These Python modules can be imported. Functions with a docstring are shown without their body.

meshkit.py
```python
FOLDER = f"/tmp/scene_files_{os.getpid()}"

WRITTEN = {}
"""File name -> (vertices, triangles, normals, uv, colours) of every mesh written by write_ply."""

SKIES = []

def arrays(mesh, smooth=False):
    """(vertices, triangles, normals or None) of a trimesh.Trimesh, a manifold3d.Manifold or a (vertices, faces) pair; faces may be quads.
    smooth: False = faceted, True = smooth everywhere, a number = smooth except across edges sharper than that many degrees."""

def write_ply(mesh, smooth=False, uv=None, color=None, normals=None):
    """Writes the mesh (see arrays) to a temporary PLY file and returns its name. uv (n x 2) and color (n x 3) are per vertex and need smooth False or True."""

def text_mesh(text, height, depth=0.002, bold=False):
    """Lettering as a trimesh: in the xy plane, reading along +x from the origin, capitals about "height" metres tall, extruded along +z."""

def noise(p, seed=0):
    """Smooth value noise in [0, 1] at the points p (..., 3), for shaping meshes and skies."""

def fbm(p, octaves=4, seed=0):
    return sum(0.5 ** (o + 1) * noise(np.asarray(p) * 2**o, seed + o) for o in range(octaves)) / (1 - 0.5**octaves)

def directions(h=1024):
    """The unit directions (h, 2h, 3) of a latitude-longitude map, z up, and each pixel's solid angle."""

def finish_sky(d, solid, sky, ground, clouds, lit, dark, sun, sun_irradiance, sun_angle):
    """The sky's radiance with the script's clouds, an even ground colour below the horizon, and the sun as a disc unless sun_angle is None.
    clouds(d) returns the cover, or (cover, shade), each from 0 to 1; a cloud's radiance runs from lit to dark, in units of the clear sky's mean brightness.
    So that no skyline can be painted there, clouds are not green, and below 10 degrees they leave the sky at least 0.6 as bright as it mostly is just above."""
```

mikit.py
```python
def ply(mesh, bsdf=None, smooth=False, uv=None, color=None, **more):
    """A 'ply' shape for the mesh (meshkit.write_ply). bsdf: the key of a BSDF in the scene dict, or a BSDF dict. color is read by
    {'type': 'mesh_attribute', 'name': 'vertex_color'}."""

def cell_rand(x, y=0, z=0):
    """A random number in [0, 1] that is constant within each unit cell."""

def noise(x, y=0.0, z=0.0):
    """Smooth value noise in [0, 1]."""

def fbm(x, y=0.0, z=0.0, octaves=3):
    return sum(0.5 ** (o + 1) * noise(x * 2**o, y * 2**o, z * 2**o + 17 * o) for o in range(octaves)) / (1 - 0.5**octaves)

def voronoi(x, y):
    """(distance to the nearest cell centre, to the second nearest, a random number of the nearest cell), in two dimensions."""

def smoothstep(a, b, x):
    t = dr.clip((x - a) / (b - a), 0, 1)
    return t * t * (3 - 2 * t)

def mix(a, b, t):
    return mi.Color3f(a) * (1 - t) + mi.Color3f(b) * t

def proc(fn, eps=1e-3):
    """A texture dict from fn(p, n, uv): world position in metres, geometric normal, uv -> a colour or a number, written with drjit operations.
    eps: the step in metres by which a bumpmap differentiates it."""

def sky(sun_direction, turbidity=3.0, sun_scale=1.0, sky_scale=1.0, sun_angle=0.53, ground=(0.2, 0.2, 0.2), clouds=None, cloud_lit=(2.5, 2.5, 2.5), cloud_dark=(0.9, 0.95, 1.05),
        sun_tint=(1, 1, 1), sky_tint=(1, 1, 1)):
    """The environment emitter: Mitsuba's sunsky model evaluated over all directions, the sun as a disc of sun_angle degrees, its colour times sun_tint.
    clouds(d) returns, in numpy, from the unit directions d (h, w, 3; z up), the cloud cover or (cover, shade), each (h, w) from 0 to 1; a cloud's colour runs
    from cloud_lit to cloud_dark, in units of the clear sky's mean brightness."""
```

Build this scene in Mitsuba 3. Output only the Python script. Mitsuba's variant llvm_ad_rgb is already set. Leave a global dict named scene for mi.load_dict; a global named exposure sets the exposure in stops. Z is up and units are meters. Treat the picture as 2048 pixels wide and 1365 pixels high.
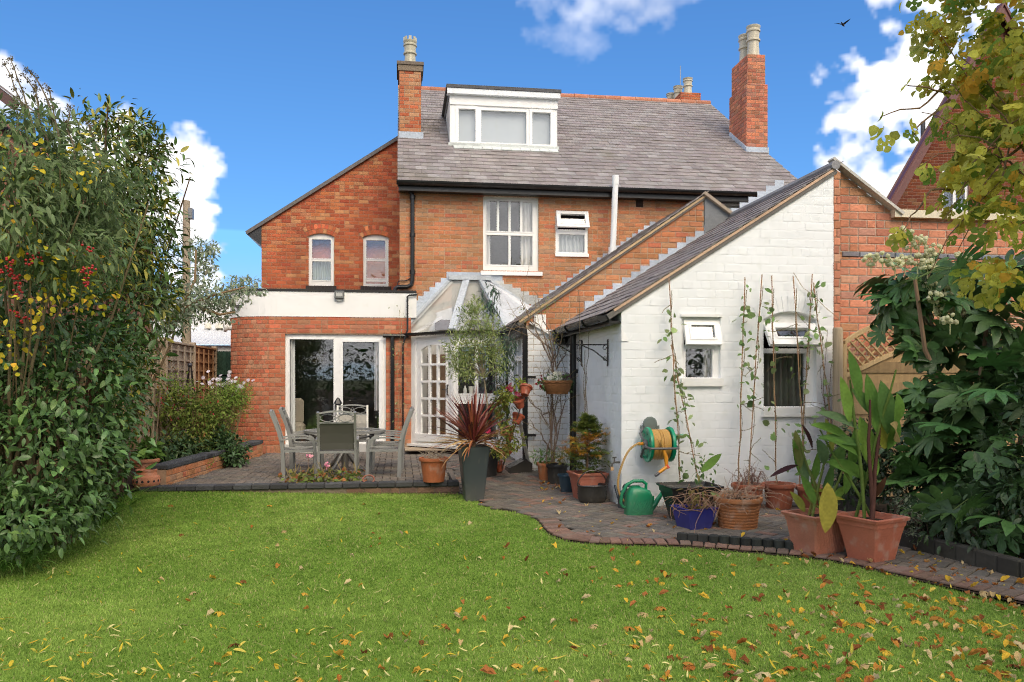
import math, numpy as np, trimesh, drjit as dr, mitsuba as mi, mikit, meshkit
from shapely.geometry import Polygon, box as sbox, LineString, Point
from shapely import affinity
from shapely.prepared import prep
from mikit import noise, fbm, smoothstep, mix, cell_rand
T = mi.ScalarTransform4f
scene, labels = {'type': 'scene'}, {}
# ------------------------------------------------------------------ camera, sky, exposure
EYE, YAW, FPX, HOR = 1.4, math.radians(8.0), 1600.0, 760.0
ca, sa = math.cos(YAW), math.sin(YAW)
scene['camera'] = {'type': 'perspective', 'fov': math.degrees(2 * math.atan(1024 / FPX)), 'fov_axis': 'x', 'near_clip': 0.05, 'far_clip': 3000.0,
    'to_world': T().look_at(origin=[0, 0, EYE], target=[sa, ca, EYE], up=[0, 0, 1]), 'principal_point_offset_y': (682.5 - HOR) / 1365}
exposure = 2.9

def sky_clouds(d):
    """Broken fair-weather cumulus all round, with clear blue patches."""
    el = np.degrees(np.arcsin(np.clip(d[..., 2], -1, 1)))
    az = np.degrees(np.arctan2(d[..., 0], d[..., 1]))            # from the house's depth direction, to the right
    w = np.stack([d[..., 0] / (d[..., 2] + .25), d[..., 1] / (d[..., 2] + .25), 0 * el], -1)
    big = meshkit.fbm(w * 1.3 + 7.3, 5, seed=3)
    fine = meshkit.fbm(np.stack([az * .2, el * .27, 0 * el], -1), 6, seed=11)
    fin2 = meshkit.fbm(np.stack([az * .9, el * 1.15, 0 * el], -1), 5, seed=23)
    back = np.clip((np.abs(az - 5) - 42) / 16, 0, 1)             # most of the sky away from this patch is cloudy
    c = np.clip((big - .33) / .14, 0, 1) * back
    for a, e, ra, re, k in CLOUDS:
        r = ((az - a) / ra) ** 2 + ((el - e) / re) ** 2
        c = np.maximum(c, k * np.clip((1.0 - r + 3.8 * (fine - .5) + 2.2 * (fin2 - .5)) / (.75 if k > .8 else 1.7), 0, 1))
    haze = np.clip(1 - el / 9, 0, 1) ** 1.5 * .55
    shade = np.clip((meshkit.fbm(np.stack([az * .16, el * .24, 0 * el], -1) + 3, 5, seed=5) - .36) * 2.6, 0, 1) * (.75 - .2 * back)
    return np.maximum(c, haze), shade
CLOUDS = [(-14.0, 13.8, 2.2, 2.3, 1.), (-13.8, 8.2, 1.9, 4.2, 1.), (-24, 17.6, 3.6, 1.8, .95), (-30, 19.5, 3, 3, .95), (-18.5, 11, 3.5, 5, 1.),
    (35.5, 24, 5, 6.5, 1.), (31.5, 14.2, 3.3, 4.2, .95), (37, 14, 7, 9, 1.), (15.5, 25.5, 6.5, 2.4, .42), (12.5, 23.0, 3.4, 1.7, .3), (26, 27, 4, 1.6, .35), (29.5, 9, 8, 4, .8), (21, 9.5, 4, 2.2, .35)]
scene['sky'] = mikit.sky([.14, -.76, .66], turbidity=3, sun_scale=.30, sun_angle=38, sun_tint=(.96, .99, 1.03), sky_scale=.53, sky_tint=(.60, .99, 1.43),
    ground=(.16, .18, .12), clouds=sky_clouds, cloud_lit=(4.1, 4.05, 4.1), cloud_dark=(2.8, 2.82, 2.92))

# ------------------------------------------------------------------ picture measurements -> places
def ray(px):
    u = (px - 1024) / FPX
    return np.array([sa + u * ca, ca - u * sa])
def PV(px, py, P0, d):
    """Where the sight line of a measured point meets the upright plane through P0 along d: (distance along d, height)."""
    r = ray(px); d = np.asarray(d, float) / np.linalg.norm(d)
    t, s = np.linalg.solve(np.array([[r[0], -d[0]], [r[1], -d[1]]]), np.asarray(P0[:2], float))
    return s, EYE + (HOR - py) / FPX * t
def PY(px, py, Y): return PV(px, py, (0, Y), (1, 0))
def PX(px, py, X): return PV(px, py, (X, 0), (0, 1))
def PG(px, py, z):
    t = (EYE - z) * FPX / (py - HOR); r = ray(px)
    return np.array([r[0] * t, r[1] * t])
def PD(px, py, t):
    r = ray(px)
    return np.array([r[0] * t, r[1] * t, EYE + (HOR - py) / FPX * t])
CAM = np.array([0, 0, EYE])

# ------------------------------------------------------------------ materials: each mesh carries its own paint colour in its uv
def pack(c):
    q = np.clip(np.round(np.sqrt(np.clip(np.asarray(c, float), 0, 1)) * 255), 0, 255)
    return np.stack([q[..., 0] * 256 + q[..., 1], q[..., 2]], -1)
def uvcol(uv):
    r = dr.floor((uv.x + .25) / 256); g = uv.x - 256 * r
    return mi.Color3f(dr.square(r / 255), dr.square(g / 255), dr.square(uv.y / 255))
def two(b): return {'type': 'twosided', 'bsdf': b}
def pr(fn, rough, **k): return {'type': 'principled', 'base_color': mikit.proc(fn), 'roughness': rough, **k}
def c_masonry(p, n, uv):
    a = fbm(p.x * 38, p.y * 38, p.z * 38, 3); b = fbm(p.x * 1.7, p.y * 1.7, p.z * 1.2, 3); s = noise(p.x * 140, p.y * 140, p.z * 140)
    v = smoothstep(.52, .78, fbm(p.x * 3.1 + p.y * 3.1, p.z * .45, 3.7, 3)); g = smoothstep(.35, -.2, p.z + .4 * b)
    return mix(uvcol(uv) * (.60 + .52 * a + .2 * b + .08 * s), uvcol(uv) * .45 + mi.Color3f(.035, .035, .022), .34 * v + .4 * g)
def c_paint(p, n, uv):
    b = fbm(p.x * 5, p.y * 5, p.z * 2.2, 3); s = smoothstep(.60, .82, fbm(p.x * 23, p.y * 23, p.z * 11, 3)); g = smoothstep(.28, -.16, p.z + .1 * b)
    return mix(uvcol(uv) * (.9 + .14 * b), (.20, .18, .14), .10 * s + .22 * g)
def c_white(p, n, uv):
    b = fbm(p.x * 2.3, p.y * 2.3, p.z * 1.6, 4); k = smoothstep(.62, .8, fbm(p.x * 9, p.y * 9, p.z * 6, 3)); low = smoothstep(.55, -.15, p.z + .5 * (b - .5))
    v = smoothstep(.56, .8, fbm(p.x * 7 + p.y * 7, p.z * .8, 1.3, 3))
    return mix(uvcol(uv) * (.95 + .09 * b), (.36, .38, .27), .08 * k + .10 * v + .75 * low * fbm(p.x * 14, p.y * 14, p.z * 14, 3))
def h_white(p, n, uv): return fbm(p.x * 11, p.y * 11, p.z * 11, 3)
def c_slate(p, n, uv):
    a = fbm(p.x * 5, p.y * 7, p.z * 7, 3); s = fbm(p.x * 60, p.y * 16, p.z * 16, 2); l = smoothstep(.64, .8, fbm(p.x * 1.3 + 4, p.y * 1.1, p.z * 1.1, 4))
    return mix(uvcol(uv) * (.64 + .46 * a + .22 * s), (.13, .12, .075), .4 * l)
def c_wood(p, n, uv):
    a = fbm(p.x * 55, p.y * 55, p.z * 3.2, 3); b = fbm(p.x * 3, p.y * 3, p.z * 2, 3)
    return uvcol(uv) * (.55 + .5 * a + .4 * b)
def c_leaf(p, n, uv):
    a = noise(p.x * 9, p.y * 9, p.z * 9); b = noise(p.x * 55, p.y * 55, p.z * 55)
    return uvcol(uv) * (.84 + .48 * a + .32 * b)
def c_lawn(p, n, uv):
    a = fbm(p.x * .7, p.y * .7, 0, 3); b = fbm(p.x * 22, p.y * 22, 0, 3)
    return mix((.07, .12, .018), (.18, .28, .045), .3 * a + .7 * b)
def c_soil(p, n, uv):
    a = fbm(p.x * 3, p.y * 3, p.z * 3, 4); b = fbm(p.x * 40, p.y * 40, p.z * 40, 3)
    return mix((.012, .009, .006), (.06, .042, .028), .4 * a + .6 * b)
def c_terra(p, n, uv):
    a = fbm(p.x * 6, p.y * 6, p.z * 3, 3); b = noise(p.x * 90, p.y * 90, p.z * 90)
    return mix(uvcol(uv) * (.72 + .4 * a + .16 * b), (.46, .40, .34), .34 * smoothstep(.52, .8, fbm(p.x * 14, p.y * 14, p.z * 9, 3)))
scene['m_masonry'] = two(pr(c_masonry, .9, specular=.25))
scene['m_paint'] = two(pr(c_paint, .34))
scene['m_white'] = two({'type': 'bumpmap', 'nested_texture': mikit.proc(h_white, 2e-3), 'scale': .006, 'nested_bsdf': pr(c_white, .6, specular=.35)})
scene['m_slate'] = two(pr(c_slate, .62, specular=.45))
scene['m_wood'] = two(pr(c_wood, .75, specular=.25))
scene['m_leaf'] = {'type': 'principledthin', 'base_color': mikit.proc(c_leaf), 'roughness': .5, 'diff_trans': .7, 'eta': 1.4}
scene['m_vine'] = {**scene['m_leaf'], 'diff_trans': 1.15}
scene['m_gloss'] = two(pr(c_leaf, .42, specular=.4))
scene['m_lawn'] = two(pr(c_lawn, .95, specular=.1))
scene['m_soil'] = two(pr(c_soil, .95, specular=.2))
scene['m_terra'] = two(pr(c_terra, .72, specular=.3))
scene['m_metal'] = two({'type': 'principled', 'base_color': mikit.proc(c_paint), 'roughness': .38, 'metallic': .35})
scene['m_glass'] = {'type': 'thindielectric', 'int_ior': 1.85}
scene['m_dark'] = two({'type': 'principled', 'base_color': {'type': 'rgb', 'value': [.02, .02, .022]}, 'roughness': .9})

# ------------------------------------------------------------------ scene writing
taken = set()
def numbered(k):
    if k not in taken:
        taken.add(k); return k
    i = 1
    c = counters.get(k, 1)
    while f'{k}_{c:03d}' in taken: c += 1
    counters[k] = c + 1
    taken.add(f'{k}_{c:03d}'); return f'{k}_{c:03d}'
counters = {}
def thing(name, label, cat, group=None):
    k = numbered(name); labels[k] = {'label': label, 'category': cat}
    if group: labels[k]['group'] = group
    return k
def pd(mesh, bsdf, col=None, smooth=False):
    """A shape dict of the mesh painted with one colour (or one colour per vertex)."""
    if col is None: return mikit.ply(mesh, bsdf, smooth=smooth)
    if smooth is not False and smooth is not True:
        v, f, n = meshkit.arrays(mesh, smooth); mesh = (v, f); smooth = True
    nv = len(meshkit.arrays(mesh)[0])
    c = np.asarray(col, float)
    uv = np.tile(pack(c), (nv, 1)) if c.ndim == 1 else pack(c)
    return mikit.ply(mesh, bsdf, smooth=smooth, uv=uv)
def put(key, mesh, bsdf, col=None, smooth=False, label=None, kind=None, cat=None, group=None):
    if isinstance(mesh, MB): mesh = mesh.mesh()
    scene[key] = mesh if isinstance(mesh, dict) else pd(mesh, bsdf, col, smooth)
    if label or kind or cat:
        labels.setdefault(key, {}).update({a: b for a, b in (('label', label), ('kind', kind), ('category', cat), ('group', group)) if b})
    return key
def part(parent, name, mesh, bsdf, col=None, smooth=False, label=None, kind=None):
    return put(numbered(parent + '__' + name), mesh, bsdf, col, smooth, label, kind)
def whole(name, mesh, bsdf, col, label, cat, smooth=False, group=None):
    return put(numbered(name), mesh, bsdf, col, smooth, label, None, cat, group)

def rotz(a): c, s = math.cos(a), math.sin(a); return np.array([[c, -s, 0], [s, c, 0], [0, 0, 1.]])
def rotx(a): c, s = math.cos(a), math.sin(a); return np.array([[1, 0, 0], [0, c, -s], [0, s, c]])
def roty(a): c, s = math.cos(a), math.sin(a); return np.array([[c, 0, s], [0, 1, 0], [-s, 0, c]])
def M4(R=None, t=(0, 0, 0)):
    m = np.eye(4)
    if R is not None: m[:3, :3] = R
    m[:3, 3] = t; return m
def frame(fwd, up=(0, 0, 1)):
    """Columns: right, forward, up."""
    f = np.asarray(fwd, float); f = f / np.linalg.norm(f)
    r = np.cross(f, up); n = np.linalg.norm(r)
    r = np.array([1, 0, 0.]) if n < 1e-6 else r / n
    return np.stack([r, f, np.cross(r, f)], 1)

class MB:
    """Collects pieces of one mesh."""
    def __init__(s): s.v, s.f, s.n = [], [], 0
    def add(s, v, f, m=None):
        v = np.asarray(v, float); f = np.asarray(f, int)
        if m is not None: v = v @ m[:3, :3].T + m[:3, 3]
        if f.shape[1] == 4: f = np.vstack([f[:, [0, 1, 2]], f[:, [0, 2, 3]]])
        s.v.append(v); s.f.append(f + s.n); s.n += len(v); return s
    def tm(s, t, m=None): return s.add(t.vertices, t.faces, m)
    def box(s, x0, x1, y0, y1, z0, z1, m=None, ch=0.):
        if ch:
            return s.add(*chamfer_box(x0, x1, y0, y1, z0, z1, ch), m)
        v = [[x, y, z] for x in (x0, x1) for y in (y0, y1) for z in (z0, z1)]
        f = [[0, 1, 3, 2], [4, 6, 7, 5], [0, 4, 5, 1], [2, 3, 7, 6], [0, 2, 6, 4], [1, 5, 7, 3]]
        return s.add(v, f, m)
    def tube(s, pts, rad, n=7, cap=True, m=None):
        p = np.asarray(pts, float); k = len(p); rad = np.broadcast_to(np.asarray(rad, float), (k,))
        t = np.gradient(p, axis=0); t /= np.linalg.norm(t, axis=1, keepdims=True) + 1e-12
        a = np.cross(t[0], [0, 0, 1.] if abs(t[0][2]) < .9 else [1., 0, 0]); a /= np.linalg.norm(a)
        A = []
        for i in range(k):
            a = a - t[i] * (a @ t[i]); a /= np.linalg.norm(a) + 1e-12; A.append(a)
        A = np.array(A); B = np.cross(t, A); th = np.arange(n) * 2 * np.pi / n
        v = (p[:, None] + rad[:, None, None] * (np.cos(th)[None, :, None] * A[:, None] + np.sin(th)[None, :, None] * B[:, None])).reshape(-1, 3)
        f = [[i * n + j, i * n + (j + 1) % n, (i + 1) * n + (j + 1) % n, (i + 1) * n + j] for i in range(k - 1) for j in range(n)]
        f = [[q[0], q[1], q[2]] for q in f] + [[q[0], q[2], q[3]] for q in f]
        if cap:
            f += [[0, j + 1, j] for j in range(1, n - 1)] + [[(k - 1) * n, (k - 1) * n + j, (k - 1) * n + j + 1] for j in range(1, n - 1)]
        return s.add(v, f, m)
    def lathe(s, prof, c=(0, 0, 0), n=24, m=None, sx=1., sy=1.):
        """prof: (radius, height) pairs from below outside, over the rim, and down inside."""
        pr_ = np.asarray(prof, float); k = len(pr_); th = np.arange(n) * 2 * np.pi / n
        v = np.stack([pr_[:, :1] * np.cos(th) * sx + c[0], pr_[:, :1] * np.sin(th) * sy + c[1], np.broadcast_to(pr_[:, 1:2], (k, n)) + c[2]], -1).reshape(-1, 3)
        f = [[i * n + j, i * n + (j + 1) % n, (i + 1) * n + (j + 1) % n, (i + 1) * n + j] for i in range(k - 1) for j in range(n)]
        return s.add(v, f, m)
    def loft(s, rings, m=None, cap=(False, False)):
        r = np.asarray(rings, float); k, n = r.shape[:2]
        f = [[i * n + j, i * n + (j + 1) % n, (i + 1) * n + (j + 1) % n, (i + 1) * n + j] for i in range(k - 1) for j in range(n)]
        f = [[q[0], q[1], q[2]] for q in f] + [[q[0], q[2], q[3]] for q in f]
        if cap[0]: f += [[0, j + 1, j] for j in range(1, n - 1)]
        if cap[1]: f += [[(k - 1) * n, (k - 1) * n + j, (k - 1) * n + j + 1] for j in range(1, n - 1)]
        return s.add(r.reshape(-1, 3), f, m)
    def prism(s, poly, depth, m=None):
        """A flat outline (shapely, holes allowed) in local x, z, extruded along local y from 0 to depth."""
        for g in getattr(poly, 'geoms', [poly]):
            if g.is_empty or g.area < 1e-7: continue
            t = trimesh.creation.extrude_polygon(g, depth, engine='earcut')
            v = np.array(t.vertices)[:, [0, 2, 1]]
            s.add(v, np.array(t.faces)[:, ::-1], m)
        return s
    def mesh(s): return (np.vstack(s.v), np.vstack(s.f))
def chamfer_box(x0, x1, y0, y1, z0, z1, c):
    import manifold3d as m3
    pts = []
    for x, ix in ((x0, 1), (x1, -1)):
        for y, iy in ((y0, 1), (y1, -1)):
            for z, iz in ((z0, 1), (z1, -1)):
                pts += [[x + ix * c, y + iy * c, z], [x + ix * c, y, z + iz * c], [x, y + iy * c, z + iz * c]]
    h = m3.Manifold.hull_points(np.array(pts)).to_mesh()
    return np.array(h.vert_properties)[:, :3], np.array(h.tri_verts)
def wallm(P0, d, y=0., z=0.):
    """Places local (x along d, y inward, z up) at P0: outward is to the right of d turned clockwise."""
    d = np.asarray(d, float) / np.linalg.norm(d)
    R = np.array([[d[0], -d[1], 0], [d[1], d[0], 0], [0, 0, 1.]])
    return M4(R, np.array([P0[0], P0[1], z]) + R @ np.array([0, y, 0]))
R0 = np.random.default_rng(7)
def tones(base, n, spread, rng, alt=(), hue=.05):
    """A palette of n tones about a base colour, with some of the alternatives mixed in."""
    out = []
    for i in range(n):
        b = np.array(base) if not alt or rng.random() > .35 else np.array(alt[rng.integers(len(alt))])
        out.append(np.clip(b * (1 + spread * rng.normal()) * (1 + hue * rng.normal(size=3)), .004, .9))
    return out
def apparent(key_pts): return np.linalg.norm(np.asarray(key_pts) - CAM, axis=1)

# unit brick: x 0..1, z 0..1, y from 0 (back) to -1 (front), the front edges eased
def brick_unit(ex, ez):
    v, f = [], []
    for (y, ax, az) in ((0, 0, 0), (-.6, 0, 0), (-1, ex, ez)):
        v += [[ax, y, az], [1 - ax, y, az], [1 - ax, y, 1 - az], [ax, y, 1 - az]]
    for k in (0, 4):
        for j in range(4): f.append([k + j, k + (j + 1) % 4, k + 4 + (j + 1) % 4, k + 4 + j])
    f.append([8, 9, 10, 11])
    return np.array(v, float), np.array(f)
def laid(parent, pieces, palette, bsdf, rng, name='brick', rest='brickwork', limit=300, unit=None):
    """pieces: list of 4x4 placements of the unit piece; nearest `limit` become parts, the others one mesh."""
    if not pieces: return
    unit = unit or brick_unit(.035, .09)
    uf = unit[1]
    uf = np.vstack([uf[:, [0, 1, 2]], uf[:, [0, 2, 3]]]) if uf.shape[1] == 4 else uf
    P = np.array(pieces); ctr = P[:, :3, 3] + P[:, :3, 0] * .5 + P[:, :3, 2] * .5
    order = np.argsort(apparent(ctr)); tone = rng.integers(len(palette), size=len(P))
    shared = [pd((unit[0], uf), bsdf, c) for c in palette]
    for i in order[:limit]:
        scene[numbered(parent + '__' + name)] = {**shared[tone[i]], 'to_world': T(P[i])}
    o = order[limit:]
    if len(o):
        v = (np.einsum('kij,nj->kni', P[o][:, :3, :3], unit[0]) + P[o][:, None, :3, 3]).reshape(-1, 3)
        f = (uf[None] + np.arange(len(o))[:, None, None] * len(unit[0])).reshape(-1, 3)
        col = np.repeat(np.array(palette)[tone[o]], len(unit[0]), 0)
        part(parent, rest, (v, f), bsdf, col, kind='stuff')
def brickwork(parent, poly, place, palette, bsdf, rng, bl=.213, bh=.085, joint=.011, proud=.009, s0=None, z0=None, bond='stretcher', limit=300, back=.0, wob=.0015, rest='brickwork', lean=0.):
    """Bricks over a wall outline (shapely, s along the wall and z up); place(s) -> 4x4 frame at s on the wall face."""
    a, b, c, d = poly.bounds; s0 = a if s0 is None else s0; z0 = b if z0 is None else z0
    pp = prep(poly.buffer(1e-4)); out, cut = [], []
    row = int(math.floor((b - z0) / bh)) 
    while z0 + row * bh < d:
        z = z0 + row * bh
        if bond == 'header' or (bond == 'garden' and row % 4 == 3): L, off = bl / 2, (row % 2) * bl / 4
        elif bond == 'flemish': L, off = bl, (row % 2) * bl * .5
        else: L, off = bl, (row % 2) * bl / 2
        k = math.floor((a - s0 - off) / L)
        s = s0 + off + k * L
        while s < c:
            pieces = [(s, s + L)]
            if bond == 'stretcher' and rng.random() < .1: pieces = [(s, s + L / 2), (s + L / 2, s + L)]
            for (p, q) in pieces:
                r = sbox(p + joint / 2, z + joint / 2, q - joint / 2, z + bh - joint / 2)
                if pp.contains(r): rr = (p + joint / 2, z + joint / 2, q - joint / 2, z + bh - joint / 2)
                elif pp.intersects(r):
                    g = r.intersection(poly)
                    if g.area < .12 * r.area: continue
                    if g.area < .995 * r.area and abs(g.envelope.area - g.area) > .02 * r.area:
                        cut.append((g, (p + q) / 2)); continue
                    rr = g.bounds
                else: continue
                w, h = rr[2] - rr[0], rr[3] - rr[1]
                m = place((rr[0] + rr[2]) / 2)
                L4 = M4(np.diag([w, proud + back + abs(rng.normal()) * wob, h]), (-w / 2 , back + rng.normal() * wob * .5, rr[1]))
                sk = np.eye(4); sk[:3, :3] = rotz(rng.normal() * .006)
                out.append(m @ sk @ L4)
            s += L
        row += 1
    laid(parent, out, palette, bsdf, rng, limit=limit, rest=rest)
    if cut:
        mb = MB()
        for g, sm in cut:
            m = place(sm).copy(); mm = m @ M4(None, (-sm, -proud, 0))
            mb.prism(g, proud + max(back, .002), mm)
        part(parent, 'cut_bricks', mb, bsdf, palette[0], kind='stuff')
def straight(P0, d):
    base = wallm(P0, d)
    def place(s): return base @ M4(None, (s, 0, 0))
    return place
def slab(poly, depth, P0, d, y=0., z=0.): return MB().prism(poly, depth, wallm(P0, d, y, z))
# ================================================================== buildings: helpers
WHITE, UPVC, BLACK, LEAD = (.78, .78, .76), (.80, .80, .79), (.012, .012, .013), (.42, .47, .54)
MORTAR = (.40, .31, .22)
P_MAIN = tones((.52, .205, .09), 16, .12, R0, [(.47, .135, .065), (.55, .275, .13), (.38, .18, .11), (.54, .18, .07), (.50, .245, .15)])
P_GABLE = tones((.55, .138, .047), 16, .11, R0, [(.58, .20, .07), (.46, .10, .042), (.56, .16, .05), (.6, .26, .11)])
P_EXT = tones((.53, .15, .066), 16, .13, R0, [(.62, .30, .16), (.48, .105, .048), (.56, .20, .10), (.56, .22, .11)])
P_MAIN, P_GABLE, P_EXT = ([f * (.9 * c + .1 * c.mean()) for c in P] for P, f in ((P_MAIN, .9), (P_GABLE, .86), (P_EXT, .84)))
P_OLD = tones((.50, .205, .125), 16, .14, R0, [(.55, .30, .20), (.40, .14, .085), (.52, .24, .14), (.46, .26, .18)])
P_STACK = tones((.46, .165, .098), 14, .14, R0, [(.38, .17, .12), (.50, .21, .13), (.34, .14, .10)])
P_WHITE = [np.array((.755, .778, .79)) * f for f in (.985, .99, .995, 1, 1, 1.005, 1.01, 1.012)]
P_SLATE = tones((.215, .19, .182), 18, .075, R0, [(.235, .212, .206), (.20, .176, .17), (.225, .198, .18), (.21, .192, .188), (.26, .243, .238)], hue=.01)
def sheet(poly):
    v, f = trimesh.creation.triangulate_polygon(poly, engine='earcut')
    return np.stack([v[:, 0], 0 * v[:, 0], v[:, 1]], 1), f
def rect(a, b): return sbox(min(a[0], b[0]), min(a[1], b[1]), max(a[0], b[0]), max(a[1], b[1]))
def rpx(x0, y0, x1, y1, Y): return rect(PY(x0, y0, Y), PY(x1, y1, Y))
def arch(x0, x1, z0, zs, rise, n=14):
    c, h = (x0 + x1) / 2, (x1 - x0) / 2
    R = (h * h + rise * rise) / (2 * rise); a = math.asin(h / R); zc = zs + rise - R
    return Polygon([(x0, z0), (x1, z0)] + [(c + R * math.sin(t), zc + R * math.cos(t)) for t in np.linspace(a, -a, n)]), (c, zc, R, a)
def glazing(parent, panes, m, y, name='pane'):
    for p in panes:
        v, f = sheet(p); part(parent, name, (v @ m[:3, :3].T + (m @ np.array([0, y, 0, 1]))[:3], f), 'm_glass')
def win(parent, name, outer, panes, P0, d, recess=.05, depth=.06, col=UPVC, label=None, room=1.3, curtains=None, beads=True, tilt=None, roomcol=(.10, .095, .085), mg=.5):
    """A window: one frame with its openings cut out, a pane in each, a room behind it."""
    m = wallm(P0, d)
    if tilt:
        s, z, ang = tilt; m = m @ M4(None, (s, recess, z)) @ M4(rotx(ang)) @ M4(None, (-s, -recess, -z))
    mb = MB(); hole = outer
    for p in panes: hole = hole.difference(p)
    mb.prism(hole, depth, m @ M4(None, (0, recess, 0)))
    if beads:
        for p in panes: mb.prism(p.buffer(.022, join_style=2).difference(p.buffer(-.004, join_style=2)), .012, m @ M4(None, (0, recess - .010, 0)))
    k = part(parent, name, mb, 'm_paint', col, label=label)
    glazing(k, panes, m, recess + depth * .55)
    if curtains:
        for (s0, s1, z0, z1, c) in curtains:
            n = 40; ss = np.linspace(s0, s1, n); yy = recess + .14 + (s1 - s0 < 1.5) * (.035 * np.sin(ss * 2 * np.pi / .085) + .012 * np.sin(ss * 31))
            v = np.concatenate([np.stack([ss, yy, np.full(n, z0)], 1), np.stack([s0 + (ss - s0) * .96, yy, np.full(n, z1)], 1)])
            f = [[i, i + 1, n + i + 1, n + i] for i in range(n - 1)]
            part(k, 'curtain', MB().add(v, f, wallm(P0, d)), 'm_white', c)
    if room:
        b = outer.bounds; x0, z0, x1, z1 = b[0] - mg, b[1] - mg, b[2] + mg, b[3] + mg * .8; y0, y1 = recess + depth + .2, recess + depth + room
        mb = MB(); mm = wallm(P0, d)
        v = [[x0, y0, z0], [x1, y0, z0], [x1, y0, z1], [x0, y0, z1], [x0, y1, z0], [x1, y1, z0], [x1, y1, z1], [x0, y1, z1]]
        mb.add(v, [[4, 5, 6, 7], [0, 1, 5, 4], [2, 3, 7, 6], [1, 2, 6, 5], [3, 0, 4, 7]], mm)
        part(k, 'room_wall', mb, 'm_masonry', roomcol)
    return k
def slate_unit():
    v = np.array([[0, -1, 0], [1, -1, 0], [1, -.42, 0], [0, -.42, 0], [0, -.30, 1.25], [1, -.30, 1.25], [1, .25, 1.25], [0, .25, 1.25]], float)
    f = np.array([[0, 1, 2, 3], [0, 4, 5, 1], [1, 5, 6, 2], [3, 2, 6, 7], [0, 3, 7, 4], [4, 7, 6, 5]])[:, ::-1]
    return v, f
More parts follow.
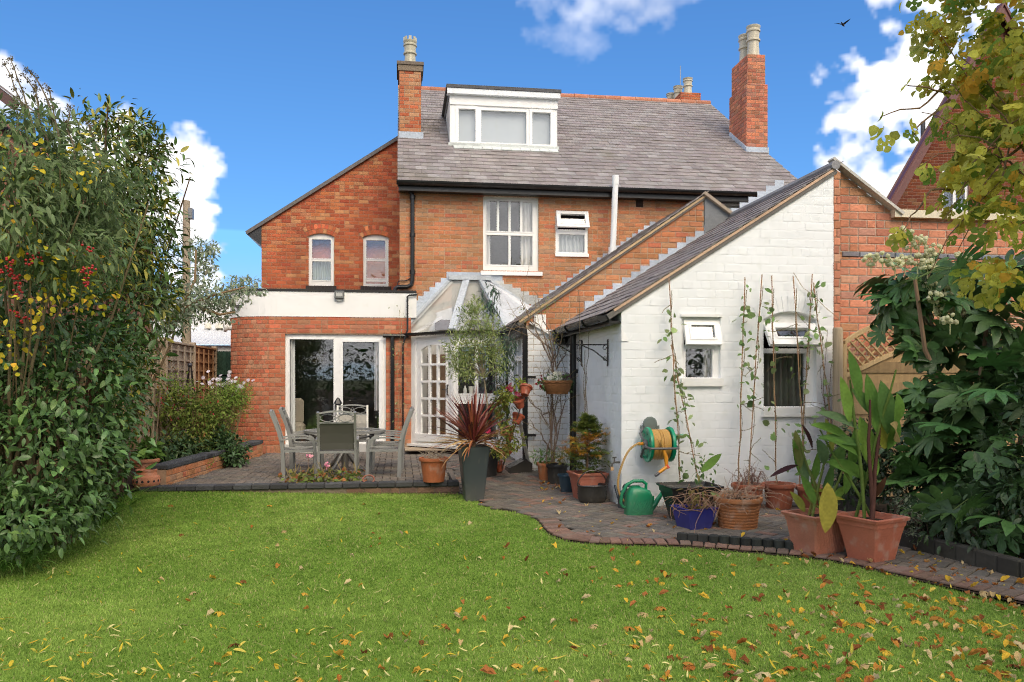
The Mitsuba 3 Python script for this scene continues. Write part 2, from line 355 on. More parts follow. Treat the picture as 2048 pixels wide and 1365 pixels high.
def slates(parent, poly, P0, S, R, palette, rng, w=.235, g=.21, th=.019, limit=300):
    S, R = np.asarray(S, float), np.asarray(R, float); R = R / np.linalg.norm(R); n = np.cross(S, R)
    base = M4(np.stack([S, -n, R], 1), P0); a, b, c, d = poly.bounds; out = []; pp = prep(poly)
    rows = int((d - b) / g)
    for r in range(rows + 1):
        z = b + r * g; s = a - (w / 2 if r % 2 else 0)
        while s < c - .01:
            q = sbox(s + .002, z, s + w - .002, min(z + g, d)); s += w
            if not pp.intersects(q): continue
            if not pp.contains(q):
                q = q.intersection(poly)
                if q.area < .004: continue
                q = max(getattr(q, 'geoms', [q]), key=lambda t: t.area)
            x0, z0, x1, z1 = q.bounds
            t = th * (1 + .25 * abs(rng.normal())); drop = rng.normal() * .004
            out.append(base @ M4(roty(rng.normal() * .006) @ np.diag([x1 - x0, t, g]), (x0, -.004, z0 + drop)))
    laid(parent, out, palette, 'm_slate', rng, name='slate', rest='slating', limit=limit, unit=slate_unit())
def beam(mb, p, q, w, h, up=(0, 0, 1)):
    p, q = np.asarray(p, float), np.asarray(q, float); F = frame(q - p, up); L = np.linalg.norm(q - p)
    mb.box(-w / 2, w / 2, 0, L, -h / 2, h / 2, M4(F, p))
def steps(parent, X0, z0, m, dz, n, Y, rng, ov=.05, flip=1):
    """Stepped lead flashing up a wall over a roof that rises by m per metre."""
    k = part(parent, 'lead_flashing', MB().box(min(X0, X0 + flip * n * dz / m), max(X0, X0 + flip * n * dz / m), Y - .016, Y - .013, z0 - .05, z0 - .045), 'm_masonry', LEAD)
    dx = dz / m
    for i in range(n):
        x = X0 + flip * i * dx; a, b = sorted((x, x + flip * dx * 1.03)); zb = z0 + i * dz - .12; zt = z0 + (i + 1) * dz + ov
        w = b - a; mb = MB()
        mb.box(a, b, Y - .019, Y - .013, max(zb, z0 - .1), zt, M4(None, (0, 0, 0)))
        part(k, 'step', mb, 'm_masonry', np.array(LEAD) * (1 + .1 * rng.normal()))
def halfpipe(mb, p, q, r, n=9, tilt=0.):
    """A half-round gutter from p to q."""
    p, q = np.asarray(p, float), np.asarray(q, float); F = frame(q - p)
    th = np.linspace(math.pi, 2 * math.pi, n)
    o = np.stack([np.cos(th) * r, 0 * th, np.sin(th) * r], 1); i = o * .88
    prof = np.concatenate([o, i[::-1]])
    mb.loft([prof @ F.T + p, prof @ F.T + q], cap=(False, False))
    for e in (p, q):
        c = np.concatenate([[[0, 0, 0]], o]) @ F.T + e
        mb.add(c, [[0, j, j + 1] for j in range(1, n)])
def pot_profile(r0, r1, h, rim, t=.012): return [(0, 0), (r0, 0), (r0 + (r1 - r0) * (h - rim) / h, h - rim), (r1 + t, h - rim), (r1 + t * 1.4, h - rim * .5), (r1 + t, h), (r1 - t, h), (r1 - t * 1.5, h - rim), (r0 * .9, h * .8), (0, h * .8)]
def chimney_pot(parent, x, y, z, h, r, col, crown=False):
    p = [(0, 0), (r * 1.1, 0), (r * .98, h * .08), (r * .86, h * .45), (r * .88, h * .5), (r * 1.08, h * .52), (r * 1.08, h * .57), (r * .92, h * .6), (r * .95, h * .8), (r * 1.1, h * .82), (r * 1.1, h * .87), (r * .98, h * .9), (r * 1.12, h * .97), (r * 1.12, h), (r * .85, h), (r * .75, h * .5), (0, h * .5)]
    mb = MB().lathe(p, (x, y, z), 18)
    if crown:
        for k in range(8):
            a = k * math.pi / 4; mb.box(-.012, .012, -.03, .03, h * .98, h * 1.13, M4(rotz(a) , (x, y, z)) @ M4(None, (r * .98, 0, 0)))
    part(parent, 'chimney_pot', mb, 'm_paint', col, smooth=35)
def stack(house, x0, x1, y0, y1, zb, zt, palette, rng, label, bh=.075, bl=.22, caps=()):
    k = part(house, 'chimney', MB().box(x0, x1, y0, y1, zb, zt), 'm_masonry', (.36, .28, .20), label=label)
    for (P0, d, L) in (((x0, y0), (1, 0), x1 - x0), ((x0, y1), (0, -1), y1 - y0)):
        brickwork(k, sbox(0, zb, L, zt), straight(P0, d), palette, 'm_masonry', rng, bl=bl, bh=bh, proud=.008)
    for (e, za, zc, col) in caps:
        part(k, 'cap', MB().box(x0 - e, x1 + e, y0 - e, y1 + e, za, zc), 'm_masonry', col)
    return k
def prow(pts):
    return [np.array(p) for p in pts]
rng = np.random.default_rng(21)

# ================================================================== the main house
YM, YE, YG, YO, YH = 15.9, 15.65, 19.7, 9.45, 12.6
house = thing('brick_house', 'two storey orange brick house with a purple slate roof, dormer and tall chimneys', 'house')
EZ, RZ, EY, RY, HX = 5.23, 9.09, 15.58, 21.3, 8.55
sash = rpx(966, 392, 1077, 543, YM); small = rpx(1111, 421, 1176, 515, YM); far = rpx(1415, 402, 1492, 470, YM)
wall = sbox(0, -.2, HX - .15, EZ)
lant = rpx(962, 384, 1086, 393, YM)
k = part(house, 'rear_wall', slab(wall.difference(sash).difference(small).difference(far), .26, (0, YM), (1, 0)), 'm_masonry', MORTAR, label='orange brick rear wall')
brickwork(k, sbox(.0, 2.25, 7.6, 5.10).difference(sash).difference(small).difference(far).difference(lant).difference(rpx(1271, 400, 1287, 416, YM)), straight((0, YM), (1, 0)), P_MAIN, 'm_masonry', rng, bl=.222, bh=.0845, proud=.007, joint=.010)
part(house, 'lintel', slab(lant, .05, (0, YM), (1, 0), y=-.02), 'm_paint', (.05, .05, .055))
part(house, 'air_brick', slab(rpx(1272, 401, 1286, 415, YM), .03, (0, YM), (1, 0), y=-.005), 'm_masonry', (.05, .03, .025))
for X in (0, HX - .35): part(house, 'side_wall', MB().box(X, X + .25, YM + .262, RY + 5.4, -.2, EZ), 'm_masonry', (.46, .19, .09))
part(house, 'side_wall', MB().prism(Polygon([(EY + .35, EZ), (RY, RZ - .08), (RY + 5.6, EZ)]), .2, M4(np.array([[0, 1, 0], [1, 0, 0], [0, 0, 1.]]), (HX - .3, 0, 0))), 'm_masonry', (.42, .16, .08))
part(house, 'side_wall', MB().prism(Polygon([(EY + .35, EZ), (RY, RZ - .08), (RY + 5.6, EZ)]), .2, M4(np.array([[0, 1, 0], [1, 0, 0], [0, 0, 1.]]), (.012, 0, 0))), 'm_masonry', (.42, .16, .08))
# windows of the rear wall
def grid(r, xs, zs, g):
    """Panes of a rectangle cut at the fractions xs, zs with bars g wide."""
    a, b, c, d = r; X = [0, *xs, 1]; Z = [0, *zs, 1]; o = []
    for i in range(len(X) - 1):
        for j in range(len(Z) - 1):
            o.append(sbox(a + (c - a) * X[i] + (g / 2 if i else 0), b + (d - b) * Z[j] + (g / 2 if j else 0), a + (c - a) * X[i + 1] - (g / 2 if i < len(X) - 2 else 0), b + (d - b) * Z[j + 1] - (g / 2 if j < len(Z) - 2 else 0)))
    return o
up = rpx(973, 400, 1066, 464, YM); lo = rpx(973, 469, 1066, 531, YM)
x0, z0, x1, z1 = sash.bounds
CURT = (.62, .62, .60)
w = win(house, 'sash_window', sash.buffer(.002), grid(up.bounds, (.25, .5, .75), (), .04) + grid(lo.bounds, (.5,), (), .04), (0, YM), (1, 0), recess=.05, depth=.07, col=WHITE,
    label='tall white sash window with four upper panes', curtains=[(x0 + .02, x0 + .17, z0, z1, CURT), (x1 - .34, x1 - .02, z0, z1, CURT)])
part(house, 'window_sill', slab(rpx(961, 543, 1084, 553, YM), .2, (0, YM), (1, 0), y=-.07), 'm_paint', UPVC)
b = rpx(1112, 422, 1176, 461, YM); c = rpx(1112, 461, 1176, 514, YM)
w = win(house, 'bathroom_window', rpx(1111, 421, 1176, 515, YM).difference(rpx(1116, 427, 1172, 460, YM)), [rpx(1117, 468, 1170, 506, YM)], (0, YM), (1, 0), recess=.02, label='small white window with its top light open', curtains=[(PY(1113, 0, YM)[0], PY(1174, 0, YM)[0], b.bounds[1] - .5, b.bounds[1] - .02, (.50, .54, .55))])
bx = b.bounds
win(house, 'bathroom_window', sbox(bx[0], bx[1] + .01, bx[2], bx[3]), [sbox(bx[0] + .075, bx[1] + .085, bx[2] - .075, bx[3] - .07)], (0, YM), (1, 0), recess=-.02, depth=.05, room=0, tilt=(0, bx[3], -.38), label='open top-hung light of the small window')
part(house, 'window_sill', slab(rpx(1110, 507, 1177, 515, YM), .09, (0, YM), (1, 0), y=-.04), 'm_paint', UPVC)
win(house, 'rear_window', far, [rpx(1428, 409, 1482, 462, YM)], (0, YM), (1, 0), recess=.0, label='window half hidden behind the outhouse gables', curtains=[(PY(1420, 0, YM)[0], PY(1490, 0, YM)[0], far.bounds[1], far.bounds[3], (.6, .62, .62))])
# roof
sl = math.hypot(RY - EY, RZ - EZ); Rv = np.array([0, RY - EY, RZ - EZ]) / sl
def roofz(Y): return EZ + (Y - EY) * (RZ - EZ) / (RY - EY)
dX0, dX1, dY = 1.10, 3.45, 17.45
cl = (0.0, .47, 17.8, 18.65); cr = (8.115, 8.545, 17.87, 18.78)
rp = sbox(-.04, 0, HX, sl)
k = part(house, 'roof', MB().prism(rp, .10, M4(np.stack([[1, 0, 0], -np.cross([1, 0, 0], Rv), Rv], 1), (0, EY, EZ)) @ M4(None, (0, .012, 0))), 'm_slate', (.11, .10, .10), label='purple grey slate roof')
def toR(Y): return (Y - EY) / Rv[1]
slp = rp
for (a, b_, c_, d_) in ((dX0 - .02, dX1 + .02, dY - .03, 19.4), cl, cr): slp = slp.difference(sbox(a, toR(c_), b_ + .001, toR(d_)))
slates(k, slp, (0, EY, EZ), (1, 0, 0), Rv, P_SLATE, rng, w=.235, g=.215)
part(house, 'back_roof', MB().box(-.04, HX, 0, 7.2, -.1, 0, M4(rotx(-math.atan2(RZ - EZ, RY - EY)), (0, RY, RZ))), 'm_slate', (.2, .18, .18))
n = 20
for i in range(n):
    xa, xb = -.04 + (HX + .04) * i / n, -.04 + (HX + .04) * (i + 1) / n - .008
    th = np.linspace(-.35, math.pi + .35, 9); o = np.stack([0 * th, np.cos(th) * .125, np.sin(th) * .11 - .035], 1)
    mb = MB().loft([o + [xa, RY, RZ + rng.normal() * .004], o + [xb, RY, RZ + rng.normal() * .004]])
    part(house, 'ridge_tile', mb, 'm_terra', np.array((.42, .17, .10)) * (1 + .12 * rng.normal()))
# gutter, fascia, downpipe
mb = MB(); halfpipe(mb, (-.06, EY - .05, EZ + .0), (HX, EY - .05, EZ + .0), .075)
g = part(house, 'gutter', mb, 'm_paint', BLACK)
part(g, 'fascia', MB().box(-.02, HX - .1, EY + .04, EY + .075, EZ - .165, EZ + .01).box(-.02, HX - .1, EY + .075, YM + .01, EZ - .15, EZ - .12), 'm_paint', BLACK)
def pipe_px(pts, Y, r): return [np.array([*(lambda q: (q[0], Y, q[1]))(PY(a, b_, Y))]) for a, b_ in pts]
mb = MB().tube(pipe_px([(806, 368), (808, 374), (818, 382), (824, 389), (825, 400), (825, 560), (823, 570), (815, 574), (795, 575), (791, 578), (790, 585)], YM - .07, 0), .042, 9)
for yy in (395, 470, 545): mb.tube([np.array([PY(825, yy, YM - .07)[0], YM - .07, PY(825, yy, YM - .07)[1] + dz]) for dz in (-.04, .04)], .056, 9)
part(house, 'downpipe', mb, 'm_paint', BLACK, smooth=40, label='black cast downpipe with a bend at its foot')
part(house, 'waste_pipe', MB().tube(pipe_px([(794, 572), (797, 563), (812, 562), (826, 554)], YM - .05, 0), .012, 6), 'm_paint', BLACK)
# left chimney with its crown pot
zt = 8.24
k = stack(house, *cl, roofz(17.7) - .3, zt, P_MAIN[:6] + P_GABLE[:8], rng, 'square brick chimney over the left edge of the roof', bh=.085, bl=.21, caps=[(.035, zt - .03, zt + .10, (.20, .16, .12)), (.06, zt + .10, zt + .17, (.17, .14, .11))])
chimney_pot(k, .235, 18.2, zt + .17, .62, .14, (.42, .40, .30), crown=True)
part(k, 'lead_apron', MB().box(-.02, .52, 17.74, 17.79, roofz(17.8) - .03, roofz(17.8) + .13), 'm_masonry', LEAD)
# right chimney
zt = 9.07
k = stack(house, *cr, roofz(17.8) - .3, zt, P_STACK, rng, 'tall narrow brick chimney with two pots at the right of the roof', bh=.085, bl=.21)
zs = 8.35
for (P0, d, L) in (((cr[0], cr[2]), (1, 0), .43), ((cr[0], cr[3]), (0, -1), .91)):
    pass
part(k, 'lower_stack', MB().box(cr[0] - .045, cr[1] + .04, cr[2] - .045, cr[3] + .04, roofz(17.8) - .4, zs), 'm_masonry', (.36, .27, .2))
for (P0, d, L) in (((cr[0] - .045, cr[2] - .045), (1, 0), .515), ((cr[0] - .045, cr[3] + .04), (0, -1), .995)):
    brickwork(k, sbox(0, roofz(17.8) - .2 if L < .6 else roofz(17.8), L, zs), straight(P0, d), P_STACK, 'm_masonry', rng, bl=.21, bh=.085, proud=.008, rest='lower_brickwork')
for (x, y, h) in ((cr[0] + .24, 18.1, .75), (cr[0] + .22, 18.5, .70)): chimney_pot(k, x, y, zt, h, .15, (.47, .43, .33))
mb = MB(); beam(mb, (cr[0] - .06, cr[2] - .06, roofz(cr[2] - .06) + .05), (cr[0] - .06, cr[3], roofz(cr[3]) + .05), .03, .13); mb.box(cr[0] - .08, cr[1] + .05, cr[2] - .1, cr[2] - .05, roofz(cr[2]) - .1, roofz(cr[2]) + .08)
part(k, 'lead_apron', mb, 'm_masonry', LEAD)
# chimney behind the ridge
k = stack(house, 8.12, 8.72, 22.4, 23.6, 8.0, 9.78, P_GABLE, rng, 'low brick chimney with three pots behind the ridge')
for (x, y, h) in ((8.42, 22.65, .50), (8.28, 23.1, .42), (8.2, 23.5, .34)): chimney_pot(k, x, y, 9.78, h, .13, (.47, .43, .33))
part(house, 'aerial', MB().tube([(8.68, 24.0, 9), (8.68, 24.0, 11.2)], .012, 5), 'm_paint', (.3, .3, .3))
# dormer
dz0, dzt = roofz(dY) + .02, 7.72
F0, F1 = (dX0, dY), (1, 0)
d = part(house, 'dormer', MB().box(dX0 + .02, dX1 - .02, dY + 1.2, 19.2, dz0 - .2, dzt - .02), 'm_dark', None, label='white flat-roofed dormer with a wide three part window')
def dp(a, b_): return PY(a, b_, dY)
front = sbox(dX0, dz0 - .04, dX1, dp(1000, 214)[1])
zA, zB = dp(905, 214)[1], dp(905, 292)[1]
xs = [PY(a, 0, dY)[0] for a in (917, 951, 962, 1053, 1064, 1101)]
zt_, zb_ = [(PY(935, y, dY)[1]) for y in (219, 284)]
panes = [sbox(xs[0], zb_, xs[1], zt_), sbox(xs[2], zb_, xs[3], zt_), sbox(xs[4], zb_, xs[5], zt_)]
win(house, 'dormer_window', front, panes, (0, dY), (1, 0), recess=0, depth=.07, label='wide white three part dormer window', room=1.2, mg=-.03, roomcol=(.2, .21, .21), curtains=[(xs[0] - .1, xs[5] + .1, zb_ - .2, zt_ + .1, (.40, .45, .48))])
mb = MB()
for (a, b_) in ((xs[0], xs[1]), (xs[4], xs[5])): mb.prism(sbox(a - .06, zb_ - .06, b_ + .06, zt_ + .06).difference(sbox(a, zb_, b_, zt_)), .03, wallm((0, dY), (1, 0), y=-.03))
part(d, 'casement', mb, 'm_paint', UPVC)
part(d, 'front_panel', MB().box(dX0 - .02, dX1 + .02, dY - .035, dY + .05, front.bounds[3], dzt - .12), 'm_paint', UPVC)
part(d, 'fascia', MB().box(dX0 - .08, dX1 + .06, dY - .14, dY - .115, dzt - .12, dzt - .005).box(dX0 - .08, dX1 + .06, dY - .115, dY + .04, dzt - .12, dzt - .1), 'm_paint', (.70, .74, .78))
part(d, 'flat_roof', MB().box(dX0 - .10, dX1 + .08, dY - .16, 19.45, dzt, dzt + .07), 'm_masonry', (.10, .10, .105))
for X, e in ((dX0, -1), (dX1, 1)):
    ck = Polygon([(dY, dz0 - .05), (dY, dzt), (19.4, dzt), (19.4, dzt - .05)])
    part(d, 'cheek', MB().prism(ck, .03, M4(np.array([[0, 1, 0], [1, 0, 0], [0, 0, 1.]]), (X - .015, 0, 0))), 'm_paint', (.66, .68, .68))
    mb = MB(); beam(mb, (X + e * .03, dY - .1, dzt - .06), (X + e * .03, 19.3, dzt - .06), .025, .11); part(d, 'side_fascia', mb, 'm_paint', (.16, .17, .18))
mb = MB().box(dX0 - .05, dX1 + .05, dY - .05, dY - .02, dz0 - .02, dz0 + .05)
for i in range(11):
    xa = dX0 + .06 + i * .21; mb.box(xa, xa + .2, -.02, 0, -.17, .02, M4(rotx(math.atan2(RZ - EZ, RY - EY) - math.pi / 2), (0, dY - .06, roofz(dY - .06) + .025 + .004 * (i % 2))))
part(d, 'lead_apron', mb, 'm_masonry', (.52, .55, .53))

# ---------------- gabled wing set back on the left
wing = part(house, 'wing_wall', MB().box(-3.0, -.05, YG + .3, YG + 3, 2.5, 4.9), 'm_masonry', (.42, .13, .06), label='deep red brick wing with a single pitch roofline')
gl, gr = PY(523, 450, YG), PY(799, 277, YG)
gw = Polygon([(gl[0], 1.5), (0.0, 1.5), (0.0, gr[1]), (gl[0], gl[1])])
holes, rings = [], []
for (a, b_, y0, ys, yt) in ((617, 668, 572, 474, 470), (726, 777, 573, 476, 472)):
    A, B = PY(a, y0, YG), PY(b_, ys, YG); ap, info = arch(A[0], B[0], A[1], B[1], .07); holes.append(ap); rings.append(info)
    sill = sbox(A[0] - .06, PY(a, y0 + 10, YG)[1], B[0] + .06, A[1])
    gs = part(house, 'window_sill', slab(sill, .16, (0, YG), (1, 0), y=-.03), 'm_masonry', (.10, .09, .09))
    for i in range(8):
        q = (sill.bounds[2] - sill.bounds[0]) / 8; part(gs, 'brick', MB().box(sill.bounds[0] + i * q + .006, sill.bounds[0] + (i + 1) * q - .006, YG - .045, YG - .029, sill.bounds[1], sill.bounds[3]), 'm_masonry', (.045, .04, .042))
    gw = gw.difference(sill)
    z0, z1 = A[1], B[1] + .07; zm = PY(a, 520, YG)[1]
    pn = [sbox(A[0] + .075, zm + .04, B[0] - .075, z1 - .13), sbox(A[0] + .075, z0 + (.14 if a < 700 else .20), B[0] - .075, zm - .02)]
    if a > 700: pn.append(sbox(A[0] + .06, z0 + .065, B[0] - .06, z0 + .125))
    win(house, 'sash_window', ap, pn, (0, YG), (1, 0), recess=.06, col=WHITE, label='arched white sash window ' + ('near the outer corner of the wing' if a < 700 else 'beside the main house, its lower sash ajar'), curtains=[(A[0], B[0], z0 + .1, zm, (.33, .38, .33))] if a < 700 else None)
wallg = gw
for h in holes: wallg = wallg.difference(h)
part(house, 'wing_front', slab(wallg, .25, (0, YG), (1, 0)), 'm_masonry', (.36, .21, .13))
bk = wallg; kk = list(scene)[-1]
for h, (cx, zc, Rr, al) in zip(holes, rings):
    for r in range(2):
        n = 9 + r; ra, rb = Rr + r * .115 + .006, Rr + (r + 1) * .115 - .006
        for i in range(n):
            t0, t1 = -al * 1.12 + 2.24 * al * i / n + .006 , -al * 1.12 + 2.24 * al * (i + 1) / n - .006
            q = Polygon([(cx + ra * math.sin(t0), zc + ra * math.cos(t0)), (cx + ra * math.sin(t1), zc + ra * math.cos(t1)), (cx + rb * math.sin(t1), zc + rb * math.cos(t1)), (cx + rb * math.sin(t0), zc + rb * math.cos(t0))])
            part(wing, 'arch_brick', slab(q, .02, (0, YG), (1, 0), y=-.011), 'm_masonry', P_GABLE[rng.integers(16)] * (1.05 + .5 * (rng.random() < .3)))
    bk = bk.difference(Polygon([(cx, zc)] + [(cx + (Rr + .232) * math.sin(t), zc + (Rr + .232) * math.cos(t)) for t in np.linspace(-al * 1.13, al * 1.13, 12)]))
brickwork(kk, bk.intersection(sbox(-5, 2.9, 0, 9)), straight((0, YG), (1, 0)), P_GABLE, 'm_masonry', rng, bl=.228, bh=.0865, proud=.007)
ang = math.atan2(gr[1] - gl[1], gr[0] - gl[0]); Lr = math.hypot(gr[0] - gl[0] + .36, gr[1] - gl[1] + .36 * math.tan(ang))
mr = M4(roty(-ang), (gl[0] - .34, YG - .06, gl[1] - .34 * math.tan(ang) + .01))
part(house, 'wing_roof', MB().box(0, Lr, 0, 6.5, 0, .05, mr).box(0, Lr, -.02, .4, -.035, 0, mr), 'm_slate', (.13, .12, .115))
part(house, 'eaves_box', MB().prism(Polygon([(gl[0] - .36, gl[1] - .22), (gl[0], gl[1] + .0), (gl[0], gl[1] - .5)]), 5, M4(None, (0, YG - .03, 0))), 'm_paint', (.02, .02, .021))

# ================================================================== flat-roofed extension with the patio doors
ext = thing('brick_extension', 'single storey red brick extension with rounded corner, white parapet and patio doors', 'extension')
EX0, ER, EX1 = -2.4, .9, PY(833, 600, YE)[0]
arcL = ER * math.pi / 2
def ext_at(s):
    """Frame of the outer face at length s (s = X on the flat front)."""
    if s >= EX0: return wallm((s, YE), (1, 0))
    t = EX0 - s
    if t <= arcL:
        a = t / ER; return wallm((EX0 - ER * math.sin(a), YE + ER - ER * math.cos(a)), (math.cos(a), -math.sin(a)))
    return wallm((EX0 - ER, YE + ER + (t - arcL)), (0, -1))
def ext_band(ss, y0, y1, z0, z1):
    """A strip of wall along the outer face from local depth y0 (outside) to y1."""
    rings = []
    for s in ss:
        m = ext_at(s); rings.append([(m @ np.array([0, y, z, 1]))[:3] for y, z in ((y0, z0), (y1, z0), (y1, z1), (y0, z1))])
    return MB().loft(rings, cap=(True, True))
SS = np.concatenate([[EX0 - arcL - 3.1], np.linspace(EX0 - arcL, EX0, 13)])
pd0, pd1 = PY(570, 668, YE), PY(772, 889, YE)
zpar, ztop = PY(620, 634, YE)[1], PY(620, 584, YE)[1]
k = part(ext, 'wall', ext_band(np.append(SS, pd0[0]), 0, .25, -.1, zpar), 'm_masonry', (.36, .24, .16))
part(ext, 'wall', MB().box(pd0[0], pd1[0], YE, YE + .25, pd0[1], zpar).box(pd1[0], .22, YE, YE + .25, -.1, zpar), 'm_masonry', (.36, .24, .16))
pl = sbox(EX0 - arcL - .6, .16, pd0[0], zpar).union(sbox(pd0[0] - .01, pd0[1], pd1[0] + .01, zpar)).union(sbox(pd1[0], .16, .22, zpar))
brickwork(k, pl.intersection(sbox(EX0 - arcL - .6, .16, EX0 - .05, 4)), ext_at, P_EXT, 'm_masonry', rng, bl=.222, bh=.085, bond='header', proud=.008, limit=120, rest='corner_brickwork')
brickwork(k, pl.intersection(sbox(EX0 - .05, .16, 9, 4)), ext_at, P_EXT, 'm_masonry', rng, bl=.216, bh=.085, proud=.008, limit=180)
o = []
for i in range(36):
    s = EX0 - arcL - .4 + i * .075 + 0
    if s > pd0[0] - .07: break
    o.append(ext_at(s) @ M4(np.diag([.066, .012, .15]), (0, 0, 0.0)))
laid(k, o, P_EXT[:6], 'm_masonry', rng, name='plinth_brick', rest='plinth')
parap = part(ext, 'parapet', ext_band(np.append(SS, EX1), -.02, .2, zpar, ztop), 'm_white', (.77, .77, .75), label='white rendered parapet')
part(ext, 'coping', ext_band(np.append(SS, EX1), -.04, .22, ztop + .002, ztop + .05), 'm_masonry', (.035, .034, .036))
part(ext, 'flat_roof', MB().box(EX0 - ER + .2, EX1 - .1, YE + .2, YG - .02, ztop - .3, ztop - .25), 'm_masonry', (.06, .06, .062))
# patio doors
po = rect(pd0, pd1); fr = lambda a, b_, c_, d_: rpx(a, b_, c_, d_, YE)
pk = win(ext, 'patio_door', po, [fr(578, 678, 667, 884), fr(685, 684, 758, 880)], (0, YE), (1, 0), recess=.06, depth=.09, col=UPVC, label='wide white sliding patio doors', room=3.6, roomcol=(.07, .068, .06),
    curtains=[(PY(575, 0, YE)[0], PY(588, 0, YE)[0], .1, 2.3, (.72, .74, .74)), (PY(748, 0, YE)[0], PY(760, 0, YE)[0], .8, 2.3, (.6, .6, .6))])
mb = MB().prism(fr(680, 679, 766, 888).difference(fr(685, 684, 758, 880)), .03, wallm((0, YE), (1, 0), y=.035)); part(pk, 'sliding_leaf', mb, 'm_paint', UPVC)
part(pk, 'threshold', MB().box(pd0[0] - .03, pd1[0] + .03, YE - .06, YE + .2, .0, PY(600, 889, YE)[1]), 'm_paint', (.5, .5, .49))
# downpipes to the right of the doors
for (pts, r) in (([(785, 672), (785, 900)], .04), ([(835, 590), (819, 591), (815, 593), (815, 640)], .018)):
    mb = MB().tube(pipe_px(pts, YE - .07, 0), r, 9); part(ext, 'downpipe', mb, 'm_paint', BLACK, smooth=40)
part(ext, 'downpipe', MB().tube(pipe_px([(815, 596), (815, 660), (806, 690), (806, 895)], YE - .1, 0), .017, 7), 'm_paint', BLACK, smooth=40)
part(ext, 'gutter', MB().tube(pipe_px([(766, 672), (817, 673)], YE - .07, 0), .04, 7), 'm_paint', BLACK)
# ================================================================== glazed lobby with a hipped glass roof
con = thing('glass_lobby', 'white timber lobby with a hipped glass roof, in the corner between extension and outhouse', 'conservatory')
E0, E1, E2 = np.array([.17, 15.73]), np.array([1.0, 14.93]), np.array([1.98, 14.93])
dA = (E1 - E0) / np.linalg.norm(E1 - E0); LA = np.linalg.norm(E1 - E0)
def pa(px, py): return PV(px, py, E0, dA)
def pb(px, py): return PY(px, py, E1[1])
CZ, CB = 2.26, .12
# door side
leaf = rect(pa(831, 676), pa(901, 887))
gx0, gx1 = pa(841, 0)[0], pa(891, 0)[0]; gz0, gz1 = pa(866, 870)[1], pa(866, 700)[1]
body = sbox(0, CB, LA, CZ).difference(leaf)
lobby_front = part(con, 'door_frame', slab(body, .09, E0, dA), 'm_paint', WHITE)
ap, inf = arch(gx0, gx1, gz0, gz1, .10)
cells = grid((gx0, gz0, gx1, gz1 + .1), (1 / 3, 2 / 3), (.21, .40, .59, .78), .035)
cells = [c_.intersection(ap) for c_ in cells]
dk = win(con, 'french_door', leaf.buffer(-.004), cells, E0, dA, recess=.02, depth=.045, col=WHITE, label='white glazed door with fifteen small panes and an arched head', room=0)
part(dk, 'handle', MB().tube([(wallm(E0, dA) @ np.array([pa(896, 780)[0], y, pa(896, 780)[1] + dz, 1]))[:3] for y, dz in ((.01, .09), (-.02, .09), (-.02, -.1), (.01, -.1))], .012, 6).tube([(wallm(E0, dA) @ np.array([pa(896, 780)[0] + dx, -.045, pa(896, 780)[1], 1]))[:3] for dx in (0, -.11)], .01, 6), 'm_paint', (.03, .028, .025))
part(dk, 'weather_board', slab(rect(pa(832, 867), pa(900, 886)), .05, E0, dA, y=-.035), 'm_paint', WHITE)
part(con, 'door_sill', slab(rect(pa(815, 887), pa(926, 898)).buffer(.004), .2, E0, dA, y=-.08), 'm_paint', WHITE)
part(con, 'plinth', MB().box(0, LA, .02, .2, -.2, CB - .01, wallm(E0, dA)).box(0, E2[0] - E1[0], .02, .2, -.2, CB, wallm(E1, (1, 0))), 'm_masonry', (.10, .05, .04))
# window side
wl = [rect(pb(916, 688), pb(950, 788)), rect(pb(956, 688), pb(992, 788)), rect(pb(916, 808), pb(950, 880)), rect(pb(956, 808), pb(992, 880))]
bodyb = sbox(E1[0], CB, E2[0], CZ)
win(con, 'lobby_window', bodyb, wl, (0, E1[1]), (1, 0), recess=0, depth=.09, col=WHITE, label='white lobby window with a deep middle rail', room=0)
part(con, 'window_ledge', MB().box(E1[0] + .05, E2[0] - .02, E1[1] + .1, E1[1] + .32, pb(930, 789)[1] - .03, pb(930, 789)[1]), 'm_paint', WHITE)
part(con, 'inner_wall', slab(Polygon([(.1, -.1), (2.2, -.1), (2.6, 2.3), (1.74, 3.36), (1.02, 3.36), (.1, 2.3)]), .028, (0, YM - .04), (1, 0)), 'm_paint', (.66, .66, .62))
part(con, 'inner_door', MB().box(.55, 1.0, YM - .07, YM - .042, .1, 1.9), 'm_paint', (.20, .12, .06)); part(con, 'inner_opening', MB().box(1.05, 2.15, YM - .07, YM - .042, .1, 2.05), 'm_dark')
mb = MB().prism(rpx(870, 640, 900, 661, 15.8).union(rpx(940, 640, 975, 661, 15.8)), .03, wallm((0, 15.8), (1, 0))); part(con, 'inner_window', mb, 'm_paint', (.10, .07, .05))
part(con, 'floor', MB().box(0.1, 2.4, 14.9, 15.85, .08, .1), 'm_masonry', (.28, .22, .16))
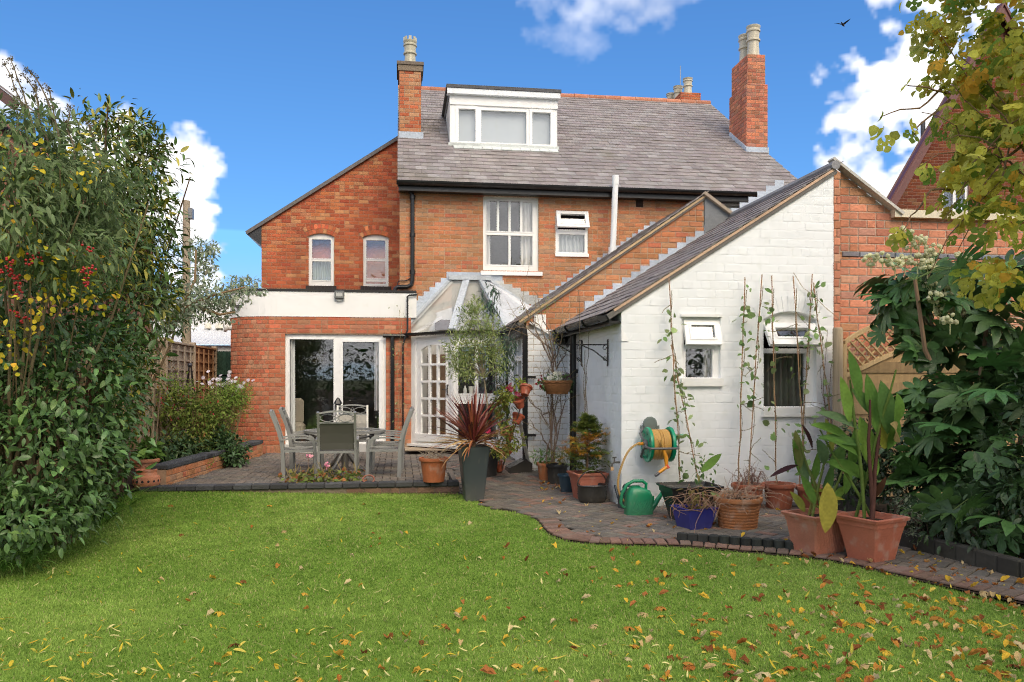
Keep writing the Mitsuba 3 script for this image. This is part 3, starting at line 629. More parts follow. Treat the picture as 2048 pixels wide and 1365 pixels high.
# roof
A0, A1 = np.array([1.02, YM - .02, 3.42]), np.array([1.74, YM - .02, 3.42]); ez = 2.33
e0, e1, e2, e3 = np.array([.02, 15.72, ez]), np.array([.96, 14.79, ez]), np.array([2.02, 14.79, ez]), np.array([2.95, 15.88, 2.62])
gsheet = lambda pts: (np.array(pts), np.array([[0, i, i + 1] for i in range(1, len(pts) - 1)]))
rk = part(con, 'roof', (lambda mb: (beam(mb, A0, e0, .15, .05), beam(mb, A0 + [.30, -.03, -.01], e1, .13, .05), beam(mb, A1 - [.14, .03, .01], e2, .13, .05), beam(mb, A1, e3, .13, .05), beam(mb, A0 + [-.06, -.05, 0], A1 + [.06, -.05, 0], .14, .09), mb)[-1])(MB()), 'm_masonry', (.46, .50, .54), label='hipped glass roof with grey lead-clad bars')
mb = MB()
for a, b_ in ((A0, e0), (A0 + [.30, 0, 0], e1), (A1 - [.14, 0, 0], e2)): beam(mb, np.array(a) - [0, .02, .07], b_ - [0, -.05, .07], .07, .07)
beam(mb, e0 + [.25, 0, -.03], A0 * .35 + e0 * .65 + [.45, -.15, -.1], .05, .05)
part(rk, 'rafter', mb, 'm_paint', WHITE)
part(rk, 'glass_panel', gsheet([A0, e0, e1, A0 + [.30, -.02, 0]]), 'm_glass'); part(rk, 'glass_panel', gsheet([A0 + [.30, -.02, 0], e1, e2, A1 - [.14, .02, 0]]), 'm_glass')
part(rk, 'lead_panel', gsheet([A1 - [.06, 0, 0], e2 + [-.05, 0, .02], e2 + [.85, .0, .0], e3 + [.1, 0, .02]]), 'm_masonry', (.50, .52, .55), label='pale grey sheeted slope')
mb = MB(); halfpipe(mb, (*(e0[:2] + [-.16, .1]), CZ + .03), (*(E1 + [-.02, -.09]), CZ + .05), .06); halfpipe(mb, (*(E1 + [-.04, -.09]), CZ + .05), (*(E2 + [.0, -.09]), CZ + .06), .06)
part(con, 'gutter', mb, 'm_paint', BLACK)
steps(con, A0[0] + .02, 3.36, .99, .0845, 0, YM, rng)
for i in range(9):
    x = A0[0] - i * .112; z = 3.42 - i * .09; part(list(k_ for k_ in scene if k_.startswith('glass_lobby__lead_flashing'))[0], 'step', MB().box(x - .10, x + .13, YM - .02, YM - .013, z - .14, z + .085), 'm_masonry', np.array(LEAD) * (1.15 + .1 * rng.normal()))
    if i < 7:
        x = A1[0] + i * .17; z = 3.40 - i * .072; part(list(k_ for k_ in scene if k_.startswith('glass_lobby__lead_flashing'))[0], 'step', MB().box(x - .12, x + .16, YM - .02, YM - .013, z - .12, z + .06), 'm_masonry', np.array((.42, .43, .42)) * (1. + .1 * rng.normal()))
part(list(k_ for k_ in scene if k_.startswith('glass_lobby__lead_flashing'))[0], 'step', MB().box(A0[0] - .1, A1[0] + .3, YM - .022, YM - .012, 3.38, 3.54), 'm_masonry', LEAD)

# ================================================================== gabled outhouse behind the white one
oh = thing('brick_outhouse', 'narrow gabled brick outhouse between the glass lobby and the white outbuilding', 'outbuilding')
hL, hA = PY(1040, 643, YH), PY(1408, 392, YH); HXL = 2.0
mh = (hA[1] - hL[1]) / (hA[0] - hL[0])
gz = lambda X: hL[1] + (X - hL[0]) * mh
fg = Polygon([(HXL, -.3), (HXL, gz(HXL)), (hA[0], hA[1]), (hA[0] + 1.3, hA[1] - 1.3 * mh), (hA[0] + 1.3, -.3)])
k = part(oh, 'front_wall', slab(fg, .22, (0, YH), (1, 0)), 'm_masonry', (.42, .34, .25), label='brick gable wall, painted white low down')
brickwork(k, fg.intersection(Polygon([(HXL, 2.27), (HXL + .12, 2.27), (HXL + .3, 2.2), (5, 2.2), (hA[0], 2.2), (hA[0], 5), (HXL, 5)])), straight((0, YH), (1, 0)), P_MAIN, 'm_masonry', rng, bl=.235, bh=.09, proud=.009, limit=200)
brickwork(k, sbox(HXL, -.2, 2.75, 2.2), straight((0, YH), (1, 0)), P_WHITE, 'm_white', rng, bl=.235, bh=.09, proud=.006, joint=.008, limit=90, rest='white_brickwork')
part(k, 'white_pier', slab(rpx(1068, 630, 1091, 668, YH), .06, (0, YH), (1, 0), y=-.05), 'm_white', (.75, .75, .74))
mb = MB(); beam(mb, (*PY(1060, 645, YH - .05)[:1], YH - .05, PY(1060, 645, YH - .05)[1]), (PY(1106, 672, YH - .05)[0], YH - .05, PY(1106, 672, YH - .05)[1]), .09, .04); part(k, 'white_capping', mb, 'm_white', (.68, .68, .66))
part(oh, 'lead_cladding', slab(Polygon([(hA[0] + .0, hA[1] - .02), (hA[0] + 1.3, hA[1] - 1.3 * mh - .02), (hA[0] + 1.3, 2.6), (hA[0], 2.6)]), .03, (0, YH), (1, 0), y=-.035), 'm_masonry', (.20, .21, .225))
mb = MB(); beam(mb, (hA[0] - .03, YH - .05, hA[1] + .03), (hA[0] + 1.32, YH - .05, hA[1] - 1.32 * mh + .0), .12, .05); part(oh, 'coping', mb, 'm_masonry', (.38, .31, .24))
mb = MB(); beam(mb, (hL[0] - .02, YH - .03, gz(hL[0]) - .015), (hA[0], YH - .03, hA[1] - .015), .07, .035); part(oh, 'verge', mb, 'm_masonry', (.46, .33, .20))
xe = hL[0] - .06; Rr = np.array([1, 0, mh]); Ls = math.hypot(hA[0] - xe, (hA[0] - xe) * mh)
P0r = np.array([xe, YM - .01, gz(xe) + .02])
Ru = Rr / np.linalg.norm(Rr); nn = np.cross([0, -1, 0], Ru)
k = part(oh, 'roof', MB().prism(sbox(0, 0, YM - YH + .04, Ls), .06, M4(np.stack([[0, -1, 0], -nn, Ru], 1), P0r) @ M4(None, (0, .012, 0))), 'm_slate', (.12, .11, .10))
slates(k, sbox(0, 0, YM - YH + .06, Ls), P0r, (0, -1, 0), Ru, P_SLATE, rng, w=.235, g=.2, limit=150)
steps(oh, 2.62, gz(2.62) + .02, mh, .0845, 21, YM, rng, ov=.03)
mb = MB(); halfpipe(mb, (xe - .03, YM - .1, gz(xe) - .0), (xe - .03, YH - .05, gz(xe) - .0), .06); mb.box(xe + .04, xe + .07, YH - .03, YM - .1, gz(xe) - .2, gz(xe) - .01); part(oh, 'gutter', mb, 'm_paint', BLACK)
# its left side: white boarded wall with a narrow window
sw = sbox(YH, -.2, YM - 1.0, 2.22); P0s, ds = (HXL, 0), (0, -1)
def sy(Y): return -Y
wn = [sbox(-13.45, .95, -13.05, 1.72), sbox(-13.95, .95, -13.55, 1.72), sbox(-13.45, 1.80, -13.05, 2.08), sbox(-13.95, 1.80, -13.55, 2.08)]
win(oh, 'side_window', sbox(-14.72, -.2, -YH - .01, 2.22), wn, P0s, ds, recess=0, depth=.12, col=WHITE, label='white timber side wall with narrow panes', room=.8, mg=-.02)
px_ = PY(1230, 498, YM - .42); mb = MB()
fl = [np.array([PY(a, b_, YM - .42)[0], YM - .42, PY(a, b_, YM - .42)[1]]) for a, b_ in ((1225, 505), (1227, 470), (1231, 360), (1231, 354))]
mb.tube(fl, .062, 12); mb.tube([fl[-1] + [0, 0, -.16], fl[-1] + [0, 0, .02]], .07, 12); mb.tube([fl[0] + [0, 0, -.12], fl[0] + [0, 0, .10]], .085, 12)
part(oh, 'flue_pipe', mb, 'm_paint', (.72, .73, .74), smooth=40, label='white vertical flue pipe standing on the roof')
part(oh, 'downpipe', MB().tube([(HXL - .05, YH - .06, gz(xe) - .06), (HXL - .03, YH - .07, 2.1), (HXL - .03, YH - .07, -.02)], .045, 9).box(HXL - .02, HXL + .14, YH - .1, YH - .06, 1.42, 1.46).box(HXL - .02, HXL + .14, YH - .1, YH - .06, .5, .54), 'm_paint', BLACK, smooth=40)

# ================================================================== white painted outbuilding
ob = thing('white_outbuilding', 'white painted brick outbuilding with a half gable, slate roof and two open windows', 'outbuilding')
v0, v1 = PY(1255, 602, YO), PY(1667, 338, YO); mo = (v1[1] - v0[1]) / (v1[0] - v0[0]); OX = PY(1243, 1000, YO)[0]; OX1 = v1[0]
oz = lambda X: v0[1] + (X - v0[0]) * mo
fw = Polygon([(OX, -.4), (OX1, -.4), (OX1, oz(OX1)), (OX, oz(OX))])
wa = rpx(1363, 634, 1441, 771, YO); wb, wbi = arch(PY(1527, 0, YO)[0], PY(1633, 0, YO)[0], PY(1580, 832, YO)[1], PY(1580, 640, YO)[1], .10)
fwh = fw.difference(wa).difference(wb)
k = part(ob, 'front_wall', slab(fwh, .22, (0, YO), (1, 0)), 'm_white', (.74, .757, .765), label='white painted brick gable wall')
brickwork(k, fwh, straight((0, YO), (1, 0)), P_WHITE, 'm_white', rng, bl=.238, bh=.108, joint=.006, proud=.002, bond='garden', wob=.0014, z0=-.4)
for i in range(13):
    cx, zc, Rr_, al = wbi; t0, t1 = -al * 1.1 + 2.2 * al * i / 13 + .004, -al * 1.1 + 2.2 * al * (i + 1) / 13 - .004; ra, rb = Rr_ + .006, Rr_ + .2
    part(k, 'arch_brick', slab(Polygon([(cx + ra * math.sin(t0), zc + ra * math.cos(t0)), (cx + ra * math.sin(t1), zc + ra * math.cos(t1)), (cx + rb * math.sin(t1), zc + rb * math.cos(t1)), (cx + rb * math.sin(t0), zc + rb * math.cos(t0))]), .02, (0, YO), (1, 0), y=-.012), 'm_white', P_WHITE[i % 8])
sdw = sbox(-YH, -.4, -YO - .0, oz(OX) - .03)
k = part(ob, 'side_wall', slab(sbox(-YH, -.4, -YO - .222, oz(OX) - .03), .2, (OX, 0), (0, -1)), 'm_white', (.74, .757, .765), label='white painted side wall facing the path')
brickwork(k, sdw, straight((OX, 0), (0, -1)), P_WHITE, 'm_white', rng, bl=.238, bh=.108, joint=.006, proud=.002, bond='garden', wob=.0014, z0=-.4, limit=250)
# a splayed stop on the corner
zc_ = PY(1245, 683, YO)[1]
part(k, 'corner_stop', MB().add(np.array([[OX - .005, YO - .02, zc_], [OX + .09, YO - .02, zc_], [OX - .02, YO + .1, zc_], [OX + .0, YO + .0, zc_ + .16]]), [[0, 1, 3], [0, 3, 2], [1, 2, 3]]), 'm_white', (.72, .72, .71))
# left window
a = wa.bounds; wmid = PY(1400, 690, YO)[1]
q = win(ob, 'small_window', wa.difference(sbox(a[0] + .05, wmid, a[2] - .05, a[3] - .05)), [rpx(1373, 697, 1428, 756, YO)], (0, YO), (1, 0), recess=.05, mg=.1, label='small white window with reeded glass, its top light open', roomcol=(.09, .085, .07), curtains=[(a[0] + .35, a[2], a[1] + .1, wmid, (.42, .42, .38))])
win(ob, 'small_window', sbox(a[0] + .04, wmid - .01, a[2] - .0, a[3] - .04), [sbox(a[0] + .12, wmid + .07, a[2] - .08, a[3] - .10)], (0, YO), (1, 0), recess=.03, depth=.045, room=0, tilt=(0, a[3] - .03, -.30), label='open top light with reeded glass')
m_ = wallm((0, YO), (1, 0)) @ M4(None, (0, .03, a[3] - .03)) @ M4(rotx(-.30)) @ M4(None, (0, -.03, -(a[3] - .03)))
mb = MB()
for i in range(16):
    xx = a[0] + .125 + i * (a[2] - .085 - a[0] - .125) / 16; mb.box(xx, xx + .006, .06, .066, wmid + .07, a[3] - .1, m_)
part(q, 'reeding', mb, 'm_paint', (.55, .55, .54), kind='stuff')
part(ob, 'window_sill', slab(rpx(1361, 757, 1444, 773, YO), .14, (0, YO), (1, 0), y=-.05), 'm_paint', WHITE)
mb = MB().box(*PY(1361, 0, YO)[:1], PY(1443, 0, YO)[0], YO - .03, YO - .0, PY(0, 634, YO)[1] if False else a[3], a[3] + .035); part(ob, 'window_head', mb, 'm_white', WHITE)
# right window
a = wb.bounds; wmid = PY(1580, 697, YO)[1]; wtop = PY(1580, 646, YO)[1]
q = win(ob, 'arched_window', wb.difference(sbox(a[0] + .03, wmid, a[2] - .03, wtop)), [rpx(1531, 706, 1617, 814, YO)], (0, YO), (1, 0), recess=.07, mg=.1, label='larger white window under an arched head, its top light open', roomcol=(.06, .06, .05), curtains=[(a[0] + .05, a[2] - .05, a[1] + .1, wmid - .05, (.10, .10, .088))])
win(ob, 'arched_window', sbox(a[0] + .01, wmid - .02, a[2] - .01, wtop), [sbox(a[0] + .13, wmid + .09, a[2] - .13, wtop - .08)], (0, YO), (1, 0), recess=.02, depth=.05, room=0, tilt=(0, wtop, -.62), label='wide open top light')
part(ob, 'window_sill', slab(rpx(1523, 815, 1641, 833, YO), .16, (0, YO), (1, 0), y=-.06), 'm_paint', WHITE)
# roof
xe = OX - .20; Ro = np.array([1, 0, mo]); Ru = Ro / np.linalg.norm(Ro); nn = np.cross([0, -1, 0], Ru); Ls = (OX1 - xe) * math.hypot(1, mo)
P0r = np.array([xe, YH + .0, oz(xe) + .012]); Wd = YH - YO + .035
k = part(ob, 'roof', MB().prism(sbox(0.01, 0, Wd - .01, Ls), .07, M4(np.stack([[0, -1, 0], -nn, Ru], 1), P0r) @ M4(None, (0, .012, 0))), 'm_slate', (.12, .11, .10), label='grey slate roof sloping down to the path')
slates(k, sbox(0, 0, Wd, Ls), P0r, (0, -1, 0), Ru, [c_ * .8 for c_ in P_SLATE], rng, w=.26, g=.2, th=.016)
mb = MB(); beam(mb, (xe + .1, YO - .012, oz(xe + .1) - .012), (OX1, YO - .012, oz(OX1) - .012), .05, .03); part(ob, 'verge', mb, 'm_masonry', (.52, .36, .25))
part(ob, 'right_slope', MB().box(0, 1.3, 0, Wd, -.06, 0, M4(roty(math.atan(mo)), (OX1, YO + .3, oz(OX1) + .0))), 'm_slate', (.17, .16, .16))
part(ob, 'ridge_cap', MB().tube([(OX1, YO - .06, oz(OX1) + .035), (OX1, YH, oz(OX1) + .035)], .06, 8), 'm_masonry', (.24, .24, .25))
part(ob, 'pier', slab(Polygon([PY(1667, 900, YO), PY(1680, 900, YO), PY(1680, 345, YO), PY(1667, 336, YO)]), .2, (0, YO), (1, 0), y=-.0), 'm_masonry', (.40, .28, .2))
brickwork(list(scene)[-1], Polygon([PY(1667, 990, YO), PY(1680, 990, YO), PY(1680, 347, YO), PY(1667, 338, YO)]), straight((0, YO), (1, 0)), P_OLD, 'm_masonry', rng, bl=.15, bh=.105, proud=.012, bond='garden')
steps(oh, 2.95, oz(2.95) + .03, mo, .098, 22, YH, rng, ov=.05)
g0 = np.array([xe - .04, YH + .35, oz(xe) - .01]); mb = MB(); halfpipe(mb, (xe - .03, YH - .02, oz(xe) - .01), (xe - .03, YO - .0, oz(xe) - .01), .075); mb.box(xe + .05, xe + .08, YO + .02, YH, oz(xe) - .12, oz(xe) - .01); mb.box(xe + .08, OX, YO + .02, YH - .02, oz(xe) - .1, oz(xe) - .07)
for yy in (YO + .8, YO + 1.9, YO + 2.7): mb.tube([(xe - .03 + .082 * math.cos(t), yy, oz(xe) - .01 + .082 * math.sin(t)) for t in np.linspace(math.pi, 2 * math.pi, 7)], .012, 5)
part(ob, 'gutter', mb, 'm_paint', BLACK)
yd = PX(1146, 700, OX - .08)[0]
part(ob, 'downpipe', MB().tube([(OX - .08, yd, oz(xe) - .03), (OX - .08, yd, -.1)], .05, 10).box(OX - .1, OX, yd - .02, yd + .02, 1.5, 1.56), 'm_paint', BLACK, smooth=40)

# ================================================================== brick wall running on to the right of it
YW = 9.62
gwall = thing('garden_wall', 'pinkish brick wall with a blue brick band, right of the white outbuilding', 'wall')
q = [PY(1680, 345, YW), PY(1796, 436, YW), PY(2330, 452, YW)]
wp = Polygon([(q[0][0], -.4), (q[2][0], -.4), q[2], q[1], q[0]])
k = part(gwall, 'wall', slab(wp, .25, (0, YW), (1, 0)), 'm_masonry', (.42, .36, .28))
band = sbox(q[0][0] + .02, PY(1750, 516, YW)[1], q[2][0], PY(1750, 505, YW)[1])
brickwork(k, wp.difference(band).intersection(sbox(0, .6, 12, 9)), straight((0, YW), (1, 0)), P_OLD, 'm_masonry', rng, bl=.248, bh=.103, joint=.013, proud=.009, z0=band.bounds[3] - 2.06)
o = []; x = band.bounds[0]
while x < band.bounds[2]:
    L = .248; o.append(wallm((0, YW), (1, 0)) @ M4(np.diag([L - .012, .028, band.bounds[3] - band.bounds[1] - .01]), (x, 0, band.bounds[1] + .005))); x += L
laid(k, o, tones((.20, .21, .23), 6, .15, rng), 'm_masonry', rng, name='blue_brick', rest='blue_brickwork')
mb = MB(); beam(mb, (q[0][0] - .16, YW - .06, q[0][1] + .16 * .6 + .05), (q[1][0], YW - .06, q[1][1] + .03), .14, .035); part(gwall, 'sloping_coping', mb, 'm_masonry', (.50, .48, .44))
part(gwall, 'fascia', slab(Polygon([PY(1790, 419, YW - .1), PY(2330, 436, YW - .1), PY(2330, 452, YW - .1), PY(1790, 434, YW - .1)]), .3, (0, YW - .1), (1, 0)), 'm_paint', (.60, .54, .40), label='cream board along the wall top')

# ================================================================== neighbouring buildings
nb = thing('neighbour_house', 'dark red brick house with a steep gable behind the wall at the right', 'house')
YN = 17.5
n0, n1 = PY(1768, 424, YN), PY(1852, 276, YN); sN = (n1[1] - n0[1]) / (n1[0] - n0[0]); nx = PY(1995, 0, YN)[0]
apz = n0[1] + (nx - n0[0]) * sN
np_ = Polygon([(n0[0] - .2, 0), (n0[0] - .2, n0[1] - .3), (nx, apz), (2 * nx - n0[0] + .2, n0[1] - .3), (2 * nx - n0[0] + .2, 0)])
nwin = rpx(1884, 330, 1938, 428, YN)
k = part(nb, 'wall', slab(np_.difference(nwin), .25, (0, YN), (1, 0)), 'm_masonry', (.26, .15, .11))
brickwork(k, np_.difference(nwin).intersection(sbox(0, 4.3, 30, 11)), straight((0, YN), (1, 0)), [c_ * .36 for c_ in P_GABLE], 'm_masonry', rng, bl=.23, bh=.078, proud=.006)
win(nb, 'window', nwin, grid(nwin.buffer(-.07).bounds, (.5,), (.55,), .06), (0, YN), (1, 0), recess=.05, room=.5, mg=-.02, label='white framed window in the neighbouring gable')
for e in (-1, 1):
    a_, b_ = np.array([nx + e * (nx - n0[0] + .25), YN - .12, n0[1] - .3]), np.array([nx, YN - .12, apz + .12]); mb = MB(); beam(mb, a_, b_, .22, .05); beam(mb, a_ + [0, -.06, -.12], b_ + [0, -.06, -.12], .04, .2); part(nb, 'bargeboard', mb, 'm_paint', (.13, .045, .035))
    mb = MB(); mb.add([a_ + [0, 0, .03], b_ + [0, 0, .03], b_ + [7.5, 9, .03], a_ + [7.5, 9, .03]], [[0, 1, 2, 3]]); part(nb, 'roof', mb, 'm_slate', (.16, .12, .11))
vx = PY(1846, 0, YN + .4)[0]; part(nb, 'vent_pipe', MB().tube([(vx, YN + .4, PY(1846, 320, YN)[1]), (vx, YN + .4, PY(1846, 232, YN)[1])], .055, 8), 'm_paint', (.06, .06, .065))
nl = thing('neighbour_house', 'brick house with brown eaves just showing above the shrubs at the far left', 'house')
c0 = PD(34, 214, 13.0); c1 = PD(-40, 158, 13.0); dd = c1 - c0; dd = dd / abs(dd[0])
part(nl, 'wall', MB().prism(Polygon([(c0[0] - .3, -.3), (c0[0] - .3, c0[2] - .45), (c0[0] - 3.3, c0[2] - .45 + 3 * dd[2]), (c0[0] - 6.3, c0[2] - .45), (c0[0] - 6.3, -.3)]), 8, M4(None, (0, c0[1] + .3, 0))), 'm_masonry', (.26, .12, .08))
mb = MB(); beam(mb, c0, c0 + dd * 3.3, .05, .16); part(nl, 'bargeboard', mb, 'm_paint', (.10, .05, .035))
mb = MB()
for e in (0, 1):
    pk_ = c0 + dd * 3.3; o_ = c0 if e == 0 else np.array([2 * pk_[0] - c0[0], c0[1], c0[2]])
    mb.add([o_ + [0, -.05, .11], pk_ + [0, -.05, .11], pk_ + [0, 4.4, .11], o_ + [0, 4.4, .11]], [[0, 1, 2, 3]])
part(nl, 'roof', mb, 'm_masonry', (.12, .10, .095))
sh = thing('white_shed', 'long white building with a pale corrugated roof beyond the fence', 'shed')
Ys = 27.; s0_, s1_ = PY(250, 690, Ys), PY(476, 660, Ys); zr = PY(420, 654, Ys + 3)[1]
part(sh, 'wall', MB().box(s0_[0] - 6, s1_[0] + 1.5, Ys, Ys + .2, 0, s0_[1]), 'm_paint', (.62, .63, .64))
xs_ = np.arange(s0_[0] - 6.2, s1_[0] + 1.7, .075); zz = .03 * (np.arange(len(xs_)) % 2)
va = np.stack([xs_, np.full(len(xs_), Ys - .2), s0_[1] + zz], 1); vb = np.stack([xs_, np.full(len(xs_), Ys + 3), zr + zz], 1)
part(sh, 'roof', MB().add(np.vstack([va, vb]), [[i, i + 1, len(xs_) + i + 1, len(xs_) + i] for i in range(len(xs_) - 1)]), 'm_paint', (.52, .54, .56), label='pale corrugated roof')
part(sh, 'upper_wall', MB().box(s0_[0] - 6, s1_[0] + 1.5, Ys + 3, Ys + 3.2, zr - .1, zr + 1.0), 'm_paint', (.72, .72, .72))
for a_, b_ in ((416, 14), (442, 24)):
    c_ = PY(a_, 656, Ys + 2.4); part(sh, 'roof_vent', MB().lathe([(b_ * .0085, 0), (b_ * .0085, .06), (b_ * .007, .16), (b_ * .004, .2), (0, .21)], (c_[0], Ys + 2.4, c_[1] - .03), 16, sx=1.), 'm_paint', (.66, .63, .52), smooth=True)
pole = thing('utility_pole', 'weathered wooden pole standing beyond the fence with a grey box near its top', 'pole')
pt = PD(373, 402, 21.); part(pole, 'pole', MB().tube([(pt[0], pt[1], 0), (pt[0], pt[1], pt[2] * .5), (pt[0], pt[1], pt[2])], [.13, .11, .09], 10), 'm_wood', (.36, .30, .23), smooth=40)
part(pole, 'junction_box', MB().box(pt[0] + .06, pt[0] + .17, pt[1] - .1, pt[1] + .1, pt[2] - .48, pt[2] - .2, ch=.01), 'm_paint', (.20, .21, .22))
# ================================================================== the ground, the lawn and the paving
def ss(a, b, x): t = np.clip((np.asarray(x, float) - a) / (b - a), 0, 1); return t * t * (3 - 2 * t)
def pave_z(x, y): return -.15 * (1 - ss(11.0, 13.8, y)) * ss(.2, 1.0, x) - .15 * (1 - ss(10.6, 11, y)) * (1 - ss(.2, 1.0, x))
def lawn_z(x, y): return -.16 + .10 * ss(.9, -2.4, x) * ss(6.5, 10.5, y) - .03 * ss(8, 4, y) + .012 * np.sin(np.asarray(x) * 1.7 + 1) * np.sin(np.asarray(y) * 1.3)
def G(px, py, fn=pave_z):
    z = -.1
    for _ in range(8): p = PG(px, py, z); z = float(fn(p[0], p[1]))
    return np.array([p[0], p[1], z])
put('ground', MB().box(-400, 400, -120, 900, -.9, -.42), 'm_soil', None, kind='structure', label='bare earth stretching away under and around the garden')
EDGE = [G(a, b_)[:2] for a, b_ in ((913, 1003), (1000, 1020), (1080, 1048), (1135, 1082), (1200, 1088), (1350, 1091), (1500, 1105), (1650, 1118), (1750, 1141), (1900, 1172), (2048, 1206), (2350, 1290))]
from scipy.interpolate import splprep, splev
tck, _ = splprep(np.array(EDGE[1:]).T, s=.004); EDGE = np.vstack([[[.80, 10.78]], np.array(splev(np.linspace(0, 1, 60), tck)).T])
LAWN = Polygon([(.80, 10.86), (-3.35, 10.86), (-3.6, 8.5), (-5.0, 7), (-8, 4), (-9, -6), (9, -6), (9, EDGE[-1][1])] + [tuple(p) for p in EDGE[::-1]]).buffer(0)
def sheet_on(poly, fn, size=.5, dz=0.):
    v, f = trimesh.creation.triangulate_polygon(poly, engine='earcut'); v = np.column_stack([v, 0 * v[:, 0]])
    v, f = trimesh.remesh.subdivide_to_size(v, f, size, max_iter=30)
    t = trimesh.Trimesh(v, f, process=True); v = np.array(t.vertices); v[:, 2] = fn(v[:, 0], v[:, 1]) + dz
    return v, np.array(t.faces)
put('lawn', sheet_on(LAWN, lawn_z, .45), 'm_lawn', None, smooth=True, kind='structure', label='green lawn with a curved edge')
# blades: thin single faces, denser towards the camera
rg = np.random.default_rng(5)
def grass_points(n):
    y = 3.0 + 8.0 * rg.random(n) ** .86; x = (rg.random(n) * 2 - 1) * (y * .78 + 1.0) + y * .14
    ok = np.ones(n, bool); lp = prep(LAWN.buffer(-.005))
    import shapely
    return (lambda m: (x[m], y[m]))(shapely.contains_xy(LAWN.buffer(-.0), x, y))
gx, gy = grass_points(470000)
n = len(gx); gz_ = lawn_z(gx, gy)
L = (.012 + .013 * rg.random(n)) * (1 + .25 * rg.normal(size=n) * (rg.random(n) < .25)) * (1 + .5 * ss(9.9, 10.8, gy)); az = rg.random(n) * 2 * np.pi; ln = .25 + .5 * rg.random(n); wd = .0024 + .0018 * rg.random(n) + .0003 * gy
tip = np.stack([gx + np.cos(az) * L * ln, gy + np.sin(az) * L * ln, gz_ + L], 1); pz = az + np.pi / 2 + rg.normal(size=n)
a_ = np.stack([gx + np.cos(pz) * wd, gy + np.sin(pz) * wd, gz_ - .002], 1); b_ = np.stack([gx - np.cos(pz) * wd, gy - np.sin(pz) * wd, gz_ - .002], 1)
pch = meshkit.fbm(np.stack([gx * .9, gy * .9, 0 * gx], 1), 4, seed=2); pc2 = meshkit.fbm(np.stack([gx * 5, gy * 5, 0 * gx], 1), 3, seed=4)
k1 = np.clip((pch - .27) * 1.7 + (pc2 - .5) * .9 + rg.normal(size=n) * .22, 0, 1)[:, None]
gc = np.array((.138, .242, .042)) * (1 - k1) + np.array((.295, .405, .098)) * k1
gc = np.where((rg.random(n) < .08)[:, None], np.array((.36, .35, .15)), gc)
put('grass', (np.stack([a_, b_, tip], 1).reshape(-1, 3), np.arange(3 * n).reshape(-1, 3)), 'm_leaf', np.repeat(gc, 3, 0), kind='stuff', label='short mown green grass of the lawn')

# paving: brick pavers in herringbone
FOOT = Polygon([(EX0 - ER, YE), (.2, YE), (E0[0], E0[1]), tuple(E1), tuple(E2), (HXL, YH), (OX, YH), (OX, YO), (OX1, YO), (12, YO), (12, 20), (-6, 20), (-6, YE)])
RB = [G(a, b_)[:2] for a, b_ in ((1700, 1062), (1800, 1092), (1920, 1124), (2048, 1160), (2350, 1235))]
PATIO = Polygon([(-3.06, 10.9), (.8, 10.9), (.8, 15.6), (-2.45, 15.66)]).difference(FOOT)
PATH = Polygon([tuple(p) for p in EDGE] + [tuple(p) for p in RB[::-1]] + [(5.6, 8.2), (5.6, YO), (2.0, 15.5), (.8, 15.5)]).buffer(0).difference(FOOT)
P_PAVE = tones((.142, .120, .102), 14, .10, R0, [(.115, .104, .096), (.165, .138, .112), (.135, .119, .105), (.155, .12, .096)], hue=.015)
P_REDP = tones((.175, .105, .08), 10, .12, R0, [(.145, .105, .088), (.175, .12, .095), (.225, .12, .084)], hue=.02)
def lie(cx, cy, a, l, w, h, rng, dz=0.):
    """A block lying on the paving, its long side at the angle a."""
    z = float(pave_z(cx, cy)); e = .05; dx = (pave_z(cx + e, cy) - pave_z(cx - e, cy)) / (2 * e); dy = (pave_z(cx, cy + e) - pave_z(cx, cy - e)) / (2 * e)
    u = np.array([math.cos(a), math.sin(a), 0]); v = np.array([-math.sin(a), math.cos(a), 0]); u[2] = u[0] * dx + u[1] * dy; v[2] = v[0] * dx + v[1] * dy
    u += [0, 0, rng.normal() * .012]; v += [0, 0, rng.normal() * .012]
    nrm = np.cross(u, v); nrm /= np.linalg.norm(nrm)
    o = np.array([cx, cy, z + dz + rng.normal() * .0015]) - u * l / 2 - v * w / 2
    return M4(np.stack([u * l, -nrm * h, v * w], 1), o)
def herring(poly, ang, w=.108, j=.009, rng=rng):
    out = []; c0 = np.array(poly.centroid.coords[0]); c_, s_ = math.cos(ang), math.sin(ang); pp = prep(poly.buffer(.03)); R = 9
    n = int(R / w)
    for y in range(-n, n):
        for i in range(-n // 4 - 1, n // 4 + 2):
            s = (-y) % 4 + 4 * i
            for (bx, by, l, h) in ((s, y, 2, 1), (s + 2, y, 1, 2)):
                lx, ly = (bx + l / 2) * w, (by + h / 2) * w
                x, yy = c0[0] + c_ * lx - s_ * ly, c0[1] + s_ * lx + c_ * ly
                if pp.contains(Point(x, yy)): out.append(lie(x, yy, ang + (0 if l == 2 else math.pi / 2), 2 * w - j, w - j, .016, rng))
    return out
put('patio', sheet_on(PATIO.buffer(.02), pave_z, .6, -.006), 'm_soil', None, kind='structure', label='raised patio of dark brick pavers')
put('path', sheet_on(PATH.buffer(.02), pave_z, .4, -.006), 'm_soil', None, kind='structure', label='brick paver path curving past the white outbuilding')
pu = brick_unit(.03, .06)
laid('patio', herring(PATIO.buffer(-.03), .0), P_PAVE, 'm_masonry', rng, name='paver', rest='paving', unit=pu)
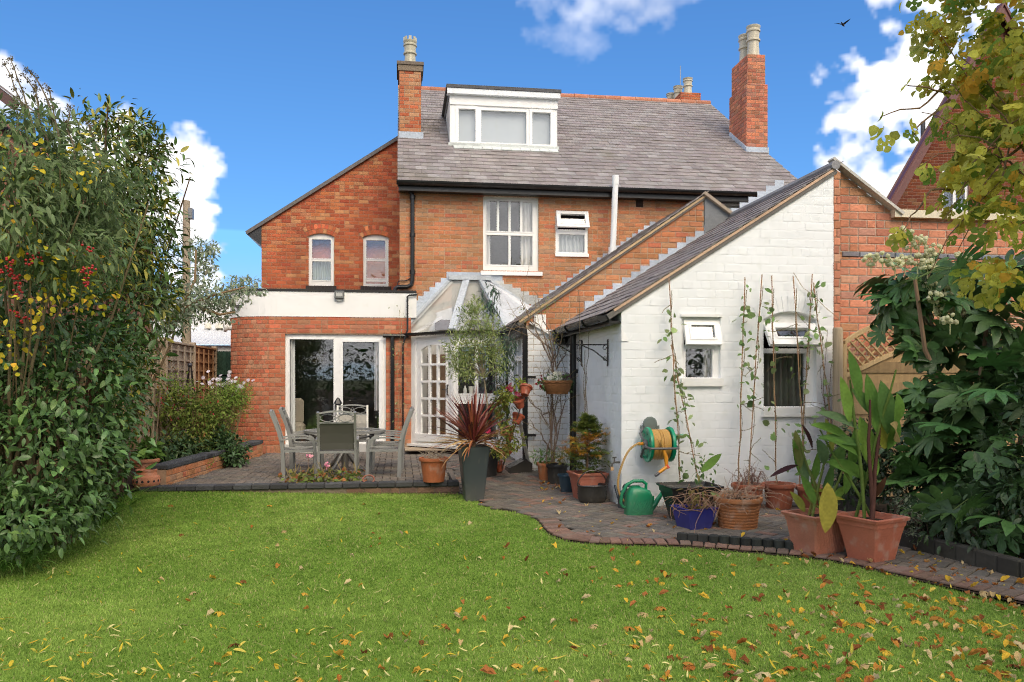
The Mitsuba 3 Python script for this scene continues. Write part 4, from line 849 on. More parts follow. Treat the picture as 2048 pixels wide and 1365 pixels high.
# a soldier course of red bricks follows the lawn's edge
el = LineString(EDGE[8:]); out = []; s = .06
BORDER = el.buffer(.235, single_sided=True) if Polygon(LAWN).intersection(el.buffer(.2, single_sided=True)).area < .2 else el.buffer(-.235, single_sided=True)
while s < el.length - .05:
    p, q = np.array(el.interpolate(s - .05).coords[0]), np.array(el.interpolate(s + .05).coords[0]); t = (q - p) / np.linalg.norm(q - p); nr = np.array([-t[1], t[0]])
    c_ = (p + q) / 2 + nr * .125
    if LAWN.contains(Point(c_)): c_ = (p + q) / 2 - nr * .125
    out.append(lie(c_[0], c_[1], math.atan2(nr[1], nr[0]) + .12, .218, .098, .016, rng, .003)); s += .107
laid('path', out, P_REDP, 'm_masonry', rng, name='border_brick', rest='border', unit=pu)
laid('path', herring(PATH.difference(BORDER).buffer(-.03), math.radians(38)), P_PAVE + P_REDP[:2], 'm_masonry', rng, name='paver', rest='paving', unit=pu)
# patio edging: blue bricks on a low brick riser
ed = thing('patio_edging', 'low riser of dark blue bricks along the front of the patio', 'edging')
part(ed, 'riser', MB().box(-3.3, .80, 10.80, 10.93, -.4, -.035), 'm_masonry', (.20, .16, .12))
brickwork(list(scene)[-1], sbox(-.7, -.3, .80, -.045), straight((0, 10.80), (1, 0)), tones((.20, .12, .085), 6, .2, rng), 'm_masonry', rng, bl=.232, bh=.088, proud=.012)
x = -3.3
while x < .79:
    w = min(.232, .80 - x); part(ed, 'brick', MB().box(x, x + w - .008, 10.76, 10.97, -.03, .032, ch=.008), 'm_masonry', np.array((.058, .06, .066)) * (1 + .22 * rng.normal())); x += w
part(ed, 'side_riser', MB().box(.74, .80, 10.93, 12.4, -.3, -.012), 'm_masonry', (.12, .10, .09))
# raised bed wall on the left, with blue copings
bw = thing('raised_bed_wall', 'low orange brick wall with dark blue copings holding the left flower bed', 'wall')
W1, W0 = np.array([-2.52, 15.3]), np.array([-3.02, 10.98]); dW = (W1 - W0) / np.linalg.norm(W1 - W0); LW = np.linalg.norm(W1 - W0)
k = part(bw, 'wall', slab(sbox(0, -.1, LW, .22), .2, W0, dW), 'm_masonry', (.36, .24, .16))
brickwork(k, sbox(0, -.03, LW, .22), straight(W0, dW), P_MAIN, 'm_masonry', rng, bl=.222, bh=.082, proud=.008)
mw = wallm(W0, dW); s = 0.
while s < LW:
    w = min(.112, LW - s); part(bw, 'coping_brick', MB().box(s + .003, s + w - .004, -.025, .2, .224, .286, mw, ch=.01), 'm_masonry', np.array((.062, .065, .072)) * (1 + .2 * rng.normal())); s += w
BED = Polygon([tuple(W1), tuple(W0), (-3.3, 10.9), (-3.35, 8.6), (-9, 6), (-9, 18), (EX0 - ER, 18), (EX0 - ER, 15.6)])
put('flower_bed_soil', sheet_on(BED, lambda x, y: .02 + .14 * ss(10.9, 12, y) + .05 * np.sin(x * 3) * np.sin(y * 2.3), .4), 'm_soil', None, kind='structure', label='dark soil of the flower bed')
RBED = Polygon([tuple(p) for p in RB] + [(12, RB[-1][1]), (12, YO), (5.44, YO), (5.44, 8.2)]).buffer(0)
put('border_soil', sheet_on(RBED, lambda x, y: -.09 + .04 * np.sin(x * 4) * np.sin(y * 5), .4), 'm_soil', None, kind='structure', label='dark soil under the shrubs at the right')
be = thing('bed_edging', 'dark concrete edging along the shrub bed at the right', 'edging')
for p, q in zip(RB[1:-1], RB[2:]):
    n_ = 3
    for i in range(n_):
        a, b_ = p + (q - p) * i / n_, p + (q - p) * (i + .985) / n_; F = frame(np.append(b_ - a, 0)); part(be, 'block', MB().box(-.05, .05, 0, np.linalg.norm(b_ - a), -.05, .15, M4(F, (a[0], a[1], -.15)), ch=.012), 'm_masonry', np.array((.05, .047, .042)) * (1 + .15 * rng.normal()))
se = thing('scalloped_edging', 'short run of dark scalloped edging in front of the pots', 'edging')
p, q = G(1355, 1083), G(1592, 1102)
for i in range(11):
    a = p + (q - p) * i / 11; F = frame(q - p); w = np.linalg.norm(q - p) / 11; h = .05 if i < 3 else .10
    if i < 3: part(se, 'strip', MB().box(-.03, .03, 0, w - .004, -.02, .085, M4(F, a), ch=.006), 'm_wood', (.028, .03, .028))
    else: part(se, 'roll', MB().tube([a + (q - p) / 22 + [0, 0, -.02], a + (q - p) / 22 + [0, 0, .075 + .012 * rng.random()], a + (q - p) / 22 + [0, 0, .088]], [w * .52, w * .52, w * .4], 10), 'm_wood', np.array((.03, .034, .03)) * (1 + .15 * rng.normal()), smooth=40)

# ================================================================== fences, gate
fe = thing('wooden_fence', 'weathered timber fence panels running back along the left side', 'fence')
FX = -3.85; ys = [8.2, 10.1, 12.02, 13.85, 15.7, 17.5]
for i, (a, b_) in enumerate(zip(ys[:-1], ys[1:])):
    col = [(.40, .27, .14), (.42, .29, .16), (.46, .37, .25), (.30, .25, .20), (.34, .19, .10)][i]
    mb = MB(); y = a + .06
    while y < b_ - .05:
        w = min(.125, b_ - .05 - y); mb.box(FX - .02, FX - .006 + .004 * rng.normal(), y, y + w - .006, .1, 2.02 + .0 * rng.normal()); y += w
    pn = part(fe, 'panel', mb, 'm_wood', col)
    for z in (.25, .75, 1.25, 1.75) if i < 3 else np.arange(.2, 2, .17): part(pn, 'rail', MB().box(FX - .005, FX + .035, a + .06, b_ - .06, z, z + (.06 if i < 3 else .03)), 'm_wood', np.array(col) * .95)
    if i >= 1:
        for y in np.linspace(a + .3, b_ - .3, 4): part(pn, 'batten', MB().box(FX + .03, FX + .05, y, y + .035, .1, 2.0), 'm_wood', np.array(col) * 1.05)
    part(pn, 'cap_rail', MB().box(FX - .05, FX + .05, a + .05, b_ - .05, 2.024, 2.055), 'm_wood', np.array(col) * 1.1)
for y in ys: part(fe, 'post', MB().box(FX - .05, FX + .055, y - .05, y + .05, -.2, 2.1, ch=.006), 'm_wood', (.36, .28, .2))
st = PG(258, 956, 0); whole('wooden_stake', MB().box(-.045, .045, -.04, .04, -.2, PX(258, 836, st[0])[1] if False else EYE + (HOR - 836) / FPX * 11.4, M4(rotz(.15) @ roty(.02), (st[0], st[1], 0)), ch=.008), 'm_wood', (.30, .20, .12), 'brown wooden stake standing behind the terracotta pots at the left', 'post')
gt = thing('garden_gate', 'dark green boarded gate closing the gap beside the brick extension', 'gate')
for i in range(6): part(gt, 'board', MB().box(FX + .06 + i * .098, FX + .152 + i * .098, 17.5, 17.53, .05, 2.0), 'm_wood', np.array((.018, .045, .03)) * (1 + .1 * rng.normal()))
mb = MB(); beam(mb, (FX + .08, 17.48, .4), (FX + .62, 17.48, 1.5), .04, .1); mb.box(FX + .06, FX + .64, 17.46, 17.5, 1.5, 1.6); mb.box(FX + .06, FX + .64, 17.46, 17.5, .3, .4)
part(gt, 'brace', mb, 'm_wood', (.022, .055, .036))
# trellis-topped panel in front of the brick wall
tr = thing('trellis_panel', 'pale timber fence panel with a curved lattice top, behind the glossy shrub', 'fence')
YT = 9.2; tx0, tx1 = PY(1688, 0, YT)[0], PY(2075, 0, YT)[0]; TC, TW = (.46, .33, .17), tx1 - tx0
def zt1(x): t = (x - tx0) / TW; return PY(1690, 686, YT)[1] + .40 * math.sin(math.pi * min(max(t, 0), 1)) ** .8
def zt2(x): t = (x - tx0) / TW; return PY(1690, 752, YT)[1] + .42 * math.sin(math.pi * min(max(t, 0), 1)) ** 1.1
xs_ = np.linspace(tx0, tx1, 24)
for f_, nm in ((zt1, 'top_rail'), (zt2, 'middle_rail')): part(tr, nm, MB().loft([[(x, YT - .03, f_(x) - .03), (x, YT + .03, f_(x) - .03), (x, YT + .03, f_(x) + .025), (x, YT - .03, f_(x) + .025)] for x in xs_], cap=(True, True)), 'm_wood', TC)
for x in (tx0, tx1): part(tr, 'stile', MB().box(x - .025, x + .025, YT - .028, YT + .028, -.1, zt1(x) - .02), 'm_wood', TC)
for sgn in (-1, 1):
    c_ = tx0 - 2.2
    while c_ < tx1 + 2.2:
        seg = LineString([(c_, .4), (c_ + sgn * 2.6, 3.0)]); reg = Polygon([(x, zt2(x)) for x in xs_] + [(x, zt1(x)) for x in xs_[::-1]]).buffer(0); g = seg.intersection(reg); c_ += .125
        for h in getattr(g, 'geoms', [g]):
            if h.is_empty or h.length < .05: continue
            (a, az_), (b_, bz_) = h.coords[0], h.coords[-1]; mb = MB(); beam(mb, (a, YT + .009 * sgn, az_), (b_, YT + .009 * sgn, bz_), .016, .026, up=(0, -1, .01)); part(tr, 'lattice_slat', mb, 'm_wood', np.array(TC) * (1 + .1 * rng.normal()))
z = -.05; i = 0
while z < zt2((tx0 + tx1) / 2) - .05:
    top = z + .135; lo_ = [x for x in np.linspace(tx0, tx1, 60) if zt2(x) - .03 > z]
    if len(lo_) > 2: part(tr, 'board', MB().prism(Polygon([(lo_[0], z), (lo_[-1], z)] + [(x, min(top, zt2(x) - .025)) for x in lo_[::-1]]).buffer(0), .016, M4(None, (0, YT + (.012 if i % 2 else -.006), 0))), 'm_wood', np.array((.34, .23, .115)) * (1 + .12 * rng.normal()))
    z += .128; i += 1
pp_ = PY(1681, 655, YT - .08); part(tr, 'post', MB().tube([(pp_[0], YT - .02, -.3), (pp_[0], YT - .02, pp_[1] - .02), (pp_[0], YT - .02, pp_[1])], [.062, .062, .05], 10), 'm_wood', (.42, .33, .22), smooth=40)

# ================================================================== patio furniture
CF, CS = (.28, .285, .275), (.115, .11, .10)
def strap(mb, yz, x, w, h, m):
    """A flat bar in the plane x = const, w wide across and h deep along its bend."""
    p = np.asarray(yz, float); t = np.gradient(p, axis=0); t /= np.linalg.norm(t, axis=1, keepdims=True); nn_ = np.stack([-t[:, 1], t[:, 0]], 1)
    mb.loft([[(x - w / 2, *(a - b_ * h / 2)), (x + w / 2, *(a - b_ * h / 2)), (x + w / 2, *(a + b_ * h / 2)), (x - w / 2, *(a + b_ * h / 2))] for a, b_ in zip(p, nn_)], m, cap=(True, True))
STILE = [(-.20, 0), (-.205, .2), (-.21, .40), (-.225, .52), (-.26, .66), (-.31, .80), (-.37, .95)]
def stile_y(z): return float(np.interp(z, [p[1] for p in STILE], [p[0] for p in STILE]))
def chair(x, y, face, label):
    c = thing('patio_chair', label, 'chair', 'grey metal patio chairs round the table'); m = M4(rotz(face), (x, y, float(pave_z(x, y)) + .006)); W = .25
    for sx in (-1, 1):
        part(c, 'leg', (lambda mb: (strap(mb, STILE, sx * W, .032, .05, m), mb)[1])(MB()), 'm_metal', CF)
        part(c, 'leg', (lambda mb: (strap(mb, [(.25, 0), (.24, .2), (.235, .42), (.21, .53), (.15, .565)], sx * (W + .02), .035, .042, m), mb)[1])(MB()), 'm_metal', CF)
        part(c, 'armrest', (lambda mb: (strap(mb, [(.20, .545), (.1, .572), (-.08, .572), (-.235, .55)], sx * (W + .02), .05, .022, m), mb)[1])(MB()), 'm_metal', np.array(CF) * 1.1)
    mb = MB()
    for z, r in ((.93, .02),):
        mb.loft([[(xx, stile_y(z + dz) - .016, z + dz - .012), (xx, stile_y(z + dz) + .016, z + dz - .012), (xx, stile_y(z + dz) + .016, z + dz + .012), (xx, stile_y(z + dz) - .016, z + dz + .012)] for xx, dz in [(xx, .03 * math.cos(xx / W * math.pi / 2)) for xx in np.linspace(-W, W, 11)]], m, cap=(True, True))
    part(c, 'top_rail', mb, 'm_metal', np.array(CF) * 1.15)
    mb = MB(); zl = .80; mb.box(-W, W, stile_y(zl) - .01, stile_y(zl) + .01, zl - .01, zl + .01, m)
    for cx in (-.125, .125):
        for s_ in (-1, 1): mb.tube([(cx + u * .125, stile_y(zl + .065) - .0, zl + .068 + s_ * .052 * math.cos(u * math.pi / 2)) for u in np.linspace(-1, 1, 9)], .0065, 5, m=m)
    mb.tube([(0, stile_y(.87), .815), (.03, stile_y(.87), .868), (0, stile_y(.87), .925), (-.03, stile_y(.87), .868), (0, stile_y(.87), .815)], .006, 5, m=m)
    for s_ in (-1, 1): mb.tube([(s_ * W, stile_y(.87), .83), (s_ * (W - .04), stile_y(.87), .868), (s_ * W, stile_y(.87), .91)], .006, 5, m=m)
    part(c, 'scrollwork', mb, 'm_metal', CF)
    zz = np.linspace(.42, .79, 9)
    part(c, 'backrest', MB().loft([[(-W + .02, stile_y(z) + .008, z), (W - .02, stile_y(z) + .008, z), (W - .02, stile_y(z) + .014, z), (-W + .02, stile_y(z) + .014, z)] for z in zz], m, cap=(True, True)), 'm_metal', CS, label='dark mesh backrest')
    yy = np.linspace(-.2, .24, 9)
    part(c, 'seat', MB().loft([[(-W + .015, y_, .40 - .03 * math.sin((y_ + .2) / .44 * math.pi)), (W - .015, y_, .40 - .03 * math.sin((y_ + .2) / .44 * math.pi)), (W - .015, y_, .408 - .03 * math.sin((y_ + .2) / .44 * math.pi)), (-W + .015, y_, .408 - .03 * math.sin((y_ + .2) / .44 * math.pi))] for y_ in yy], m, cap=(True, True)), 'm_metal', CS, label='dark mesh seat')
    mb = MB()
    for s_ in (-1, 1): mb.box(s_ * W - .014, s_ * W + .014, -.21, .24, .375, .408, m)
    mb.box(-W, W, .225, .25, .37, .40, m); mb.box(-W, W, -.22, -.2, .37, .40, m)
    part(c, 'seat_rail', mb, 'm_metal', CF)
    return c
def at(px, t): p = PD(px, HOR, t); return p[0], p[1]
tc = at(690, 12.25)
x, y = at(676, 11.35); chair(x, y, .02, 'grey patio chair seen from behind, nearest to the lawn')
x, y = at(596, 11.5); chair(x, y, -math.pi / 2 + .12, 'grey patio chair on the left of the table, nearer the lawn')
x, y = at(612, 12.5); chair(x, y, -math.pi / 2 + .05, 'grey patio chair on the left of the table, nearer the patio doors')
x, y = at(704, 13.4); chair(x, y, math.pi + .03, 'grey patio chair in front of the patio doors, facing the lawn')
x, y = at(772, 11.6); chair(x, y, math.pi / 2 - .05, 'grey patio chair on the right of the table, nearer the lawn')
x, y = at(778, 12.6); chair(x, y, math.pi / 2 + .02, 'grey patio chair on the right of the table, mostly hidden by another')
tb = thing('patio_table', 'glass topped grey patio table with a pedestal foot', 'table'); tz = .60
oct_ = Polygon([(.60 * math.cos(a) * (1 + .03 * math.cos(4 * a)), .60 * math.sin(a) * (1 + .03 * math.cos(4 * a))) for a in np.linspace(0, 2 * math.pi, 41)[:-1]])
rim = oct_.difference(oct_.buffer(-.07)); mt = M4(np.array([[1, 0, 0], [0, 0, 1.], [0, -1, 0]]).T, (tc[0], tc[1], tz))
part(tb, 'rim', MB().prism(rim, .035, mt @ M4(None, (0, -.0, 0))), 'm_metal', np.array(CF) * 1.1)
v, f = sheet(oct_.buffer(-.06)); part(tb, 'glass_top', ((v @ mt[:3, :3].T) + mt[:3, 3] + [0, 0, -.012], f), 'm_glass')
mb = MB().tube([(tc[0], tc[1], .05), (tc[0], tc[1], tz - .05)], .055, 10)
for i in range(4):
    a = math.pi / 4 + i * math.pi / 2 + .2; mb.tube([(tc[0] + math.cos(a) * r, tc[1] + math.sin(a) * r, z) for r, z in ((.05, .30), (.16, .18), (.28, .06), (.42, .025))], [.03, .03, .028, .024], 7)
    mb.tube([(tc[0] + math.cos(a) * r, tc[1] + math.sin(a) * r, z) for r, z in ((.05, .35), (.2, .5), (.5, tz - .04))], .018, 6)
part(tb, 'pedestal', mb, 'm_metal', (.16, .155, .14), smooth=40)

# ================================================================== pots and other things on the ground
TER = (.40, .125, .052); SOIL = (.035, .024, .015)
def round_pot(px0, px1, ytop, ybase, label, col=TER, bsdf='m_terra', taper=.72, rim=.045, name='plant_pot', group=None, z=None, ribs=0, soil=True, cat='plant pot', lean=None):
    """A round pot standing where the photo shows it: width and height measured at its own distance."""
    pxc = (px0 + px1) / 2
    if z is None: b = G(pxc, ybase)
    else: p = PG(pxc, ybase, z); b = np.array([p[0], p[1], z])
    t = (EYE - b[2]) * FPX / (ybase - HOR); r1 = (px1 - px0) / 2 / FPX * t; h = (ybase - ytop) / FPX * t * .97; ctr = b + np.array([b[0], b[1], 0]) / np.linalg.norm(b[:2]) * r1 * taper
    k = thing(name, label, cat, group); m = M4(None, ctr)
    pf = pot_profile(r1 * taper, r1 * .93, h, rim, t=r1 * .07)
    if ribs:
        pf = [(0, 0), (r1 * taper, 0)]
        for i in range(ribs): 
            z0_, z1_ = (h - rim) * (i + .25) / ribs, (h - rim) * (i + .75) / ribs; rr = lambda q: r1 * (taper + (.9 - taper) * q / (h - rim)); pf += [(rr(z0_) + .006, z0_), (rr(z1_) + .006, z1_), (rr(z1_), z1_ + .006)]
        pf += [(r1 * .92, h - rim), (r1, h - rim), (r1 * 1.02, h - rim * .5), (r1, h), (r1 * .9, h), (r1 * .86, h - rim), (0, h * .8)]
    part(k, 'pot', MB().lathe(pf, n=28, m=m), bsdf, col, smooth=35)
    if soil: part(k, 'soil', MB().lathe([(0, h * .9), (r1 * .5, h * .91), (r1 * .86, h * .885)], n=14, m=m), 'm_soil', None)
    return k, ctr + [0, 0, h * .9], r1, h
def square_pot(px0, px1, ytop, ybase, label, rot, col=TER, bsdf='m_terra', bottom=.7, aspect=1., name='planter', ribbed=False, cat='planter', lip=.03, feet=False, wobble=0, hscale=1., group=None, ztop=None):
    pxc = (px0 + px1) / 2; b = G(pxc, ybase); t = (EYE - b[2]) * FPX / (ybase - HOR)
    ext_ = abs(math.cos(rot)) + aspect * abs(math.sin(rot)); w = (px1 - px0) / FPX * t / ext_ * .97; dpt = w * aspect; h = (ybase - ytop) / FPX * t * hscale
    ctr = b + np.array([b[0], b[1], 0]) / np.linalg.norm(b[:2]) * (dpt * .5 * bottom * abs(math.cos(rot)) + .5 * w * bottom * abs(math.sin(rot)) * .6)
    k = thing(name, label, cat, group); m = M4(rotz(rot), ctr)
    def ring(s, z, e=0.): c_ = .012; a, d_ = w / 2 * s + e, dpt / 2 * s + e; return [(-a + c_, -d_, z), (a - c_, -d_, z), (a, -d_ + c_, z), (a, d_ - c_, z), (a - c_, d_, z), (-a + c_, d_, z), (-a, d_ - c_, z), (-a, -d_ + c_, z)]
    B = bottom; prof = [(B, .012 if feet else 0, 0), (B + (1 - B) * .45, h * .5, 0), (.93, h * .80, 0), (.93, h * .80, .006), (.965, h - lip, .004), (.965, h - lip, .018), (1, h - .006, .018), (1, h, .012), (.95, h, 0), (.90, h - lip, 0), (.82, h * .84, 0)]
    if wobble == 1: prof = [(B, 0, 0), (1., h - .0, 0), (1., h, .012), (.9, h, 0), (.86, h * .8, 0)]
    mb = MB().loft([ring(*p) for p in prof], m, cap=(True, True))
    if feet:
        for sx in (-1, 1):
            for sy_ in (-1, 1): mb.box(sx * w * B * .36 - w * .09, sx * w * B * .36 + w * .09, sy_ * dpt * B * .42 - .02, sy_ * dpt * B * .42 + .02, 0, .03, m)
    if ribbed:
        for i in range(18):
            u = -1 + 2 * (i + .5) / 18
            for (ax, sg) in ((0, -1), (1, 1)):
                q = [(u * w / 2 * B * .95, sg * dpt / 2 * (B + .004), .03), (u * w / 2 * .90, sg * dpt / 2 * (.93 + .004), h * .78)] if ax == 0 else [(sg * w / 2 * (B + .004), u * dpt / 2 * B * .95, .03), (sg * w / 2 * (.934), u * dpt / 2 * .9, h * .78)]
                mb.tube(q, .004, 4, m=m)
    part(k, 'pot', mb, bsdf, col)
    part(k, 'soil', MB().loft([ring(.86, h * .86), ring(.4, h * .89)], m, cap=(False, True)), 'm_soil', None)
    return k, ctr + [0, 0, h * .88], w, h
POT = {}
POT['twigs'] = round_pot(838, 897, 916, 966, 'round terracotta pot of dead stems standing on the patio edging', z=.032)
POT['cordy'] = square_pot(915, 979, 893, 1003, 'tall tapering slate grey planter holding the red spiky plant', .06, (.045, .055, .062), 'm_paint', bottom=.63, wobble=1, name='tall_planter')
POT['w1'] = round_pot(1073, 1114, 926, 964, 'terracotta pot at the foot of the bare climber, beside the black pot', col=(.40, .15, .06))
POT['w2'] = round_pot(1092, 1137, 929, 972, 'black plastic pot between the terracotta pot and the blue glazed pot', (.014, .015, .017), 'm_paint', taper=.8)
POT['blue'] = round_pot(1115, 1152, 949, 988, 'dark blue glazed round pot beside the conifer planter', (.012, .05, .085), 'm_paint', taper=.62, rim=.03)
POT['conifer'] = square_pot(1139, 1211, 947, 1003, 'square terracotta planter holding the small orange-tinged conifer', .12, (.36, .125, .08), bottom=.72)
POT['black'] = square_pot(1322, 1436, 966, 1046, 'large black plastic planter behind the blue one, against the white wall', .05, (.013, .013, .014), 'm_paint', bottom=.62, aspect=.75, hscale=.92)
POT['bluesq'] = square_pot(1345, 1431, 1018, 1062, 'small square cobalt blue planter in front of the black one', .25, (.008, .015, .22), 'm_paint', bottom=.72, wobble=1)
POT['ribbed'] = round_pot(1427, 1524, 997, 1063, 'large ribbed terracotta pot of straggling dead stems', col=(.37, .15, .06), ribs=9, taper=.76)
POT['cream'] = round_pot(1444, 1498, 980, 1012, 'pale cream ribbed pot half hidden behind the ribbed terracotta one', (.46, .40, .27), ribs=4, taper=.8)
POT['t1'] = round_pot(1463, 1529, 969, 1022, 'red terracotta pot against the white wall, left of its twin', (.33, .10, .05))
POT['t2'] = round_pot(1525, 1591, 968, 1022, 'red terracotta pot against the white wall, middle of three', (.31, .095, .05))
POT['t3'] = round_pot(1592, 1660, 974, 1024, 'red terracotta pot against the white wall, behind the ribbed canna trough', (.33, .10, .05))
POT['cannaL'] = square_pot(1570, 1702, 1028, 1112, 'ribbed pink terracotta trough holding the left canna', .30, (.42, .165, .105), bottom=.74, aspect=.8, ribbed=True, feet=True, hscale=.97)
POT['cannaR'] = square_pot(1676, 1808, 1034, 1128, 'square smooth terracotta planter at the right holding the taller canna', .38, (.38, .125, .075), bottom=.66, feet=True, hscale=.97)
POT['dark'] = square_pot(1664, 1735, 974, 1030, 'black planter half hidden behind the cannas', .1, (.012, .013, .016), 'm_paint', bottom=.85)
POT['left'] = round_pot(262, 318, 918, 962, 'fluted terracotta pot of green leaves at the left end of the patio edging', col=(.47, .20, .11), z=0., taper=.7)
# terracotta bowl pierced with holes
p = PG(288, 978, .0); t = 1.4 * FPX / 218; r = 26 / FPX * t; k = thing('strawberry_pot', 'squat terracotta bowl with a ring of holes, at the left end of the edging', 'plant pot'); m = M4(None, (p[0], p[1] + r * .6, .0))
part(k, 'pot', MB().lathe([(0, 0), (r * .78, 0), (r, .06), (r * 1.02, .10), (r * .96, .145), (r * .78, .165), (r * .72, .2), (r * .80, .235), (r * .70, .24), (r * .64, .2), (0, .16)], n=30, m=m), 'm_terra', (.50, .20, .11), smooth=35)
for i in range(9):
    a = -math.pi / 2 + (i - 4) * .42; part(k, 'hole', MB().tube([(math.cos(a) * r * .93, math.sin(a) * r * .93, .095), (math.cos(a) * r * 1.022, math.sin(a) * r * 1.022, .095)], .016, 9, m=m), 'm_dark')
# small stone animal
p = PG(310, 962, .03); k = thing('garden_ornament', 'small pale stone animal figure beside the terracotta bowl', 'ornament'); import manifold3d as m3
def blob(parts, q=.012):
    s = m3.Manifold.sphere(1, 24); out = m3.Manifold()
    for chain in parts:
        for (p0, r0), (p1, r1) in zip(chain[:-1], chain[1:]): out = out + m3.Manifold.batch_hull([s.scale([r0] * 3).translate(list(p0)), s.scale([r1] * 3).translate(list(p1))])
    mm = out.refine_to_length(q).to_mesh(); t_ = trimesh.Trimesh(np.array(mm.vert_properties)[:, :3], np.array(mm.tri_verts)); trimesh.smoothing.filter_taubin(t_, iterations=6); return (np.array(t_.vertices), np.array(t_.faces))
og = blob([[((-.05, 0, .10), .035), ((.05, 0, .11), .035)], [((.05, 0, .11), .032), ((.075, 0, .155), .022)], [((.075, 0, .16), .024), ((.108, 0, .15), .014)]] + [[((sx, sy_, .1), .016), ((sx * 1.05, sy_, .0), .013)] for sx in (-.06, .05) for sy_ in (-.02, .02)] + [[((-.08, 0, .11), .01), ((-.105, 0, .05), .006)], [((.07, .012, .18), .008), ((.068, .016, .2), .004)], [((.07, -.012, .18), .008), ((.068, -.016, .2), .004)]])
part(k, 'figure', (og[0] @ rotz(.4).T + [p[0], p[1], .03], og[1]), 'm_masonry', (.42, .39, .34), smooth=True)
# cauldron
b = G(1190, 1010); t = (EYE - b[2]) * FPX / 250; r = 30 / FPX * t; k = thing('cauldron', 'black cast iron pot with a hoop handle standing on the path', 'pot'); m = M4(None, b + [0, r * .8, 0])
part(k, 'bowl', MB().lathe([(0, .0), (r * .75, .0), (r * .93, .04), (r, .12), (r * .97, .2), (r * 1.04, .225), (r * 1.0, .235), (r * .9, .23), (r * .88, .15), (0, .1)], n=28, m=m), 'm_paint', (.012, .012, .013), smooth=35)
part(k, 'water', MB().lathe([(0, .205), (r * .9, .205)], n=20, m=m), 'm_paint', (.10, .12, .14))
part(k, 'handle', MB().tube([(r * 1.02 * math.cos(a), -.02 * math.sin(a), .22 + .19 * math.sin(a)) for a in np.linspace(0, math.pi, 15)], .008, 6, m=m), 'm_paint', (.03, .022, .018))
# watering cans
def watering_can(px, py, s, rot, col, label):
    b = G(px, py); k = thing('watering_can', label, 'watering can'); m = M4(rotz(rot), b + [0, .1, 0]) @ M4(np.eye(3) * s)
    def rr(a, d_, z, x0=0.): return [(x0 + a * math.copysign(abs(math.cos(q)) ** .55, math.cos(q)), d_ * math.copysign(abs(math.sin(q)) ** .55, math.sin(q)), z) for q in np.linspace(0, 2 * math.pi, 25)[:-1]]
    part(k, 'body', MB().loft([rr(.15, .09, 0), rr(.165, .10, .015), rr(.16, .10, .15), rr(.155, .097, .24, 0), rr(.13, .085, .29, -.0), rr(.075, .06, .325, -.03), rr(.055, .05, .33, -.04), rr(.055, .05, .345, -.04), rr(.045, .04, .345, -.04), rr(.045, .04, .31, -.04)], m, cap=(True, True)), 'm_paint', col, smooth=40)
    mb = MB()
    for i in range(9): mb.tube([(-.13 + i * .027, -.101, .05), (-.06 + i * .027 if i < 7 else .115, -.101, .19 if i < 7 else .05 + (.115 + .13 - i * .027) * 2)], .004, 4, m=m)
    part(k, 'moulded_rib', mb, 'm_paint', np.array(col) * .9, kind='stuff')
    part(k, 'spout', MB().tube([(.13, 0, .05), (.2, 0, .12), (.29, 0, .25), (.345, 0, .36)], [.045, .032, .022, .019], 10, m=m).box(.15, .19, -.008, .008, .14, .22, m), 'm_paint', col, smooth=40)
    part(k, 'handle', MB().tube([(.09, 0, .30), (.095, 0, .365), (.05, 0, .40), (-.06, 0, .40), (-.14, 0, .36), (-.2, 0, .26), (-.215, 0, .15), (-.185, 0, .10), (-.15, 0, .10)], [.017, .019, .02, .02, .02, .02, .019, .018, .016], 9, m=m), 'm_paint', col, smooth=40)
    return k
watering_can(1282, 1034, .98, .05, (.0, .20, .085), 'green plastic watering can at the corner of the white outbuilding')
watering_can(1258, 1022, .72, 1.9, (.015, .028, .04), 'dark blue-black watering can tucked behind the green one')
# tipped terracotta pot in the bed
p = PG(406, 893, .2); k = thing('tipped_pot', 'small orange terracotta pot lying on its side among the bed plants', 'plant pot'); part(k, 'pot', MB().lathe(pot_profile(.07, .11, .18, .03), n=20, m=M4(rotz(.6) @ roty(1.35), (p[0] - .1, p[1], .28))), 'm_terra', (.50, .19, .07), smooth=35)
# black drain cover box at the foot of the outhouse downpipe
b = G(1045, 949); whole('drain_cover', MB().prism(Polygon([(-.2, 0), (.17, 0), (.17, .17), (.06, .22), (-.2, .1)]), .3, M4(rotz(.1), b + [0, .05, 0])), 'm_paint', (.016, .016, .017), 'black sloping cover at the foot of the outhouse downpipe', 'drain cover')
# obelisk in the bed
p = PG(380, 905, .15); tpz = EYE + (HOR - 732) / FPX * (1.25 * FPX / 145); k = thing('plant_obelisk', 'slim black metal plant obelisk standing in the left flower bed', 'plant support')
for i in range(4):
    a = math.pi / 4 + i * math.pi / 2; part(k, 'leg', MB().tube([(p[0] + .24 * math.cos(a), p[1] + .24 * math.sin(a), .1), (p[0] + .02 * math.cos(a), p[1] + .02 * math.sin(a), tpz)], .010, 5), 'm_paint', BLACK)
part(k, 'finial', MB().lathe([(0, 0), (.03, .0), (.045, .03), (.03, .06), (0, .07)], (p[0], p[1], tpz - .02), 10), 'm_paint', (.03, .03, .04), smooth=True)
# leaning plank by the tower pots
a, b_ = G(1062, 940), None; mb = MB(); beam(mb, (a[0] - .02, a[1], a[2] + .02), (*PD(1038, 838, 11.9)[:2], PD(1038, 838, 11.9)[2]), .05, .02); whole('white_plank', mb, 'm_wood', (.55, .55, .53), 'narrow white plank leaning beside the outhouse downpipe', 'plank')

